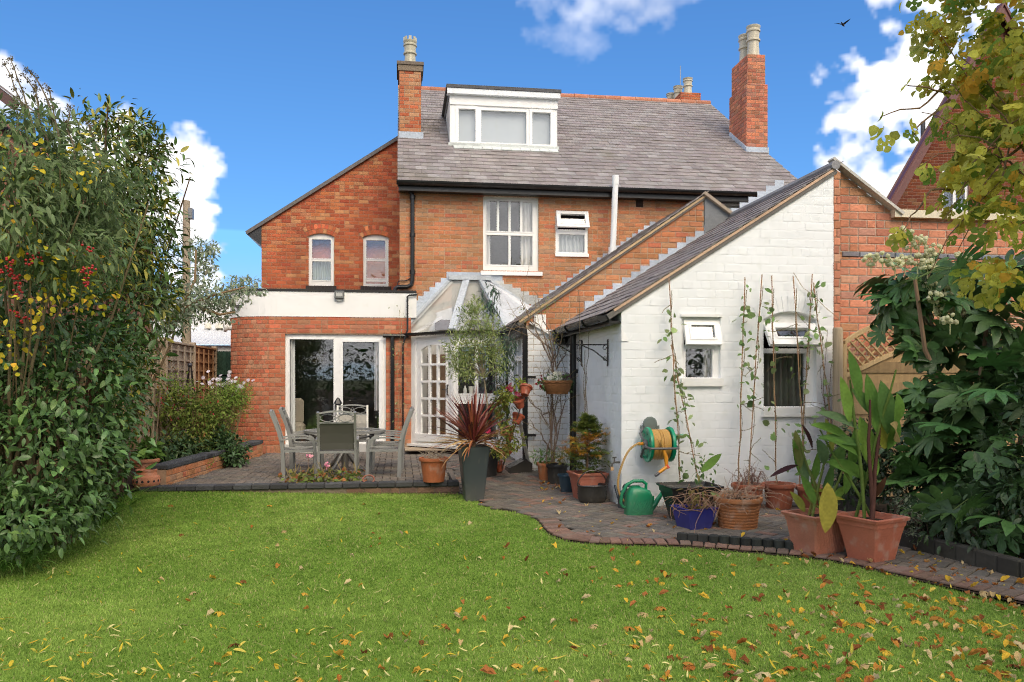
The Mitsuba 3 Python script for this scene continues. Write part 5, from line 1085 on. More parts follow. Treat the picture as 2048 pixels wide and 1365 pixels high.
# ================================================================== things fixed to the walls
yb = YO - .02; hc = PY(1316, 889, YO - .22); hr = .205
hz = thing('hose_reel', 'green wall mounted hose reel wound with yellow hose', 'hose reel'); H0 = np.array([hc[0], YO - .24, hc[1]])
def flange(x):
    p = [(.05, -.012), (hr * .6, -.012), (hr, -.018), (hr + .006, 0), (hr, .018), (hr * .6, .012), (.05, .012)]
    mb = MB().lathe(p, n=36, m=M4(np.array([[0, 0, 1], [1, 0, 0], [0, 1, 0.]]), H0 + [x, 0, 0])); return mb
for x in (-.135, .135):
    f_ = part(hz, 'flange', flange(x), 'm_paint', (.0, .26, .13), smooth=40)
    for i in range(7):
        a = i * 2 * math.pi / 7; part(f_, 'hole', MB().tube([H0 + [x + math.copysign(.0155, x) * (1 if x < 0 else -1) * (1 if x < 0 else 1), hr * .68 * math.cos(a), hr * .68 * math.sin(a)], H0 + [x - .0165, hr * .68 * math.cos(a), hr * .68 * math.sin(a)]], .026, 8), 'm_paint', (.0, .10, .05))
mb = MB()
for lay, rr_ in enumerate((.155, .17)):
    for i in range(11):
        x = -.115 + .23 * (i + .5 * lay) / 11; mb.tube([H0 + [x + .012 * math.sin(a * .5 + i), rr_ * math.cos(a) + .004 * math.sin(3 * a + i), rr_ * math.sin(a)] for a in np.linspace(0, 2 * math.pi, 25)], .0125, 6, cap=False)
mb.tube([H0 + [-.11, 0, 0], H0 + [.11, 0, 0]], .145, 20)
part(hz, 'wound_hose', mb, 'm_paint', (.50, .29, .075), smooth=40)
mb = MB().tube([H0 + [-.17, -.02, .0], H0 + [-.19, -.12, -.02], H0 + [-.17, -.24, -.03], H0 + [0, -.25, -.03], H0 + [.16, -.24, -.03], H0 + [.175, -.1, -.0]], .014, 7); mb.tube([H0 + [-.15, .0, 0], H0 + [-.19, .0, 0]], .06, 12)
mb.tube([H0 + [-.185, 0, .05], H0 + [-.19, .12, .12], H0 + [-.12, .20, .21], H0 + [0, .20, .215]], .016, 6); mb.tube([H0 + [-.185, 0, -.05], H0 + [-.19, .08, -.15], H0 + [-.15, .18, -.17]], .016, 6)
part(hz, 'frame', mb, 'm_paint', (.10, .105, .11), smooth=40)
part(hz, 'wall_bracket', MB().lathe([(0, -.02), (.085, -.02), (.09, 0), (.08, .02), (0, .025)], n=20, m=M4(np.array([[1, 0, 0], [0, 0, -1.], [0, 1, 0]]), H0 + [-.05, .17, .235])).box(-.13, .10, -.02, .02, -.02, .02, M4(None, H0 + [-.03, .2, .195])), 'm_paint', (.13, .16, .15), smooth=40)
part(hz, 'crank', MB().tube([H0 + [.15, 0, 0], H0 + [.20, 0, .02], H0 + [.21, -.02, .1]], .022, 7).tube([H0 + [.20, -.02, .1], H0 + [.30, -.03, .11]], .016, 7), 'm_paint', (.0, .17, .09), smooth=40)
gun = [PY(1322, 880, YO - .46), PY(1327, 900, YO - .47), PY(1332, 915, YO - .47), PY(1333, 932, YO - .47)]; Yg_ = YO - .47
g3 = [np.array([a, Yg_, b_]) for a, b_ in gun]
part(hz, 'loose_end', MB().tube([H0 + [-.06, -.17, .08], H0 + [-.03, -.2, .0], g3[0], g3[1]], .012, 7), 'm_paint', (.50, .29, .075), smooth=40)
part(hz, 'spray_gun', MB().tube([g3[1], g3[2], g3[3]], [.018, .026, .02], 9).tube([g3[3] + [.02, 0, .0], g3[3] + [-.06, -.02, -.05], g3[3] + [-.12, -.03, -.09]], [.02, .02, .015], 9), 'm_paint', (.62, .26, .02), smooth=40)
part(hz, 'nozzle', MB().tube([g3[3] + [-.10, -.028, -.08], g3[3] + [-.15, -.04, -.11]], .018, 9), 'm_paint', (.06, .06, .07)); part(hz, 'trigger', MB().tube([g3[3] + [-.01, -.0, .03], g3[3] + [.02, -.02, -.03]], .016, 7), 'm_paint', (.6, .06, .02))
hp = [H0 + [-.2, -.0, .01], H0 + [-.27, -.03, .01], np.array([*PY(1262, 897, YO - .28)[:1], YO - .28, PY(1262, 897, YO - .28)[1]]), np.array([PY(1244, 930, YO - .3)[0], YO - .3, PY(1244, 930, YO - .3)[1]]), np.array([PY(1236, 965, YO - .3)[0], YO - .3, PY(1236, 965, YO - .3)[1]]), np.array([PY(1240, 990, YO - .3)[0], YO - .3, PY(1240, 990, YO - .3)[1]]), np.array([PY(1252, 1006, YO - .3)[0], YO - .28, PY(1252, 1006, YO - .3)[1]]), np.array([PY(1275, 1016, YO - .2)[0], YO - .2, -.13])]
tck2, _ = splprep(np.array(hp).T, s=0, k=3); hp = np.array(splev(np.linspace(0, 1, 40), tck2)).T
part(hz, 'feed_hose', MB().tube(hp, .013, 8), 'm_paint', (.42, .25, .08), smooth=40, label='yellow hose drooping to the ground'); part(hz, 'connector', MB().tube([H0 + [-.19, 0, .01], H0 + [-.26, -.02, .01]], .02, 9), 'm_paint', (.62, .26, .02), smooth=40)
yt = PX(1243, 930, OX)[0]
tp = thing('garden_tap', 'small brass garden tap low on the side wall', 'tap'); q = np.array([OX, PX(1232, 925, OX - .05)[0], PX(1232, 925, OX - .05)[1]])
part(tp, 'body', MB().tube([q, q + [-.07, 0, .0], q + [-.10, 0, -.02], q + [-.10, 0, -.06]], .013, 7).tube([q + [-.07, 0, 0], q + [-.07, 0, .05]], .01, 6), 'm_metal', (.12, .11, .10), smooth=40); part(tp, 'handle', MB().box(-.095, -.045, -.008, .008, .05, .065, M4(None, q)), 'm_metal', (.1, .1, .1)); part(tp, 'hose_connector', MB().tube([q + [-.10, 0, -.055], q + [-.10, 0, -.10]], .02, 9), 'm_paint', (.6, .38, .2), smooth=40)
# scrolled brackets and the hanging basket
BR = []
for px, lab in ((1165, 'black scrolled iron bracket carrying the hanging basket'), (1218, 'empty black scrolled iron bracket nearest the corner')):
    yb_, zb_ = PX(px, 690, OX); _, z0_ = PX(px, 733, OX); k = thing('wall_bracket', lab, 'bracket', None); L_ = .36; o = np.array([OX - .018, yb_, 0])
    part(k, 'back_bar', MB().tube([o + [0, 0, z0_], o + [0, 0, zb_ + .07]], .011, 6), 'm_paint', BLACK)
    part(k, 'arm', MB().tube([o + [0, 0, zb_], o + [-L_, 0, zb_]], .008, 6).tube([o + [0, 0, z0_ + .06], o + [-.18, 0, (zb_ + z0_) / 2 + .06], o + [-L_, 0, zb_]], .008, 6), 'm_paint', BLACK)
    def curl(c, r, a0, a1): return [c + np.array([r * math.cos(a) * (1 - .45 * (i / 11)), 0, r * math.sin(a) * (1 - .45 * (i / 11))]) for i, a in enumerate(np.linspace(a0, a1, 12))]
    part(k, 'scroll', MB().tube(curl(o + [-L_, 0, zb_ + .03], .035, -math.pi / 2, math.pi * 1.2), .006, 5).tube(curl(o + [-.035, 0, zb_ - .04], .03, math.pi / 2, 2.2 * math.pi), .005, 5).tube(curl(o + [-.035, 0, z0_ + .1], .03, -math.pi / 2, -2.2 * math.pi), .005, 5), 'm_paint', BLACK)
    BR.append(o + [-L_, 0, zb_])
bk_ = thing('hanging_basket', 'woven brown basket of white and red flowers hanging from an iron bracket', 'hanging basket'); bc = np.array([BR[0][0] + .0, BR[0][1], EYE + (HOR - 790) / FPX * 11.5]); BASKET = bc + [0, 0, .20]
mb = MB().lathe([(0, 0), (.13, .005), (.17, .04), (.20, .11), (.215, .19), (.225, .2), (.21, .205), (.19, .17), (0, .15)], bc, 26)
part(bk_, 'basket', mb, 'm_wood', (.22, .10, .04), smooth=40)
mb = MB()
for i in range(5): mb.tube([bc + [(.15 + .017 * i) * math.cos(a), (.15 + .017 * i) * math.sin(a), .02 + .04 * i + .006 * math.sin(a * 13 + i * math.pi)] for a in np.linspace(0, 2 * math.pi, 53)], .011, 5)
part(bk_, 'wicker', mb, 'm_wood', (.26, .12, .05), kind='stuff')
for i in range(3):
    a = i * 2.09 + .4; part(bk_, 'chain', MB().tube([bc + [.2 * math.cos(a), .2 * math.sin(a), .2], BR[0] + [0, 0, -.02]], .004, 4), 'm_paint', BLACK)
lq = PX(1137, 681, OX); lm = np.array([OX, lq[0], lq[1]]); k = thing('wall_lamp', 'black bell shaped wall lamp on a round back plate by the gutter end', 'lamp')
part(k, 'back_plate', MB().lathe([(0, -.02), (.115, -.02), (.12, 0), (0, .01)], n=22, m=M4(np.array([[0, 0, -1], [1, 0, 0], [0, -1., 0]]), lm + [-.02, 0, 0])), 'm_paint', (.10, .10, .105), smooth=40)
part(k, 'body', MB().lathe([(0, 0), (.05, 0), (.075, .03), (.06, .06), (.08, .09), (.07, .13), (.045, .17), (.03, .2), (0, .21)], n=18, m=M4(np.array([[0, 0, -1], [1, 0, 0], [0, -1., 0]]), lm + [-.04, 0, 0])), 'm_paint', (.012, .012, .013), smooth=40)
fq = PY(679, 592, YE - .05); k = thing('floodlight', 'small grey floodlight on the middle of the white parapet', 'lamp')
part(k, 'casing', MB().box(fq[0] - .09, fq[0] + .09, YE - .12, YE - .03, fq[1] - .06, fq[1] + .09, ch=.01), 'm_paint', (.13, .135, .13)); part(k, 'surround', MB().box(fq[0] - .10, fq[0] + .10, YE - .03, YE - .021, fq[1] - .11, fq[1] + .11), 'm_paint', (.62, .62, .6)); part(k, 'lens', MB().box(fq[0] - .06, fq[0] + .06, YE - .126, YE - .121, fq[1] - .02, fq[1] + .05), 'm_paint', (.42, .42, .40))
part(k, 'sensor', MB().box(fq[0] - .04, fq[0] + .04, YE - .07, YE - .031, fq[1] - .105, fq[1] - .065), 'm_paint', (.5, .5, .49))
sq = np.array([-3.22, YE + .52, 2.5]); al_ = ext_at(EX0 - arcL * .78); sz = PD(472, 657, 15.9)[2]; o = (al_ @ np.array([0, 0, sz, 1]))[:3]; dn = -al_[:3, 1]
F = np.stack([al_[:3, 0], np.array([0, 0, 1.]), dn], 1)
k = thing('outdoor_speaker', 'round white fitting on the rounded brick corner', 'lamp'); part(k, 'housing', MB().lathe([(0, 0), (.06, 0), (.06, .08), (.085, .09), (.095, .12), (.09, .15), (.07, .155), (.06, .13), (0, .125)], n=22, m=M4(F, o)), 'm_paint', (.62, .62, .6), smooth=40); part(k, 'lens', MB().lathe([(0, .14), (.065, .135)], n=18, m=M4(F, o)), 'm_paint', (.42, .43, .44))
lq = PY(676, 808, YE - .06); k = thing('lantern', 'little black lantern at the middle post of the patio doors', 'lantern'); part(k, 'roof', MB().lathe([(.085, .0), (.03, .1), (.012, .12), (0, .12)], (lq[0], YE - .06, lq[1]), 6), 'm_paint', BLACK); part(k, 'cage', MB().lathe([(.06, -.14), (.07, -.13), (.07, -.12), (.05, -.12), (.055, 0), (.06, 0)], (lq[0], YE - .06, lq[1]), 6), 'm_paint', (.03, .03, .035))
k = thing('armchair', 'beige upholstered chair seen through the left patio door pane', 'chair'); q = PY(588, 850, YE + .7); z_ = .05
part(k, 'seat', MB().box(q[0] - .2, q[0] + .2, YE + .5, YE + .95, z_ + .25, z_ + .5, ch=.06), 'm_white', (.42, .38, .30)); part(k, 'backrest', MB().box(q[0] - .18, q[0] + .16, YE + .9, YE + 1.05, z_ + .45, z_ + .98, ch=.06), 'm_white', (.42, .38, .30))
for sx in (-.17, .17):
    for sy_ in (.55, .9): part(k, 'leg', MB().tube([(q[0] + sx, YE + sy_, z_), (q[0] + sx, YE + sy_, z_ + .26)], .02, 6), 'm_wood', (.08, .04, .02))
for (px, r, h, col, lab, nm) in ((932, .035, .16, (.6, .62, .6), 'clear white bottle on the lobby window ledge', 'bottle'), (945, .06, .15, (.62, .62, .56), 'white beaker on the lobby window ledge', 'beaker'), (966, .09, .13, (.02, .025, .05), 'dark blue pot on the lobby window ledge', 'pot')):
    q = pb(px, 789); pr_ = [(0, 0), (r * .8, 0), (r, .02), (r, h * .6), (r * .5, h * .75), (r * .4, h), (0, h)] if nm == 'bottle' else [(0, 0), (r * .75, 0), (r, h), (r * .85, h), (r * .7, .02), (0, .02)]
    whole(nm if nm != 'pot' else 'ledge_pot', MB().lathe(pr_, (q[0], E1[1] + .2, q[1]), 16), 'm_paint', col, lab, nm, smooth=40)
bq = PD(1686, 50, 55.); bd = thing('bird', 'small dark bird flying below the cloud at upper right', 'bird'); m = M4(rotz(.7) @ roty(.2), bq)
bb = blob([[((-.22, 0, 0), .05), ((0, 0, 0), .075)], [((0, 0, 0), .075), ((.2, 0, .02), .045)], [((.2, 0, .02), .04), ((.28, 0, .02), .012)], [((-.22, 0, 0), .04), ((-.38, 0, .0), .015)]], .03)
part(bd, 'body', (bb[0] @ m[:3, :3].T + bq, bb[1]), 'm_paint', (.02, .02, .024), smooth=True)
for s_ in (-1, 1): part(bd, 'wing', MB().add([(.1, s_ * .04, .02), (-.12, s_ * .04, .02), (-.1, s_ * .3, .16), (.08, s_ * .28, .17), (-.16, s_ * .58, .20)], [[0, 1, 3], [1, 2, 3], [2, 4, 3], [3, 1, 0]], m), 'm_paint', (.02, .02, .024))
# ================================================================== plants: helpers
rl = np.random.default_rng(99)
def leaf_unit(w=.4, n=3, fold=.25, curl=.25, peak=.45, wave=0.):
    """One leaf of length 1 along +y, its upper face up."""
    t = np.linspace(0, 1, n + 2); a = math.log(.5) / math.log(peak); hw = w / 2 * np.sin(np.pi * t ** a) ** .8
    v = [[0, 0, 0]]
    for i in range(1, n + 1): z = -curl * t[i] ** 2; v += [[-hw[i], t[i], z + fold * hw[i] + wave * (-1) ** i], [0, t[i], z], [hw[i], t[i], z + fold * hw[i] - wave * (-1) ** i]]
    v.append([0, 1 - .12 * curl, -curl]); f = [[0, 2, 1], [0, 3, 2]]
    for i in range(n - 1):
        a_ = 1 + 3 * i
        for k in (0, 1): f += [[a_ + k, a_ + k + 1, a_ + k + 4], [a_ + k, a_ + k + 4, a_ + k + 3]]
    e = 1 + 3 * (n - 1); f += [[e, e + 1, len(v) - 1], [e + 1, e + 2, len(v) - 1]]
    return np.array(v, float), np.array(f)
def lobed_unit(lobes, spread, depth=.5, wl=.16, droop=.25, base=.0):
    """A palmate leaf: pointed lobes fanning from the stalk at the origin."""
    angs = np.linspace(-spread, spread, lobes); v = [[0, 0, 0]]; f = []
    for i, a in enumerate(angs):
        L = 1 - .35 * abs(a / spread) ** 2; d = np.array([math.sin(a), math.cos(a)]); p = np.array([d[1], -d[0]]); k = len(v)
        for (t, w) in ((.36, .10), (.66, wl), (.88, wl * .6)):
            for s in (-1, 0, 1): q = d * t * L + p * w * s; v.append([q[0], q[1] + base, -droop * (t * L) ** 2 + (.03 if s else 0)])
        v.append([d[0] * L, d[1] * L + base, -droop * L * L * 1.1])
        f += [[0, k + 1, k], [0, k + 2, k + 1]]
        for r in range(2):
            for c in (0, 1): b = k + 3 * r + c; f += [[b, b + 1, b + 4], [b, b + 4, b + 3]]
        f += [[k + 6, k + 7, k + 9], [k + 7, k + 8, k + 9]]
        if i: pk = kprev; f += [[0, k, pk + 2]]
        kprev = k
    return np.array(v, float), np.array(f)
def frames(fwd, up):
    f = fwd / (np.linalg.norm(fwd, axis=1, keepdims=True) + 1e-9); r = np.cross(f, up); r /= np.linalg.norm(r, axis=1, keepdims=True) + 1e-9
    return np.stack([r, f, np.cross(r, f)], 2)
def leaves(parent, pos, fwd, up, size, units, palette, bsdf='m_leaf', limit=150, name='leaf', rest='foliage', tone=None, front=True):
    pos, fwd, up = np.asarray(pos, float), np.asarray(fwd, float), np.asarray(up, float); N = len(pos); size = np.broadcast_to(size, (N,))
    R = frames(fwd, up) * size[:, None, None]; tone = rl.integers(len(palette), size=N) if tone is None else np.asarray(tone); ui = rl.integers(len(units), size=N); pal = np.array(palette)
    order = np.argsort(apparent(pos) / size ** .5 if front else -size); first, other = order[:limit], order[limit:]; shared = {}
    for i in first:
        c = (ui[i], tone[i])
        if c not in shared: shared[c] = pd(units[ui[i]], bsdf, palette[tone[i]], True)
        scene[numbered(parent + '__' + name)] = {**shared[c], 'to_world': T(M4(R[i], pos[i]))}
    if len(other):
        V, F, C, n = [], [], [], 0
        for k, (uv_, uf_) in enumerate(units):
            o = other[ui[other] == k]
            if not len(o): continue
            V.append((np.einsum('kij,nj->kni', R[o], uv_) + pos[o][:, None]).reshape(-1, 3)); F.append((uf_[None] + (n + np.arange(len(o)) * len(uv_))[:, None, None]).reshape(-1, 3)); C.append(np.repeat(pal[tone[o]] * (1 + .1 * rl.normal(size=(len(o), 1))), len(uv_), 0)); n += len(o) * len(uv_)
        part(parent, rest, (np.vstack(V), np.vstack(F)), bsdf, np.vstack(C), True, kind='stuff')
def blob3(px, py, t, rx, ry, rd=None):
    """An ellipsoid at a measured place: centre, radii."""
    c = PD(px, py, t); s = t / FPX; return (*c, rx * s, (rx * s if rd is None else rd), ry * s)
def fill(blobs, n, lo=.55, gap=.0, freq=3., seed=1, top=None):
    """n points through the outer part of the ellipsoids (by their surface), and the outward directions there."""
    B = np.array(blobs); w = (B[:, 3] * B[:, 4] + B[:, 4] * B[:, 5] + B[:, 3] * B[:, 5]); k = rl.choice(len(B), size=int(n * (1.6 if gap else 1)), p=w / w.sum())
    d = rl.normal(size=(len(k), 3)); d /= np.linalg.norm(d, axis=1, keepdims=True); r = (lo ** 2 + (1 - lo ** 2) * rl.random(len(k))) ** .5 * (1 + .10 * rl.normal(size=len(k)))
    p = B[k, :3] + d * B[k, 3:] * r[:, None]; o = d / B[k, 3:]; o /= np.linalg.norm(o, axis=1, keepdims=True)
    if gap:
        m = meshkit.fbm(p * freq, 3, seed) > gap; p, o = p[m][:n], o[m][:n]
    m = p[:, 2] > -.14
    return p[m], o[m]
def bush(parent, blobs, n, size, units, palette, bsdf='m_leaf', limit=150, out=1., droop=.3, lift=0., jit=.6, gap=0., freq=3., seed=1, lo=.55, upw=1., spread=.25, **k):
    p, o = fill(blobs, n, lo, gap, freq, seed); N = len(p); f = o * out + rl.normal(size=(N, 3)) * jit + np.array([0, 0, lift - droop]); u = np.array([0, 0, upw]) + o * .6 + rl.normal(size=(N, 3)) * .45
    leaves(parent, p, f, u, size * (1 + spread * rl.normal(size=N)).clip(.45, 1.8), units, palette, bsdf, limit, **k)
    return p
def twigs(parent, name, paths, r0, r1, col, bsdf='m_wood', n=5, limit=40, label=None):
    mb = MB()
    for q in paths:
        q = np.asarray(q, float)
        if len(paths) <= 12: part(parent, name, MB().tube(q, np.linspace(r0, r1, len(q)), n), bsdf, col, smooth=60)
        else: mb.tube(q, np.linspace(r0, r1, len(q)), n)
    if len(paths) > 12: part(parent, name, mb, bsdf, col, smooth=60, label=label, kind='stuff')
def bend(p, q, sag=.0, wob=.03, n=7):
    p, q = np.asarray(p, float), np.asarray(q, float); t = np.linspace(0, 1, n)[:, None]; w = np.cumsum(rl.normal(size=(n, 3)) * wob, 0); w -= t * w[-1]
    return p + (q - p) * t + w * np.minimum(1, 4 * t * (1 - t)) + np.array([0, 0, sag]) * 4 * t * (1 - t)
def inner(parent, base, blobs, col, r=.02, per=3, name='stem'):
    paths = []
    for b in blobs:
        for _ in range(per): paths.append(bend(np.asarray(base) + rl.normal(size=3) * [.12, .12, 0], np.array(b[:3]) + rl.normal(size=3) * np.array(b[3:]) * .45, .05, .05))
    twigs(parent, name, paths, r, r * .3, col)
def PDs(t, *pts): return [PD(a, b, t) for a, b in pts]
OVAL, LONG, SLIM, ROUND, SMALL = [leaf_unit(.44, 3, .3, .25), leaf_unit(.40, 3, .2, .4), leaf_unit(.48, 3, .35, .1)], [leaf_unit(.30, 3, .3, .35), leaf_unit(.26, 3, .2, .55), leaf_unit(.33, 3, .3, .15)], [leaf_unit(.17, 2, .2, .3), leaf_unit(.14, 2, .3, .5)], [leaf_unit(.85, 3, .15, .2, .4), leaf_unit(.75, 3, .25, .35, .4)], [leaf_unit(.5, 1, .2, .2), leaf_unit(.42, 1, .3, .1)]
def greens(base, n=8, s=.22, alt=()): return [np.clip(c, .004, .8) for c in tones(base, n, s, rl, alt)]

# ================================================================== the left side
k = thing('evergreen_shrub', 'big dark evergreen shrub of glossy oval leaves reaching down to the lawn at the left', 'shrub')
B = [blob3(70, 900, 6.9, 190, 190, .8), blob3(140, 760, 7.3, 165, 170, .9), blob3(192, 925, 7.6, 66, 110, .5), blob3(40, 1030, 6.5, 130, 80, .6), blob3(40, 640, 7.2, 190, 140, .9), blob3(160, 1010, 7.2, 50, 50, .4), blob3(-120, 850, 6.7, 160, 250, .9), blob3(-380, 800, 6.4, 180, 260, .9)]
bush(k, B, 15000, .076, OVAL + LONG[:1], greens((.040, .078, .022), 11, .28, [(.03, .06, .018), (.085, .14, .04), (.065, .12, .04), (.11, .15, .045)]), 'm_gloss', 240, droop=.2, seed=3, lo=.4, gap=.37, freq=2.6, spread=.35)
inner(k, PG(90, 1090, -.1).tolist() + [-.1], B, (.10, .06, .04))
k = thing('laurel_tree', 'tall mid green laurel with drooping pointed leaves above the dark shrub', 'tree')
B = [blob3(225, 330, 8.6, 130, 115, .9), blob3(280, 440, 8.8, 78, 130, .7), blob3(180, 480, 8.2, 150, 130, .9), blob3(310, 555, 9., 56, 105, .6), blob3(255, 620, 8.7, 100, 90, .7), blob3(292, 330, 8.9, 40, 60, .4), blob3(210, 235, 8.7, 36, 36, .3), blob3(270, 262, 8.9, 34, 34, .3), blob3(308, 290, 9., 30, 30, .3), blob3(265, 700, 8.8, 50, 70, .5), blob3(245, 800, 8.6, 40, 80, .4)]
bush(k, B, 8800, .088, LONG, greens((.075, .125, .034), 10, .28, [(.05, .09, .028), (.11, .16, .04), (.045, .08, .028), (.15, .17, .045), (.30, .26, .04)]), 'm_gloss', 220, spread=.35, droop=.35, gap=.40, freq=5., seed=8, lo=.35)
inner(k, (*PG(185, 1000, -.05), -.1), B, (.13, .08, .05), .024)
k = thing('buddleia', 'grey green butterfly bush with arching plumes at the top left', 'shrub')
B = [blob3(95, 330, 6.4, 145, 95, .7), blob3(30, 420, 6.1, 150, 120, .7), blob3(160, 400, 6.8, 115, 85, .6), blob3(20, 290, 6.3, 90, 70, .5), blob3(110, 500, 6.5, 140, 80, .6), blob3(70, 250, 6.5, 60, 40, .4)]
bush(k, B, 6200, .088, SLIM + LONG, greens((.155, .20, .095), 10, .2, [(.27, .31, .16), (.15, .21, .08), (.32, .32, .09), (.12, .18, .07)]), 'm_leaf', 180, droop=.5, gap=.42, freq=4., seed=5, lo=.4)
inner(k, (*PG(30, 1080, -.05), -.1), B[:4], (.20, .15, .09), .02, 3)
mb_paths = [bend(PD(a, b, 6.4), PD(c, d, 6.4), .06, .015) for a, b, c, d in ((60, 300, 8, 128), (90, 280, 45, 150), (100, 300, 70, 168), (40, 330, 30, 200), (120, 290, 95, 175), (150, 320, 140, 215), (110, 260, 55, 140), (200, 330, 175, 245), (70, 270, 20, 118))]
twigs(k, 'plume', mb_paths, .009, .004, (.17, .14, .09))
pp_ = np.vstack([q[2:] + rl.normal(size=(5, 3)) * .012 for q in mb_paths for _ in range(26)]); leaves(k, pp_, rl.normal(size=pp_.shape) + [0, 0, .5], rl.normal(size=pp_.shape), .022, SMALL, greens((.16, .13, .075), 5), limit=0, rest='seed_heads')
k = thing('berry_bush', 'bush of yellowing leaves with clusters of red berries, among the left shrubs', 'shrub')
B = [blob3(60, 560, 6.0, 120, 90, .4), blob3(20, 460, 5.9, 60, 90, .3), blob3(170, 560, 6.5, 70, 70, .3), blob3(30, 690, 6.3, 60, 60, .3), blob3(120, 340, 6.0, 100, 50, .3), blob3(15, 330, 5.9, 40, 50, .3)]
bush(k, B, 380, .042, ROUND, greens((.50, .40, .04), 8, .2, [(.34, .36, .05), (.55, .33, .04), (.22, .26, .05), (.40, .42, .06)]), 'm_leaf', 150, gap=.46, freq=6, seed=2)
cl, _ = fill([blob3(70, 540, 5.9, 110, 60, .3), blob3(130, 510, 6., 70, 30, .2), blob3(18, 700, 6.2, 20, 20, .1), blob3(30, 620, 6.2, 30, 60, .1)], 14); ico = trimesh.creation.icosphere(1, 1.); mb = MB()
for c in cl:
    for _ in range(7): mb.add(ico.vertices * .0095 + c + rl.normal(size=3) * .02, ico.faces)
part(k, 'berry', mb, 'm_paint', (.36, .012, .015), True, kind='stuff', label='red berries')
twigs(k, 'stem', [bend((*PG(40, 1060, -.05), 0), b[:3], 0, .05) for b in B], .012, .004, (.2, .14, .08))
k = thing('silver_shrub', 'shrub of pale silvery leaves on leaning bare stems above the fence', 'shrub')
B = [blob3(440, 588, 11.2, 62, 30, .4), blob3(380, 605, 10.9, 52, 42, .4), blob3(405, 535, 11.2, 30, 40, .3), blob3(345, 640, 10.8, 45, 32, .3), blob3(490, 570, 11.4, 34, 18, .25), blob3(445, 632, 11.2, 36, 15, .2), blob3(330, 590, 10.7, 40, 50, .3), blob3(520, 580, 11.5, 18, 12, .2), blob3(390, 495, 11.2, 14, 30, .15), blob3(420, 500, 11.2, 18, 20, .15)]
bush(k, B, 3600, .060, OVAL, greens((.34, .39, .29), 9, .16, [(.46, .48, .40), (.24, .30, .19), (.29, .35, .24)]), 'm_leaf', 160, gap=.40, freq=7, seed=6, lo=.2, jit=.9)
twigs(k, 'stem', [[*PDs(10.8, (262, 900), (272, 830), (290, 765), (318, 705), (345, 650))], [*PDs(10.8, (266, 900), (285, 800), (318, 740), (345, 680), (352, 625))], [*PDs(10.9, (345, 650), (380, 610), (430, 590), (490, 575))], [*PDs(10.9, (352, 640), (390, 560), (392, 500))], [*PDs(10.9, (318, 705), (300, 650), (310, 590))], [*PDs(11., (380, 610), (440, 630), (470, 625))]], .026, .012, (.24, .16, .09))
k = thing('brown_climber', 'sparse climber of rusty brown leaves against the timber fence', 'climber')
B = [blob3(300, 640, 11.2, 30, 60, .2), blob3(320, 740, 11.4, 30, 70, .2), blob3(285, 820, 11.2, 22, 60, .2), blob3(310, 570, 11., 40, 30, .2)]
bush(k, B, 240, .045, OVAL, greens((.34, .12, .045), 6, .2, [(.42, .2, .06), (.25, .10, .05)]), 'm_leaf', 90, lo=.1)
twigs(k, 'stem', [bend(PD(275 + 12 * i, 930, 11.3), PD(285 + 14 * i, 560 + 30 * i, 11.3), 0, .03) for i in range(4)], .010, .004, (.28, .20, .13))
k = thing('fuchsia', 'loose airy fuchsia bush with small red flowers behind the obelisk', 'shrub')
B = [blob3(380, 830, 12.8, 60, 70, .5), blob3(350, 800, 12.9, 40, 60, .4), blob3(420, 840, 13., 50, 60, .4), blob3(365, 890, 12.6, 60, 35, .4)]
bush(k, B, 5200, .055, OVAL + SMALL, greens((.19, .26, .06), 8, .25, [(.27, .28, .08), (.14, .20, .05), (.22, .24, .07)]), 'm_leaf', 60, gap=.38, freq=6, seed=4, lo=.1, jit=1.)
twigs(k, 'stem', [bend((*PG(380 + rl.normal() * 15, 925, .1), .1), PD(375 + rl.normal() * 45, 790 + rl.normal() * 35, 12.8), 0, .03) for i in range(12)], .006, .003, (.22, .13, .07))
fp, _ = fill([blob3(350, 810, 12.5, 35, 40, .3), blob3(400, 810, 12.6, 40, 40, .3)], 46); leaves(k, fp, rl.normal(size=fp.shape) * .3 + [0, 0, -1], rl.normal(size=fp.shape), .045, OVAL, greens((.50, .05, .07), 4, .15), limit=46, name='flower')
k = thing('michaelmas_daisy', 'feathery green plant topped with small white daisies beside the brick corner', 'plant')
dt = 13.7; dbase = np.array([*PG(455, 905, .2), .2]); heads = [PD(a, b, dt) for a, b in zip(452 + rl.normal(size=46) * 22, 770 + rl.normal(size=46) * 12 - 6)]
paths = [bend(dbase + rl.normal(size=3) * [.08, .08, 0], h, .0, .02) for h in heads]; twigs(k, 'stem', paths, .006, .003, (.18, .13, .06))
B = [blob3(455, 805, dt, 44, 42, .35), blob3(430, 830, dt, 45, 40, .35), blob3(475, 790, dt, 30, 30, .3)]
bush(k, B, 5200, .075, [leaf_unit(.17, 1, .1, .3)], greens((.22, .32, .065), 7, .2, [(.16, .25, .05), (.29, .35, .10)]), 'm_leaf', 0, lo=.05, jit=1.2, lift=.8)
star = MB()
for i in range(9):
    a = i * 2 * math.pi / 9; star.add([[0, 0, 0], [.8 * math.cos(a - .26), .8 * math.sin(a - .26), .1], [math.cos(a), math.sin(a), .1], [.8 * math.cos(a + .26), .8 * math.sin(a + .26), .1]], [[0, 1, 2], [0, 2, 3]])
leaves(k, np.array(heads) + [0, -.02, .01], np.tile([1., 0, .1], (46, 1)) + rl.normal(size=(46, 3)) * .3, np.tile([0, -.8, .7], (46, 1)) + rl.normal(size=(46, 3)) * .3, .035, [star.mesh()], [(.74, .72, .76), (.70, .64, .72)], limit=46, name='flower')
k = thing('dark_perennial', 'clump of dark green leaves spilling over the end of the raised bed wall', 'plant')
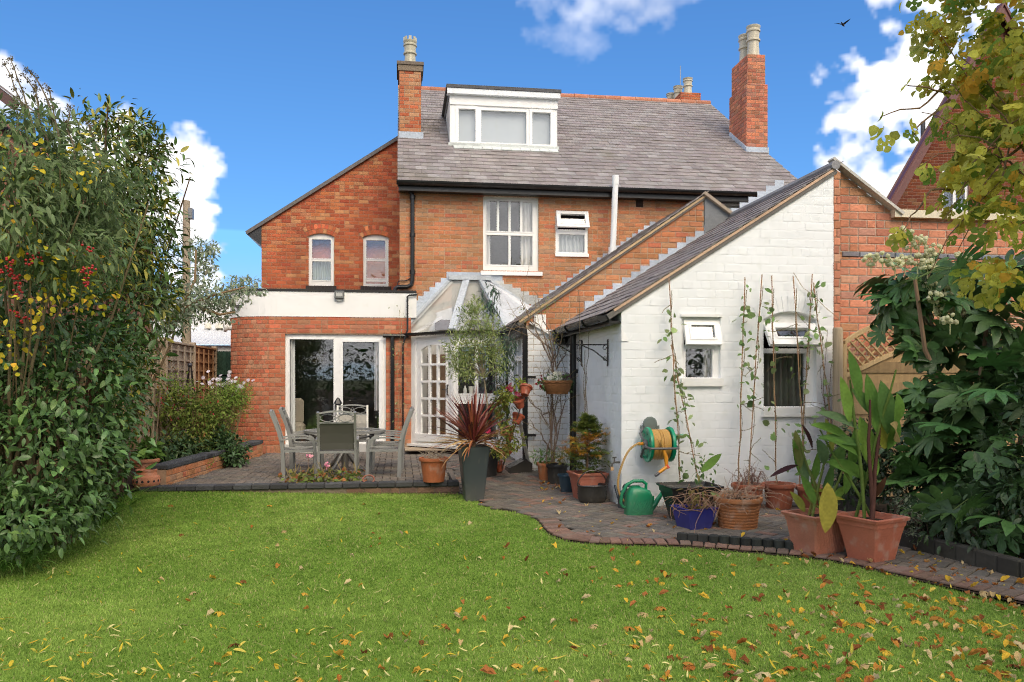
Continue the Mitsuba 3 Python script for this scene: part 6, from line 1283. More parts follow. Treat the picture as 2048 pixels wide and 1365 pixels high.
B = [blob3(457, 900, 12.9, 40, 32, .35), blob3(440, 885, 13., 30, 25, .3), blob3(470, 915, 12.7, 24, 22, .25)]
bush(k, B, 1500, .072, OVAL, greens((.045, .085, .03), 8, .22, [(.07, .12, .04), (.03, .06, .025)]), 'm_gloss', 140, lo=.3)
k = thing('dark_perennial', 'low clump of dark pointed leaves in the bed behind the terracotta pots', 'plant')
B = [blob3(345, 905, 12., 45, 35, .35), blob3(385, 900, 12.4, 35, 25, .3), blob3(330, 930, 11.6, 25, 20, .2)]
bush(k, B, 1100, .09, LONG + OVAL, greens((.04, .075, .025), 8, .22, [(.06, .11, .03), (.09, .14, .05)]), 'm_gloss', 110, lo=.3)
k = thing('ground_cover', 'bright green ground cover along the coping of the raised bed', 'plant')
B = [blob3(395, 925, 12., 40, 14, .2), blob3(425, 912, 12.5, 30, 12, .2), blob3(340, 955, 11.3, 22, 10, .2), blob3(450, 905, 12.8, 15, 10, .2)]
bush(k, B, 900, .035, SMALL + SLIM, greens((.15, .25, .045), 6, .2), 'm_leaf', 0, lo=.1, lift=.8)
k = thing('potted_plant', 'leafy green plant growing in the fluted terracotta pot', 'plant'); q, r = POT['left'][1], POT['left'][2]
bush(k, [(q[0], q[1], q[2] + .12, r * .9, r * .9, .13), (q[0] + .05, q[1] + .1, q[2] + .16, r * .6, r * .6, .12)], 170, .11, OVAL, greens((.12, .21, .05), 6, .2), 'm_leaf', 80, lo=.1, lift=.3)
twigs(k, 'cane', [[q + [-.1, 0, -.05], q + [-.09, .02, .5]], [q + [.02, .08, -.05], q + [.06, .1, .52]]], .006, .005, (.4, .3, .16))
def strap_clump(label, pts, n, L, cols, name='grass_clump', cat='plant', w=.035, limit=60):
    k = thing(name, label, cat); P, Fw = [], []
    for px, py in pts:
        c = np.array([*PG(px, py, -.1), -.1]); a = rl.random(n) * 6.28; P.append(c + np.stack([np.cos(a), np.sin(a), 0 * a], 1) * .06 * rl.random((n, 1))); Fw.append(np.stack([np.cos(a) * .6, np.sin(a) * .6, .5 + .8 * rl.random(n)], 1))
    P, Fw = np.vstack(P), np.vstack(Fw); leaves(k, P, Fw, np.tile([0, 0, 1.], (len(P), 1)) - Fw * .2, L * (.6 + .6 * rl.random(len(P))), [leaf_unit(w, 4, .2, .75, .3), leaf_unit(w, 4, .2, 1.0, .3)], cols, 'm_leaf', limit)
strap_clump('tuft of long bright green grassy leaves at the foot of the dark shrub', [(225, 1035), (250, 1020), (205, 1050), (240, 1005), (262, 1008)], 45, .36, greens((.11, .22, .035), 6, .2))
strap_clump('tuft of long grassy leaves at the bottom left corner of the lawn', [(25, 1130), (60, 1120), (5, 1145), (85, 1112), (-30, 1150), (45, 1140)], 40, .34, greens((.075, .15, .03), 6, .2))

# ================================================================== the middle
k = thing('olive_tree', 'small olive tree with fine grey green leaves in front of the lobby window', 'tree'); ob_ = G(972, 948); t0 = 11.6
B = [blob3(945, 640, t0, 36, 30, .3), blob3(918, 690, t0, 34, 32, .3), blob3(965, 690, t0, 40, 34, .3), blob3(990, 720, t0, 30, 40, .25), blob3(935, 740, t0, 42, 26, .3), blob3(920, 715, t0, 30, 30, .25), blob3(950, 610, t0, 20, 20, .2), blob3(985, 660, t0, 26, 30, .2)]
bush(k, B, 5200, .056, [leaf_unit(.27, 1, .1, .1), leaf_unit(.24, 2, .2, .25)], greens((.20, .26, .09), 8, .2, [(.30, .35, .15), (.14, .19, .06), (.23, .27, .12)]), 'm_leaf', 110, lo=.15, jit=.9, lift=.5, gap=.40, freq=7, seed=9)
tk = [ob_ + [0, 0, .2]] + PDs(t0, (970, 860), (975, 810), (966, 740)); twigs(k, 'trunk', [tk], .02, .012, (.24, .20, .14))
twigs(k, 'branch', [bend(PD(968, 755, t0), np.array(b[:3]) + rl.normal(size=3) * .05, .0, .02) for b in B for _ in range(2)], .008, .003, (.22, .18, .12))
q = round_pot(948, 1000, 905, 956, 'dark pot of the olive tree, hidden behind the tall planter', (.03, .03, .032), 'm_paint', name='olive_pot')
k = thing('eucalyptus', 'slender stem of drooping dark blue green leaves rising beside the olive tree', 'plant'); t0 = 12.2
path = bend(PD(1000, 930, t0), PD(985, 585, t0), 0, .03, 14); twigs(k, 'stem', [path, bend(path[8], PD(1035, 640, t0), 0, .02), bend(path[10], PD(960, 600, t0), 0, .02), bend(path[6], PD(1025, 760, t0), 0, .02)], .009, .004, (.20, .17, .13))
B = [blob3(1005, 770, t0, 26, 60, .25), blob3(1015, 700, t0, 24, 40, .25), blob3(980, 600, t0, 26, 40, .2), blob3(1005, 840, t0, 22, 40, .2)]
bush(k, B, 900, .085, [leaf_unit(.22, 2, .2, .3)], greens((.075, .115, .085), 6, .22, [(.11, .15, .11), (.05, .08, .06)]), 'm_leaf', 60, droop=1.2, lo=.05, gap=.42, freq=6, seed=3)
# cordyline
k = thing('cordyline', 'spiky plant of narrow dark red and tan leaves bursting from the tall slate planter', 'plant'); q = POT['cordy'][1] + [0, 0, .12]; N = 170
az = rl.random(N) * 6.283; el = np.concatenate([np.radians(25 + 62 * rl.random(105)), np.radians(-4 + 34 * rl.random(65))]); fw = np.stack([np.cos(az) * np.cos(el), np.sin(az) * np.cos(el), np.sin(el)], 1); tone = np.where(el > .45, rl.integers(0, 5, N), rl.integers(4, 9, N))
leaves(k, np.tile(q, (N, 1)) + rl.normal(size=(N, 3)) * [.012, .012, .03], fw, np.tile([0, 0, 1.], (N, 1)) + rl.normal(size=(N, 3)) * .2, .55 + .26 * rl.random(N), [leaf_unit(.038, 4, .4, .06, .4), leaf_unit(.036, 4, .4, .22, .4), leaf_unit(.042, 4, .3, .40, .4)], [(.085, .018, .018), (.12, .024, .022), (.065, .016, .02), (.15, .04, .025), (.20, .06, .03), (.34, .19, .07), (.42, .27, .11), (.28, .11, .04), (.38, .22, .10)], 'm_gloss', N, tone=tone)
part(k, 'stem', MB().tube([q - [0, 0, .14], q + [0, 0, .02]], .03, 8), 'm_wood', (.2, .13, .08))
k = thing('dried_plant', 'pale dry stems in the round terracotta pot on the edging', 'plant'); q, r = POT['twigs'][1], POT['twigs'][2]
twigs(k, 'stem', [bend(q + rl.normal(size=3) * [r * .4, r * .4, 0], q + [rl.normal() * r * .55, rl.normal() * r * .4, .06 + .09 * rl.random()], 0, .008, 5) for _ in range(60)], .004, .002, (.46, .38, .29))
# tower of tilted terracotta pots
k = thing('pot_tower', 'leaning rod threaded with small tilted terracotta pots beside the lobby', 'planter'); ra, rb = G(1000, 946), PD(1050, 785, 11.4); part(k, 'rod', MB().tube([ra - [0, 0, .05], rb], .011, 6), 'm_metal', (.22, .14, .11))
for i, (f_, side) in enumerate(((.03, -1), (.25, 1), (.44, -1), (.64, 1), (.83, -1), (.97, 1))):
    c = ra + (rb - ra) * f_ + [0, -.02, 0]; part(k, 'pot', MB().lathe(pot_profile(.055, .088, .14, .03, .008), n=18, m=M4(rotz(.2 * i) @ roty(side * .5), c)), 'm_terra', np.array((.40, .10, .05)) * (1 + .1 * rl.normal()), smooth=35)
k = thing('tower_plants', 'trailing plants with yellow green leaves and a pink flower in the leaning pots', 'plant')
B = [blob3(1012, 790, 11.5, 22, 18, .2), blob3(1008, 845, 11.6, 25, 22, .2), blob3(1022, 880, 11.6, 28, 25, .25), blob3(1000, 810, 11.7, 18, 25, .2), blob3(1040, 770, 11.6, 12, 14, .1), blob3(1000, 900, 11.8, 22, 18, .2)]
bush(k, B, 1300, .048, OVAL + ROUND, greens((.20, .24, .055), 8, .22, [(.32, .32, .07), (.12, .17, .045), (.09, .14, .04), (.30, .22, .06)]), 'm_leaf', 110, lo=.1, gap=.4, freq=6, seed=5)
fp = np.array(PDs(11.3, (1019, 770), (1017, 776), (1022, 778), (975, 862), (1035, 788))); leaves(k, fp, rl.normal(size=fp.shape), np.tile([0, -1., .3], (5, 1)), .05, [star.mesh()], [(.55, .03, .13), (.5, .04, .1)], limit=5, name='flower')
# bare climber against the white gable
k = thing('bare_climber', 'bare branching climber with a few yellow leaves against the white gable end', 'climber'); t0 = 12.0
paths = [bend(PD(1100 + rl.normal() * 4, 925, t0 - .1), PD(1105 + rl.normal() * 9, 740, t0), 0, .025, 9) for _ in range(6)]
for a, b, c, d in ((1105, 740, 1065, 640), (1108, 730, 1050, 615), (1112, 735, 1100, 650), (1108, 720, 1075, 590), (1112, 740, 1138, 700), (1105, 745, 1085, 660), (1106, 700, 1030, 650), (1095, 850, 1050, 790), (1085, 830, 1130, 800), (1110, 860, 1132, 760), (1100, 900, 1060, 840), (1115, 880, 1118, 780), (1107, 760, 1124, 640), (1090, 700, 1040, 600)): paths.append(bend(PD(a, b, t0), PD(c, d, t0), .05, .03, 8))
twigs(k, 'branch', paths, .012, .004, (.17, .12, .09)); more = [bend(p[int(rl.integers(3, len(p)))], p[-1] + rl.normal(size=3) * [.2, .05, .22], 0, .02, 5) for p in paths for _ in range(3)]; twigs(k, 'twig', more, .004, .002, (.24, .17, .08))
bush(k, [blob3(1060, 630, t0, 38, 22, .2), blob3(1095, 610, t0, 30, 16, .2), blob3(1110, 680, t0, 20, 40, .2)], 190, .032, SLIM + OVAL, greens((.28, .27, .06), 5, .2, [(.2, .22, .06)]), 'm_leaf', 60, lo=.05)
for nm, key, lab, base, sz, u, n in (('pot_herb', 'w1', 'feathery green plant in the terracotta pot below the bare climber', (.11, .20, .06), .07, LONG, 130), ('pot_herb', 'w2', 'yellowing plant in the black pot left of the conifer', (.28, .25, .07), .05, SLIM + OVAL, 170)):
    k = thing(nm, lab, 'plant'); q, r = POT[key][1], POT[key][2]; bush(k, [(q[0] - (.04 if key == 'w1' else -.03), q[1], q[2] + .12, r * 1.2, r * 1.1, .13)], n, sz, u, greens(base, 6, .2), 'm_leaf', 60, lo=.1, lift=.6)
k = thing('small_conifer', 'bushy little conifer with orange tinged foliage in the square terracotta planter', 'tree'); q, w, h = POT['conifer'][1:]
P, Fw, TN = [], [], []
for i in range(250):
    z = .02 + .76 * rl.random() ** .9; R_ = (.30 * (1 - (z / .84) ** 2) + .05) * (.45 + .75 * rl.random()); a = rl.random() * 6.283; n = 24; d = np.array([math.cos(a), math.sin(a), .35 + .2 * rl.normal()]); s = np.linspace(.15, 1, n)[:, None] * R_; p = q + np.array([0, 0, z]) + d * s + np.array([0, 0, -.05]) * (s / R_) ** 2
    side = np.cross(d, [0, 0, 1.]) ; f = d + side * np.where(np.arange(n) % 2, 1, -1)[:, None] * .9 + rl.normal(size=(n, 3)) * .35; P.append(p + rl.normal(size=(n, 3)) * .008); Fw.append(f); org = (z > .22) and (z < .55) and rl.random() < (.75 if math.cos(a) < .3 else .3); TN.append(np.full(n, 0) + (rl.integers(4, 7) if org else rl.integers(0, 4)))
P, Fw, TN = np.vstack(P), np.vstack(Fw), np.concatenate(TN); leaves(k, P, Fw, np.tile([0, 0, 1.], (len(P), 1)) + rl.normal(size=P.shape) * .4, .055, [leaf_unit(.3, 1, .2, .2)], [(.10, .125, .028), (.12, .165, .035), (.06, .10, .03), (.19, .21, .045), (.38, .19, .03), (.42, .26, .045), (.30, .13, .03)], 'm_leaf', 0, tone=TN)
part(k, 'trunk', MB().tube([q - [0, 0, .05], q + [0, 0, .62]], [.02, .006], 7), 'm_wood', (.16, .10, .06))
k = thing('tall_twig', 'thin bare stems rising from the conifer planter to the gutter', 'plant'); twigs(k, 'stem', [bend(q + [.02, .05, 0], PD(1157, 580, 10.6), 0, .02, 12), bend(q + [.05, .06, 0], PD(1178, 655, 10.6), 0, .02, 12), bend(q + [.0, .06, 0], PD(1170, 700, 10.6), 0, .02, 12)], .008, .004, (.15, .12, .08))
k = thing('basket_flowers', 'white flowers and dark red trailing leaves filling the hanging basket', 'flowers')
bush(k, [(*(BASKET + [0, 0, .0]), .2, .2, .09), (*(BASKET + [-.2, 0, -.05]), .07, .07, .08), (*(BASKET + [.17, 0, -.06]), .08, .08, .08)], 520, .04, OVAL + ROUND, greens((.07, .13, .04), 6, .25, [(.12, .18, .07), (.10, .05, .05)]), 'm_leaf', 70, lo=.2)
fp, _ = fill([(*(BASKET + [.0, -.05, .05]), .17, .15, .07)], 34); leaves(k, fp, rl.normal(size=fp.shape), np.tile([0, -1., .6], (len(fp), 1)) + rl.normal(size=fp.shape) * .3, .042, [star.mesh()], [(.70, .70, .62), (.62, .62, .50), (.08, .02, .06)], limit=40, name='flower')
fp = BASKET + rl.normal(size=(14, 3)) * [.03, .04, .04] + [-.24, 0, -.02]; leaves(k, fp, rl.normal(size=fp.shape), rl.normal(size=fp.shape), .045, ROUND, [(.30, .012, .02), (.2, .01, .03)], limit=14, name='red_flower')
k = thing('pipe_climber', 'thin straggling climber on the downpipes right of the patio doors', 'climber'); path = bend(PY3 := np.array([PY(790, 890, YE - .15)[0], YE - .15, .05]), np.array([PY(800, 620, YE - .15)[0], YE - .15, PY(800, 620, YE - .15)[1]]), 0, .03, 16); twigs(k, 'stem', [path], .006, .003, (.35, .27, .15))
pz = path[rl.integers(3, 16, 75)] + rl.normal(size=(75, 3)) * [.09, .03, .08]; leaves(k, pz, rl.normal(size=pz.shape) + [0, 0, -.3], rl.normal(size=pz.shape) + [0, -1, 1], .055, OVAL, greens((.15, .19, .09), 5, .2, [(.28, .31, .2)]), limit=40)
k = thing('pelargonium', 'low geraniums with green and reddish round leaves and a pink flower along the patio edging', 'plant')
pe = [np.array([PY(x, 0, 11.05)[0], 11.05 + .08 * rl.normal(), .06]) for x in (585, 605, 625, 648, 668, 690, 712)]; B = [(*p, .16, .13, .10 + .05 * rl.random()) for p in pe]
bush(k, B, 330, .062, [leaf_unit(.95, 3, .1, .15, .45), leaf_unit(.9, 3, .3, .3, .45)], greens((.17, .22, .06), 8, .2, [(.30, .27, .09), (.40, .17, .07), (.12, .18, .05), (.36, .26, .12)]), 'm_leaf', 150, lo=.1, lift=.4)
twigs(k, 'stem', [bend(p, p + [rl.normal() * .08, rl.normal() * .05, .14 + .1 * rl.random()], 0, .01, 5) for p in pe for _ in range(4)], .005, .003, (.26, .20, .08))
for px, py in ((654, 932), (617, 912)):
    fq_ = np.array([PY(px, py, 10.95)[0], 10.95, PY(px, py, 10.95)[1]]); fp = fq_ + rl.normal(size=(12, 3)) * .016; leaves(k, fp, rl.normal(size=fp.shape), np.tile([0, -1., .6], (12, 1)), .035, ROUND, [(.72, .36, .42), (.66, .25, .36)], limit=12, name='flower'); twigs(k, 'stem', [bend(fq_ - [0, -.05, .2], fq_, 0, .01, 5)], .003, .002, (.3, .16, .1))
k = thing('pot_saucer', 'reddish clay saucer ring lying on the patio edging beside the geraniums', 'saucer'); q = PY(737, 964, 10.9); part(k, 'ring', MB().tube([(q[0] + .075 * math.cos(a), 10.92 + .05 * math.sin(a), .06 + .05 * math.sin(a)) for a in np.linspace(0, 2 * math.pi, 21)], .012, 6), 'm_terra', (.26, .10, .07), smooth=60)

# ================================================================== canes and climbers on the white wall
CANES = [((1338, 556), (1362, 985)), ((1343, 690), (1402, 978)), ((1490, 556), (1476, 972)), ((1524, 548), (1496, 970)), ((1543, 552), (1553, 972)), ((1587, 552), (1612, 975)), ((1625, 548), (1598, 980)), ((1627, 566), (1664, 860))]
ORD = ['first', 'second', 'third', 'fourth', 'fifth', 'sixth', 'seventh', 'eighth']; CP = []
for i, ((a, b), (c, d)) in enumerate(CANES):
    Yt, Yb = YO - .10, YO - .36 - .08 * (i % 2); q0, q1 = PY(a, b, Yt), PY(c, d, Yb); p0, p1 = np.array([q0[0], Yt, q0[1]]), np.array([q1[0], Yb, q1[1] - .05]); CP.append((p0, p1)); nn_ = 9; pts = [p0 + (p1 - p0) * t + rl.normal(size=3) * .004 for t in np.linspace(0, 1, nn_)]
    k = thing('bamboo_cane', f'brown bamboo cane leaning on the white wall, {ORD[i]} of eight from the left', 'cane', None); part(k, 'cane', MB().tube(pts, .0065, 6), 'm_wood', (.34, .20, .11), smooth=60)
    mb = MB()
    for t in np.linspace(.08, .92, 7): p = p0 + (p1 - p0) * t; mb.tube([p - [0, 0, .008], p + [0, 0, .008]], .0085, 6)
    part(k, 'node', mb, 'm_wood', (.24, .14, .08))
for idx, lab, n, dense in ((0, 'leafy climbing rose on the two canes left of the small window', 74, [(.15, .9)]), (2, 'climbing rose on the canes between the two white windows', 62, [(.05, .62)]), (4, 'thin climbing rose on the cane at the left of the larger window', 26, [(.2, .95)]), (6, 'climbing rose in front of the right side of the larger window', 80, [(.05, .95)])):
    k = thing('climbing_rose', lab, 'climber'); P, st = [], []
    for (p0, p1) in CP[idx:idx + 2]:
        path = [p0 + (p1 - p0) * t + np.array([.02 * math.sin(t * 20), -.015, 0]) for t in np.linspace(.06, 1, 16)]; st.append(path)
        for _ in range(n // 2):
            t = dense[0][0] + (dense[0][1] - dense[0][0]) * rl.random(); P.append(p0 + (p1 - p0) * t + rl.normal(size=3) * [.075, .03, .04] - [0, .02, 0])
        for _ in range(5): t = .1 + .8 * rl.random(); o = p0 + (p1 - p0) * t; st.append(bend(o, o + np.array([rl.normal() * .16, -.04, rl.normal() * .1]), 0, .01, 5))
    P = np.array(P); twigs(k, 'stem', st, .005, .003, (.17, .13, .07)); leaves(k, P, rl.normal(size=P.shape) * [1, .5, .7] + [0, -.2, -.25], rl.normal(size=P.shape) * .5 + [0, -.9, .7], .082 * (1 + .2 * rl.normal(size=len(P))), OVAL + ROUND[:1], greens((.13, .21, .075), 7, .22, [(.19, .26, .11), (.10, .16, .06), (.25, .30, .14)]), limit=90)
k = thing('rose_hips', 'bare brown rose stems at the right end of the white wall', 'plant'); twigs(k, 'stem', [bend(np.array([*PY(1662, 900, YO - .25)[:1], YO - .25, .3]), np.array([PY(a, b, YO - .2)[0], YO - .2, PY(a, b, YO - .2)[1]]), 0, .02, 9) for a, b in ((1655, 660), (1670, 680), (1640, 730), (1682, 760), (1648, 800))], .006, .003, (.15, .09, .07))
wy = YO - .05; whole('support_wire', MB().tube([np.array([PY(a, b, wy)[0], wy, PY(a, b, wy)[1]]) for a, b in ((1587, 546), (1605, 575), (1625, 590), (1650, 615), (1680, 640))], .004, 5), 'm_wood', (.30, .22, .15), 'loose brown twine slung from the cane tops to the fence post', 'twine')
def straggle(name, label, key, n, reach, col, hgt):
    k = thing(name, label, 'plant'); q, r = POT[key][1], POT[key][2]; paths = []
    for _ in range(n):
        p = q + rl.normal(size=3) * [r * .3, r * .3, 0]; d = np.array([rl.normal() * reach, rl.normal() * reach * .6 - .1, 0]); a = p + d * .45 + [0, 0, hgt * (.5 + .7 * rl.random())]; b = p + d + [0, 0, hgt * (rl.random() * 1.2 - .6)]; t = np.linspace(0, 1, 8)[:, None]; paths.append((1 - t) ** 2 * p + 2 * t * (1 - t) * a + t * t * b + rl.normal(size=(8, 3)) * .008)
    twigs(k, 'stem', paths, .0048, .002, col); tw = [bend(p[4], p[5] + rl.normal(size=3) * .09, 0, .01, 4) for p in paths for _ in range(2)]; twigs(k, 'twig', tw, .003, .0015, np.array(col) * 1.1); return k, q
k, q = straggle('dead_perennial', 'tangle of pale brown dead stems arching out of the ribbed terracotta pot', 'ribbed', 30, .32, (.34, .23, .16), .22)
k, q = straggle('dead_perennial', 'dried plant with a few brown leaves drooping from the cobalt blue planter', 'bluesq', 20, .22, (.26, .15, .10), .26)
bush(k, [(q[0] + .05, q[1], q[2] + .14, .16, .12, .14)], 70, .075, LONG, greens((.20, .17, .06), 6, .2, [(.28, .13, .07), (.14, .17, .05)]), 'm_leaf', 40, lo=.1, droop=.8)
p = PD(1402, 945, 8.5); leaves(k, [p], [[.12, -.05, .13]], [[-.3, -1, .4]], .30, [leaf_unit(.30, 5, .25, .15)], [(.13, .23, .05)], limit=1, name='broad_leaf'); p = PD(1418, 985, 8.5); leaves(k, [p], [[.2, -.1, -.06]], [[0, -.6, 1]], .17, [leaf_unit(.4, 4, .2, .3)], [(.22, .30, .12)], limit=1, name='broad_leaf')
k, q = straggle('dead_perennial', 'fine bare twigs in the red terracotta pots along the white wall', 't1', 26, .12, (.22, .14, .11), .34)
bush(thing('pot_foliage', 'sparse green leaves at the base of the roses in the black planter', 'plant'), [(*(POT['black'][1] + [.12, 0, .2]), .24, .15, .2)], 60, .06, OVAL, greens((.10, .16, .06), 5, .2), 'm_leaf', 40, lo=.05)

# ================================================================== cannas
def paddle(k, base, tip, w, col, t, curl=.15, face=(0, -1, .35), name='leaf', n=8):
    b, e = np.asarray(base, float), np.asarray(tip, float); L = np.linalg.norm(e - b); u = leaf_unit(w / L, n, .35, curl, .48); m = frames((e - b)[None] + 0, np.asarray(face, float)[None])[0] * L
    # the curl drops the tip; lift the chord so that the tip still lands where it was measured
    part(k, name, (u[0] @ m.T + b + m[:, 2] * curl * 0, u[1]), 'm_leaf', col, True)
CG = [(.11, .21, .045), (.14, .25, .05), (.095, .18, .05), (.19, .31, .06), (.13, .20, .09)]
CY = [(.30, .30, .05), (.36, .31, .06), (.22, .24, .05)]
k = thing('canna', 'taller canna with broad paddle leaves in the square smooth planter', 'plant'); t0 = 7.05; q = POT['cannaR'][1]
for (a, b, c, d, rr) in ((1770, 1030, 1700, 760, .016), (1772, 1030, 1740, 800, .018), (1782, 1030, 1792, 740, .015), (1768, 1030, 1640, 860, .013), (1778, 1030, 1760, 850, .02)): part(k, 'stem', MB().tube(bend(q + rl.normal(size=3) * [.05, .05, 0], PD(c, d, t0), 0, .008), [rr, rr, rr, rr * .9, rr * .8, rr * .7, rr * .5], 7), 'm_wood' if rr > .017 else 'm_leaf', (.09, .035, .025) if rr > .017 else (.14, .20, .05), smooth=60)
for (a, b, c, d, w, col, cu, fc) in ((1742, 938, 1722, 832, .17, CG[3], .05, (0, -1, .2)), (1742, 960, 1660, 918, .17, CG[0], .10, (0, -.8, .7)), (1738, 965, 1752, 900, .13, CG[1], .05, (.2, -1, .1)), (1700, 850, 1684, 752, .12, CG[3], .05, (.1, -1, .2)), (1720, 860, 1640, 815, .14, CG[4], .15, (0, -.6, .8)), (1725, 890, 1640, 870, .12, CG[2], .1, (0, -.7, .7)), (1722, 915, 1655, 868, .10, CG[0], .1, (0, -.7, .7)),
    (1775, 870, 1765, 760, .19, CG[2], .05, (.1, -1, .2)), (1755, 870, 1735, 745, .13, CG[0], .05, (-.2, -1, .1)), (1778, 890, 1768, 850, .26, CY[0], .35, (0, -1, .3)), (1785, 880, 1815, 848, .16, (.36, .27, .12), .4, (0, -1, .5)), (1790, 850, 1805, 790, .14, CG[1], .2, (.3, -1, .2)), (1690, 1000, 1650, 995, .09, CY[0], .1, (0, -.4, 1)), (1720, 800, 1700, 700, .11, CG[0], .05, (0, -1, .2)), (1745, 830, 1712, 775, .12, CG[2], .2, (0, -1, .3)), (1700, 880, 1636, 838, .13, CG[1], .2, (0, -.7, .7)), (1775, 900, 1800, 835, .13, CG[0], .1, (.2, -1, .1)), (1740, 1000, 1775, 960, .07, (.10, .05, .03), .2, (0, -1, .3))): paddle(k, PD(a, b, t0 + .06 * rl.normal()), PD(c, d, t0 - .05 + .1 * rl.normal()), w, col, t0, cu, fc)
k = thing('canna', 'shorter canna with a hanging yellowed leaf in the ribbed trough', 'plant'); t0 = 7.3; q = POT['cannaL'][1]
for (c, d, rr) in ((1600, 880, .013), (1620, 940, .012), (1655, 890, .014), (1640, 960, .012), (1606, 990, .012), (1690, 930, .013)): part(k, 'stem', MB().tube(bend(q + rl.normal(size=3) * [.1, .04, 0], PD(c, d, t0), 0, .008), [rr, rr, rr, rr * .9, rr * .8, rr * .7, rr * .5], 7), 'm_leaf', (.17, .21, .06) if rr > .0125 else (.26, .25, .07), smooth=60)
for (a, b, c, d, w, col, cu, fc) in ((1600, 950, 1588, 880, .08, CG[1], .05, (0, -1, .1)), (1600, 940, 1592, 858, .10, (.12, .13, .04), .05, (0, -1, .2)), (1612, 985, 1600, 890, .10, CG[4], .05, (.2, -1, .2)), (1622, 970, 1640, 905, .09, CG[1], .1, (.2, -1, .1)), (1650, 930, 1640, 880, .12, CG[4], .15, (0, -1, .3)), (1660, 940, 1690, 890, .12, CG[2], .1, (0, -1, .3)), (1665, 1000, 1692, 972, .07, CG[3], .1, (0, -1, .5)), (1655, 985, 1620, 978, .07, CY[0], .1, (0, -.5, 1)), (1610, 1025, 1588, 985, .08, CY[2], .2, (0, -1, .3)), (1598, 930, 1540, 945, .05, (.05, .025, .03), .3, (0, -.7, .7)), (1625, 900, 1615, 850, .05, (.06, .03, .03), .2, (.4, -1, .1)), (1700, 940, 1715, 860, .12, CG[0], .1, (0, -1, .2)), (1665, 905, 1655, 835, .08, CY[2], .1, (.2, -1, .1)), (1630, 1010, 1605, 950, .09, CG[0], .1, (0, -1, .2)), (1690, 990, 1700, 925, .09, CG[1], .1, (0, -1, .2)), (1645, 1000, 1668, 930, .09, CG[2], .1, (0, -1, .2))): paddle(k, PD(a, b, t0 + .06 * rl.normal()), PD(c, d, t0 - .05 + .1 * rl.normal()), w, col, t0, cu, fc)

paddle(k, PD(1655, 965, 6.75), PD(1652, 1068, 6.72), .17, CY[1], t0, .03, (0, -1, .1), 'yellowed_leaf')
# ================================================================== the right side
k = thing('fatsia', 'large dark glossy shrub of hand shaped leaves with cream flower heads at the right', 'shrub')
PALM = [lobed_unit(8, 2.0, wl=.15, droop=.18), lobed_unit(9, 2.1, wl=.14, droop=.35), lobed_unit(7, 1.8, wl=.16, droop=.08)]
B = [blob3(1878, 625, 8.3, 100, 105, .7), blob3(1800, 600, 8.4, 50, 40, .25), blob3(1930, 770, 8.0, 130, 140, .8), blob3(1970, 920, 7.5, 130, 150, .8), blob3(1900, 870, 7.9, 70, 130, .5), blob3(2010, 640, 8., 110, 120, .7), blob3(2060, 860, 7.4, 120, 180, .8), blob3(1830, 560, 8.4, 70, 40, .3), blob3(2010, 1040, 6.9, 130, 60, .5), blob3(1880, 980, 7.6, 80, 80, .4)]
pf = bush(k, B, 460, .245, PALM, greens((.048, .10, .028), 9, .28, [(.03, .065, .02), (.07, .135, .035), (.095, .165, .045)]), 'm_gloss', 300, lo=.45, droop=.35, jit=.45, upw=1.1, front=True)
tr_ = [[*PDs(7.9, (1985, 1110), (1960, 960), (1905, 820), (1850, 700), (1830, 560))], [*PDs(7.8, (2000, 1110), (1985, 930), (1955, 800), (1975, 640))], [*PDs(7.4, (2020, 1110), (2030, 950), (2060, 760))]]
twigs(k, 'trunk', tr_, .034, .018, (.24, .15, .095)); C_ = np.vstack([np.array(x) for x in tr_]); twigs(k, 'leaf_stalk', [bend(C_[np.argmin(np.linalg.norm(C_ - p, axis=1))], p, .04, .01, 5) for p in pf[:170]], .006, .004, (.13, .19, .06))
um = [(1742, 520), (1765, 515), (1795, 478), (1810, 465), (1822, 490), (1838, 482), (1850, 505), (1835, 520), (1868, 500), (1810, 520), (1855, 530), (1790, 530), (1885, 540), (1925, 515), (1940, 530), (1868, 595), (1890, 582), (1905, 600), (1915, 625), (1930, 610), (1880, 620), (1862, 575), (1900, 640)]
ball = trimesh.creation.icosphere(1, 1.)
for (a, b) in um:
    c = PD(a, b, 8.0 + .15 * rl.normal()); mb = MB(); fl = part(k, 'flower_head', MB().tube([c - [0, 0, .14], c - [0, 0, .02]], .006, 5), 'm_leaf', (.45, .46, .26))
    for _ in range(12):
        o = rl.normal(size=3); o /= np.linalg.norm(o); e = c + o * [.075, .06, .05]; mb.tube([c - [0, 0, .04], e], .0025, 4); mb.add(ball.vertices * .021 * (1 + .12 * rl.normal(size=(len(ball.vertices), 1))) + e, ball.faces)
    part(fl, 'blossom', mb, 'm_leaf', np.array((.56, .55, .36)) * (1 + .1 * rl.normal()), kind='stuff')
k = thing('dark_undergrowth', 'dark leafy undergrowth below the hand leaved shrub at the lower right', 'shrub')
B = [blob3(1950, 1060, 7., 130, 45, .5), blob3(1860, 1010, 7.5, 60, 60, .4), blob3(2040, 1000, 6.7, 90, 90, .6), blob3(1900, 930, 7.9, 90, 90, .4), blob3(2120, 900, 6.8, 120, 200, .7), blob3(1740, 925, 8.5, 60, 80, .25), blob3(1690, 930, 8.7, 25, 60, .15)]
bush(k, B, 2600, .075, OVAL + LONG, greens((.030, .058, .02), 7, .25, [(.045, .08, .028), (.05, .04, .02)]), 'm_gloss', 120, lo=.2)
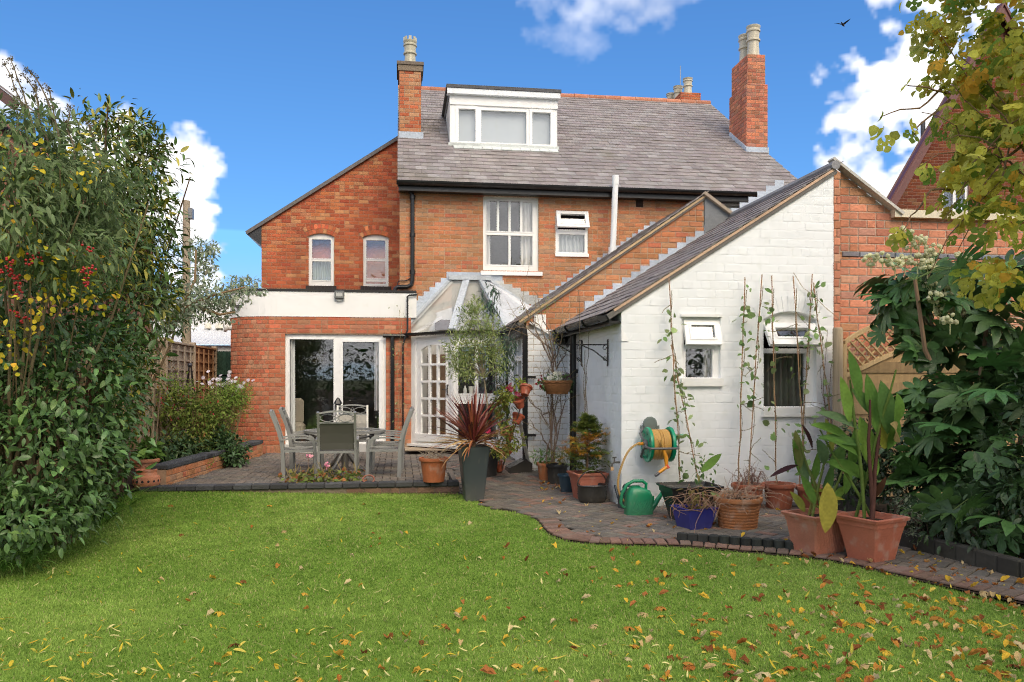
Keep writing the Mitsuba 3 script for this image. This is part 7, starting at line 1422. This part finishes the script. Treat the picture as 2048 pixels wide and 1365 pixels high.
k = thing('dark_undergrowth', 'low dark foliage in front of the timber panel, behind the cannas', 'shrub'); bush(k, [blob3(1735, 915, 8.5, 70, 85, .3), blob3(1690, 930, 8.6, 40, 80, .2), blob3(1790, 940, 8.2, 50, 80, .3)], 1500, .075, OVAL + LONG, greens((.026, .046, .018), 6, .25), 'm_gloss', 60, lo=.1)
k = thing('grey_subshrub', 'small wispy grey green plant behind the square smooth planter', 'plant')
bush(k, [blob3(1815, 1025, 7.3, 28, 40, .2), blob3(1800, 990, 7.4, 18, 25, .15), blob3(1825, 1065, 7.2, 16, 25, .15)], 380, .034, SLIM + SMALL, greens((.15, .18, .12), 6, .2), 'm_leaf', 60, lo=.05, lift=.6, jit=.8)
k = thing('climbing_vine', 'large leaved vine turning yellow, hanging in from the upper right', 'climber')
VL = [lobed_unit(5, 2.2, wl=.38, droop=.12), lobed_unit(5, 2.3, wl=.40, droop=.35), lobed_unit(5, 2.1, wl=.36, droop=.55), leaf_unit(.95, 3, .3, .35, .4)]
B = [blob3(1985, 90, 4.7, 105, 130, .5), blob3(1935, 200, 4.8, 75, 90, .3), blob3(1990, 320, 4.6, 80, 80, .35), blob3(2020, 430, 4.5, 85, 95, .4), blob3(1985, 560, 4.6, 75, 45, .3), blob3(2070, 180, 4.5, 90, 200, .5), blob3(1880, 60, 4.9, 45, 70, .3), blob3(1900, 400, 4.9, 20, 40, .12), blob3(1935, 310, 4.8, 20, 45, .12), blob3(2060, 560, 4.5, 70, 60, .4), blob3(1870, 150, 4.9, 30, 50, .2), blob3(1880, 345, 4.9, 22, 20, .12), blob3(2000, -90, 4.7, 170, 80, .6), blob3(2200, 100, 4.6, 120, 300, .6)]
VC = [np.clip(c * 1.32, 0, .8) for c in greens((.30, .29, .055), 14, .18, [(.42, .33, .05), (.20, .25, .04), (.40, .25, .04), (.12, .18, .035), (.34, .33, .09), (.22, .11, .035), (.36, .30, .10)])]
bush(k, B, 1700, .056, VL, VC, 'm_vine', 300, lo=.2, droop=.7, jit=.8, gap=.42, freq=6, seed=7, upw=.4)
stray = PDs(4.7, (1812, 170), (1765, 222), (1748, 250), (1762, 268), (1795, 262), (1770, 285), (1822, 270), (1826, 258), (1852, 340), (1862, 350), (1850, 400), (1862, 410), (1800, 462), (1810, 470), (1793, 480)); leaves(k, stray, rl.normal(size=(15, 3)) * .6 + [0, 0, -.8], rl.normal(size=(15, 3)) * .5 + [0, -1, .2], .068, VL, VC, 'm_vine', limit=15)
vp = [bend(PD(2150, 640 - 60 * i, 4.6), PD(1880 + 25 * rl.normal(), 60 + 55 * i, 4.7), .15, .05, 9) for i in range(10)] + [bend(PD(1900, 160, 4.8), PD(1760, 235, 4.7), -.02, .015, 9), bend(PD(1900, 190, 4.8), PD(1810, 170, 4.7), .02, .015, 8), bend(PD(1900, 380, 4.8), PD(1800, 470, 4.7), .05, .02, 9), bend(PD(1900, 200, 4.8), PD(1825, 275, 4.7), .0, .02, 8)]
twigs(k, 'stem', vp, .009, .0025, (.16, .10, .06)); twigs(k, 'trunk', [bend((*PD(2330, 1000, 4.6)[:2], -.2), PD(2190, 150, 4.6), 0, .06, 9), bend(PD(2250, 400, 4.6), PD(2080, -60, 4.6), .1, .05, 8)], .05, .02, (.20, .14, .09))

# ================================================================== behind the camera: what the windows mirror
for i, (x, y, h, w) in enumerate(((-6.5, -9, 7.5, 3.2), (.5, -12, 9.0, 4.0), (7.0, -10, 8.0, 3.4))):
    k = thing('garden_tree', f'{("broad", "tall", "rounded")[i]} leafy tree at the far end of the garden', 'tree'); B = [(x + rl.normal() * w * .3, y + rl.normal() * w * .3, h * (.45 + .18 * j), w * .5, w * .5, h * .16) for j in range(3) for _ in range(2)]
    bush(k, B, 1500, .26, OVAL, greens((.06, .10, .03), 5, .2), 'm_leaf', 0, lo=.3); twigs(k, 'trunk', [[(x, y, -.2), (x + .1, y, h * .4), (x, y + .1, h * .8)]], .17, .05, (.2, .15, .1)); inner(k, (x, y, h * .3), B, (.2, .15, .1), .06, 2, 'branch')

k = thing('shade_tree', 'broad leafy tree overhanging the right edge of the garden', 'tree'); B = [(5.6, 1.2, 4.2, 1.7, 1.9, 1.3), (6.6, 3.2, 4.4, 1.9, 1.6, 1.4), (6.2, -.6, 4.6, 1.8, 1.8, 1.3), (5.4, .3, 5.4, 1.6, 1.6, 1.)]
bush(k, B, 3000, .2, OVAL, greens((.16, .18, .04), 5, .2), 'm_leaf', 0, lo=.3); twigs(k, 'trunk', [[(6.6, 1.2, -.2), (6.4, 1.3, 2.2), (6.1, 1.2, 4.5)]], .16, .06, (.2, .15, .1)); inner(k, (6.3, 1.2, 2.4), B, (.2, .15, .1), .05, 2, 'branch')
k = thing('garden_hedge', 'long leafy hedge closing the garden behind the viewpoint', 'hedge'); B = [(x, -7.5 + .3 * math.sin(x * 2), 1.3, 1.0, .8, 1.9) for x in np.arange(-12, 13, 1.2)]
bush(k, B, 5200, .24, OVAL, greens((.05, .085, .028), 5, .2), 'm_leaf', 0, lo=.5)
# ================================================================== fallen leaves
def spot(p):
    g = p[0] / max(p[1], .5); side = 'far left' if g < -.30 else 'left' if g < -.06 else 'middle' if g < .26 else 'right' if g < .52 else 'far right'; far = 'nearest the viewer' if p[1] < 4.5 else 'near the viewer' if p[1] < 5.3 else 'half way up' if p[1] < 6.6 else 'towards the house' if p[1] < 8.2 else 'by the paving'
    return f'on the {side} of the lawn, {far}'
rf = np.random.default_rng(31)
def fallen(n, fn): 
    out = []
    while len(out) < n:
        px, py = fn(); p = PG(px, py, -.14); onl = LAWN.contains(Point(p)); z = float(lawn_z(*p)) + .021 if onl else float(pave_z(*p)) + .016; out.append([p[0], p[1], z])
    return np.array(out)
def drop(kind, pts, size, units, cols, name, label, cat, group, limit, bs='m_leaf', lay=.22):
    N = len(pts); a = rf.random(N) * 6.283; f = np.stack([np.cos(a), np.sin(a), rf.normal(size=N) * lay], 1); u = np.tile([0, 0, 1.], (N, 1)) + rf.normal(size=(N, 3)) * lay; u[:, 2] = abs(u[:, 2]); R = frames(f, u) * (size * (1 + .3 * rf.normal(size=N)).clip(.4, 1.9))[:, None, None]; o = np.argsort(apparent(pts)); tone = rf.integers(len(cols), size=N); ui = rf.integers(len(units), size=N); sh_ = {}
    V, F, C, n = [], [], [], 0
    for j, i in enumerate(o):
        if j < limit:
            c = (ui[i], tone[i])
            if c not in sh_: sh_[c] = pd(units[ui[i]], bs, cols[tone[i]], True)
            kk_ = numbered(name); scene[kk_] = {**sh_[c], 'to_world': T(M4(R[i], pts[i]))}; labels[kk_] = {'label': label(tone[i], pts[i]), 'category': cat, 'group': group}
        else: uv_, uf_ = units[ui[i]]; V.append(uv_ @ R[i].T + pts[i]); F.append(uf_ + n); C.append(np.tile(cols[tone[i]], (len(uv_), 1))); n += len(uv_)
    if V: put(numbered('leaf_litter'), (np.vstack(V), np.vstack(F)), bs, np.vstack(C), True, label='scattered ' + kind + ' among the grass', kind='stuff')
NAR = [leaf_unit(.24, 4, .5, .35), leaf_unit(.20, 4, .6, -.5), leaf_unit(.28, 4, .3, .8)]; BRO = [lobed_unit(5, 2.2, wl=.40, droop=.75), leaf_unit(.75, 4, 1.0, .7, .45, .09), leaf_unit(.7, 4, .9, .6, .45, .06), leaf_unit(.65, 4, 1.2, -.5, .5, .08), leaf_unit(.6, 4, 1.3, -.6, .4, .05)]
YEL = [(.58, .44, .05), (.62, .50, .10), (.50, .34, .04), (.66, .58, .26), (.55, .50, .22), (.40, .36, .06)]; BRN = [(.30, .11, .03), (.42, .19, .045), (.52, .30, .05), (.20, .075, .03), (.48, .35, .17), (.58, .38, .05), (.36, .14, .05), (.50, .40, .22)]
def fy():
    while True:
        px, py = rf.uniform(-20, 2068), 985 + 385 * rf.random() ** .8; d = .30 + .7 * ss(1180, 1330, py) * (1 - .5 * ss(900, 1500, px))
        if rf.random() < d * (1 if py > 1000 + .0 else .3): return px, py
def fb():
    while True:
        px, py = rf.uniform(300, 2068), 1000 + 370 * rf.random() ** .9; edge = 1118 + max(0, px - 1650) * .22
        d = .08 + .30 * ss(900, 1500, px) + .55 * ss(1500, 1900, px) * math.exp(-((py - edge - 35) / 75) ** 2) * 2.6
        if rf.random() < d: return px, py
drop('narrow yellow leaves', fallen(820, fy), .054, NAR, YEL, 'fallen_leaf', lambda t, p: f'small narrow {["golden yellow", "yellow", "amber", "pale cream", "straw coloured", "olive"][t]} leaf fallen ' + spot(p), 'leaf', 'narrow yellow fallen leaves', 150)
drop('broad brown leaves', fallen(640, fb), .047, BRO, BRN, 'curled_leaf', lambda t, p: f'broad curled {["brown", "orange brown", "orange", "dark brown", "tan", "golden", "rust", "buff"][t]} leaf fallen ' + spot(p), 'leaf', 'broad brown fallen leaves', 150)
def fpath():
    r_ = rf.random()
    return (rf.uniform(1080, 1130), rf.uniform(955, 985)) if r_ < .4 else (rf.uniform(1050, 1340), rf.uniform(960, 1070)) if r_ < .75 else (rf.uniform(1820, 2048), rf.uniform(1075, 1200))
drop('small dry leaves', fallen(150, fpath), .045, BRO, BRN + YEL[:2], 'dry_leaf', lambda t, p: f'small dry {["brown", "orange brown", "orange", "dark brown", "tan", "golden", "rust", "buff", "yellow", "bright yellow"][t]} leaf on the brick path ' + ('by the outhouse' if p[1] > 10.3 else 'beside the white outbuilding' if p[0] < 3.2 else 'under the shrubs'), 'leaf', 'dry leaves on the path', 60)
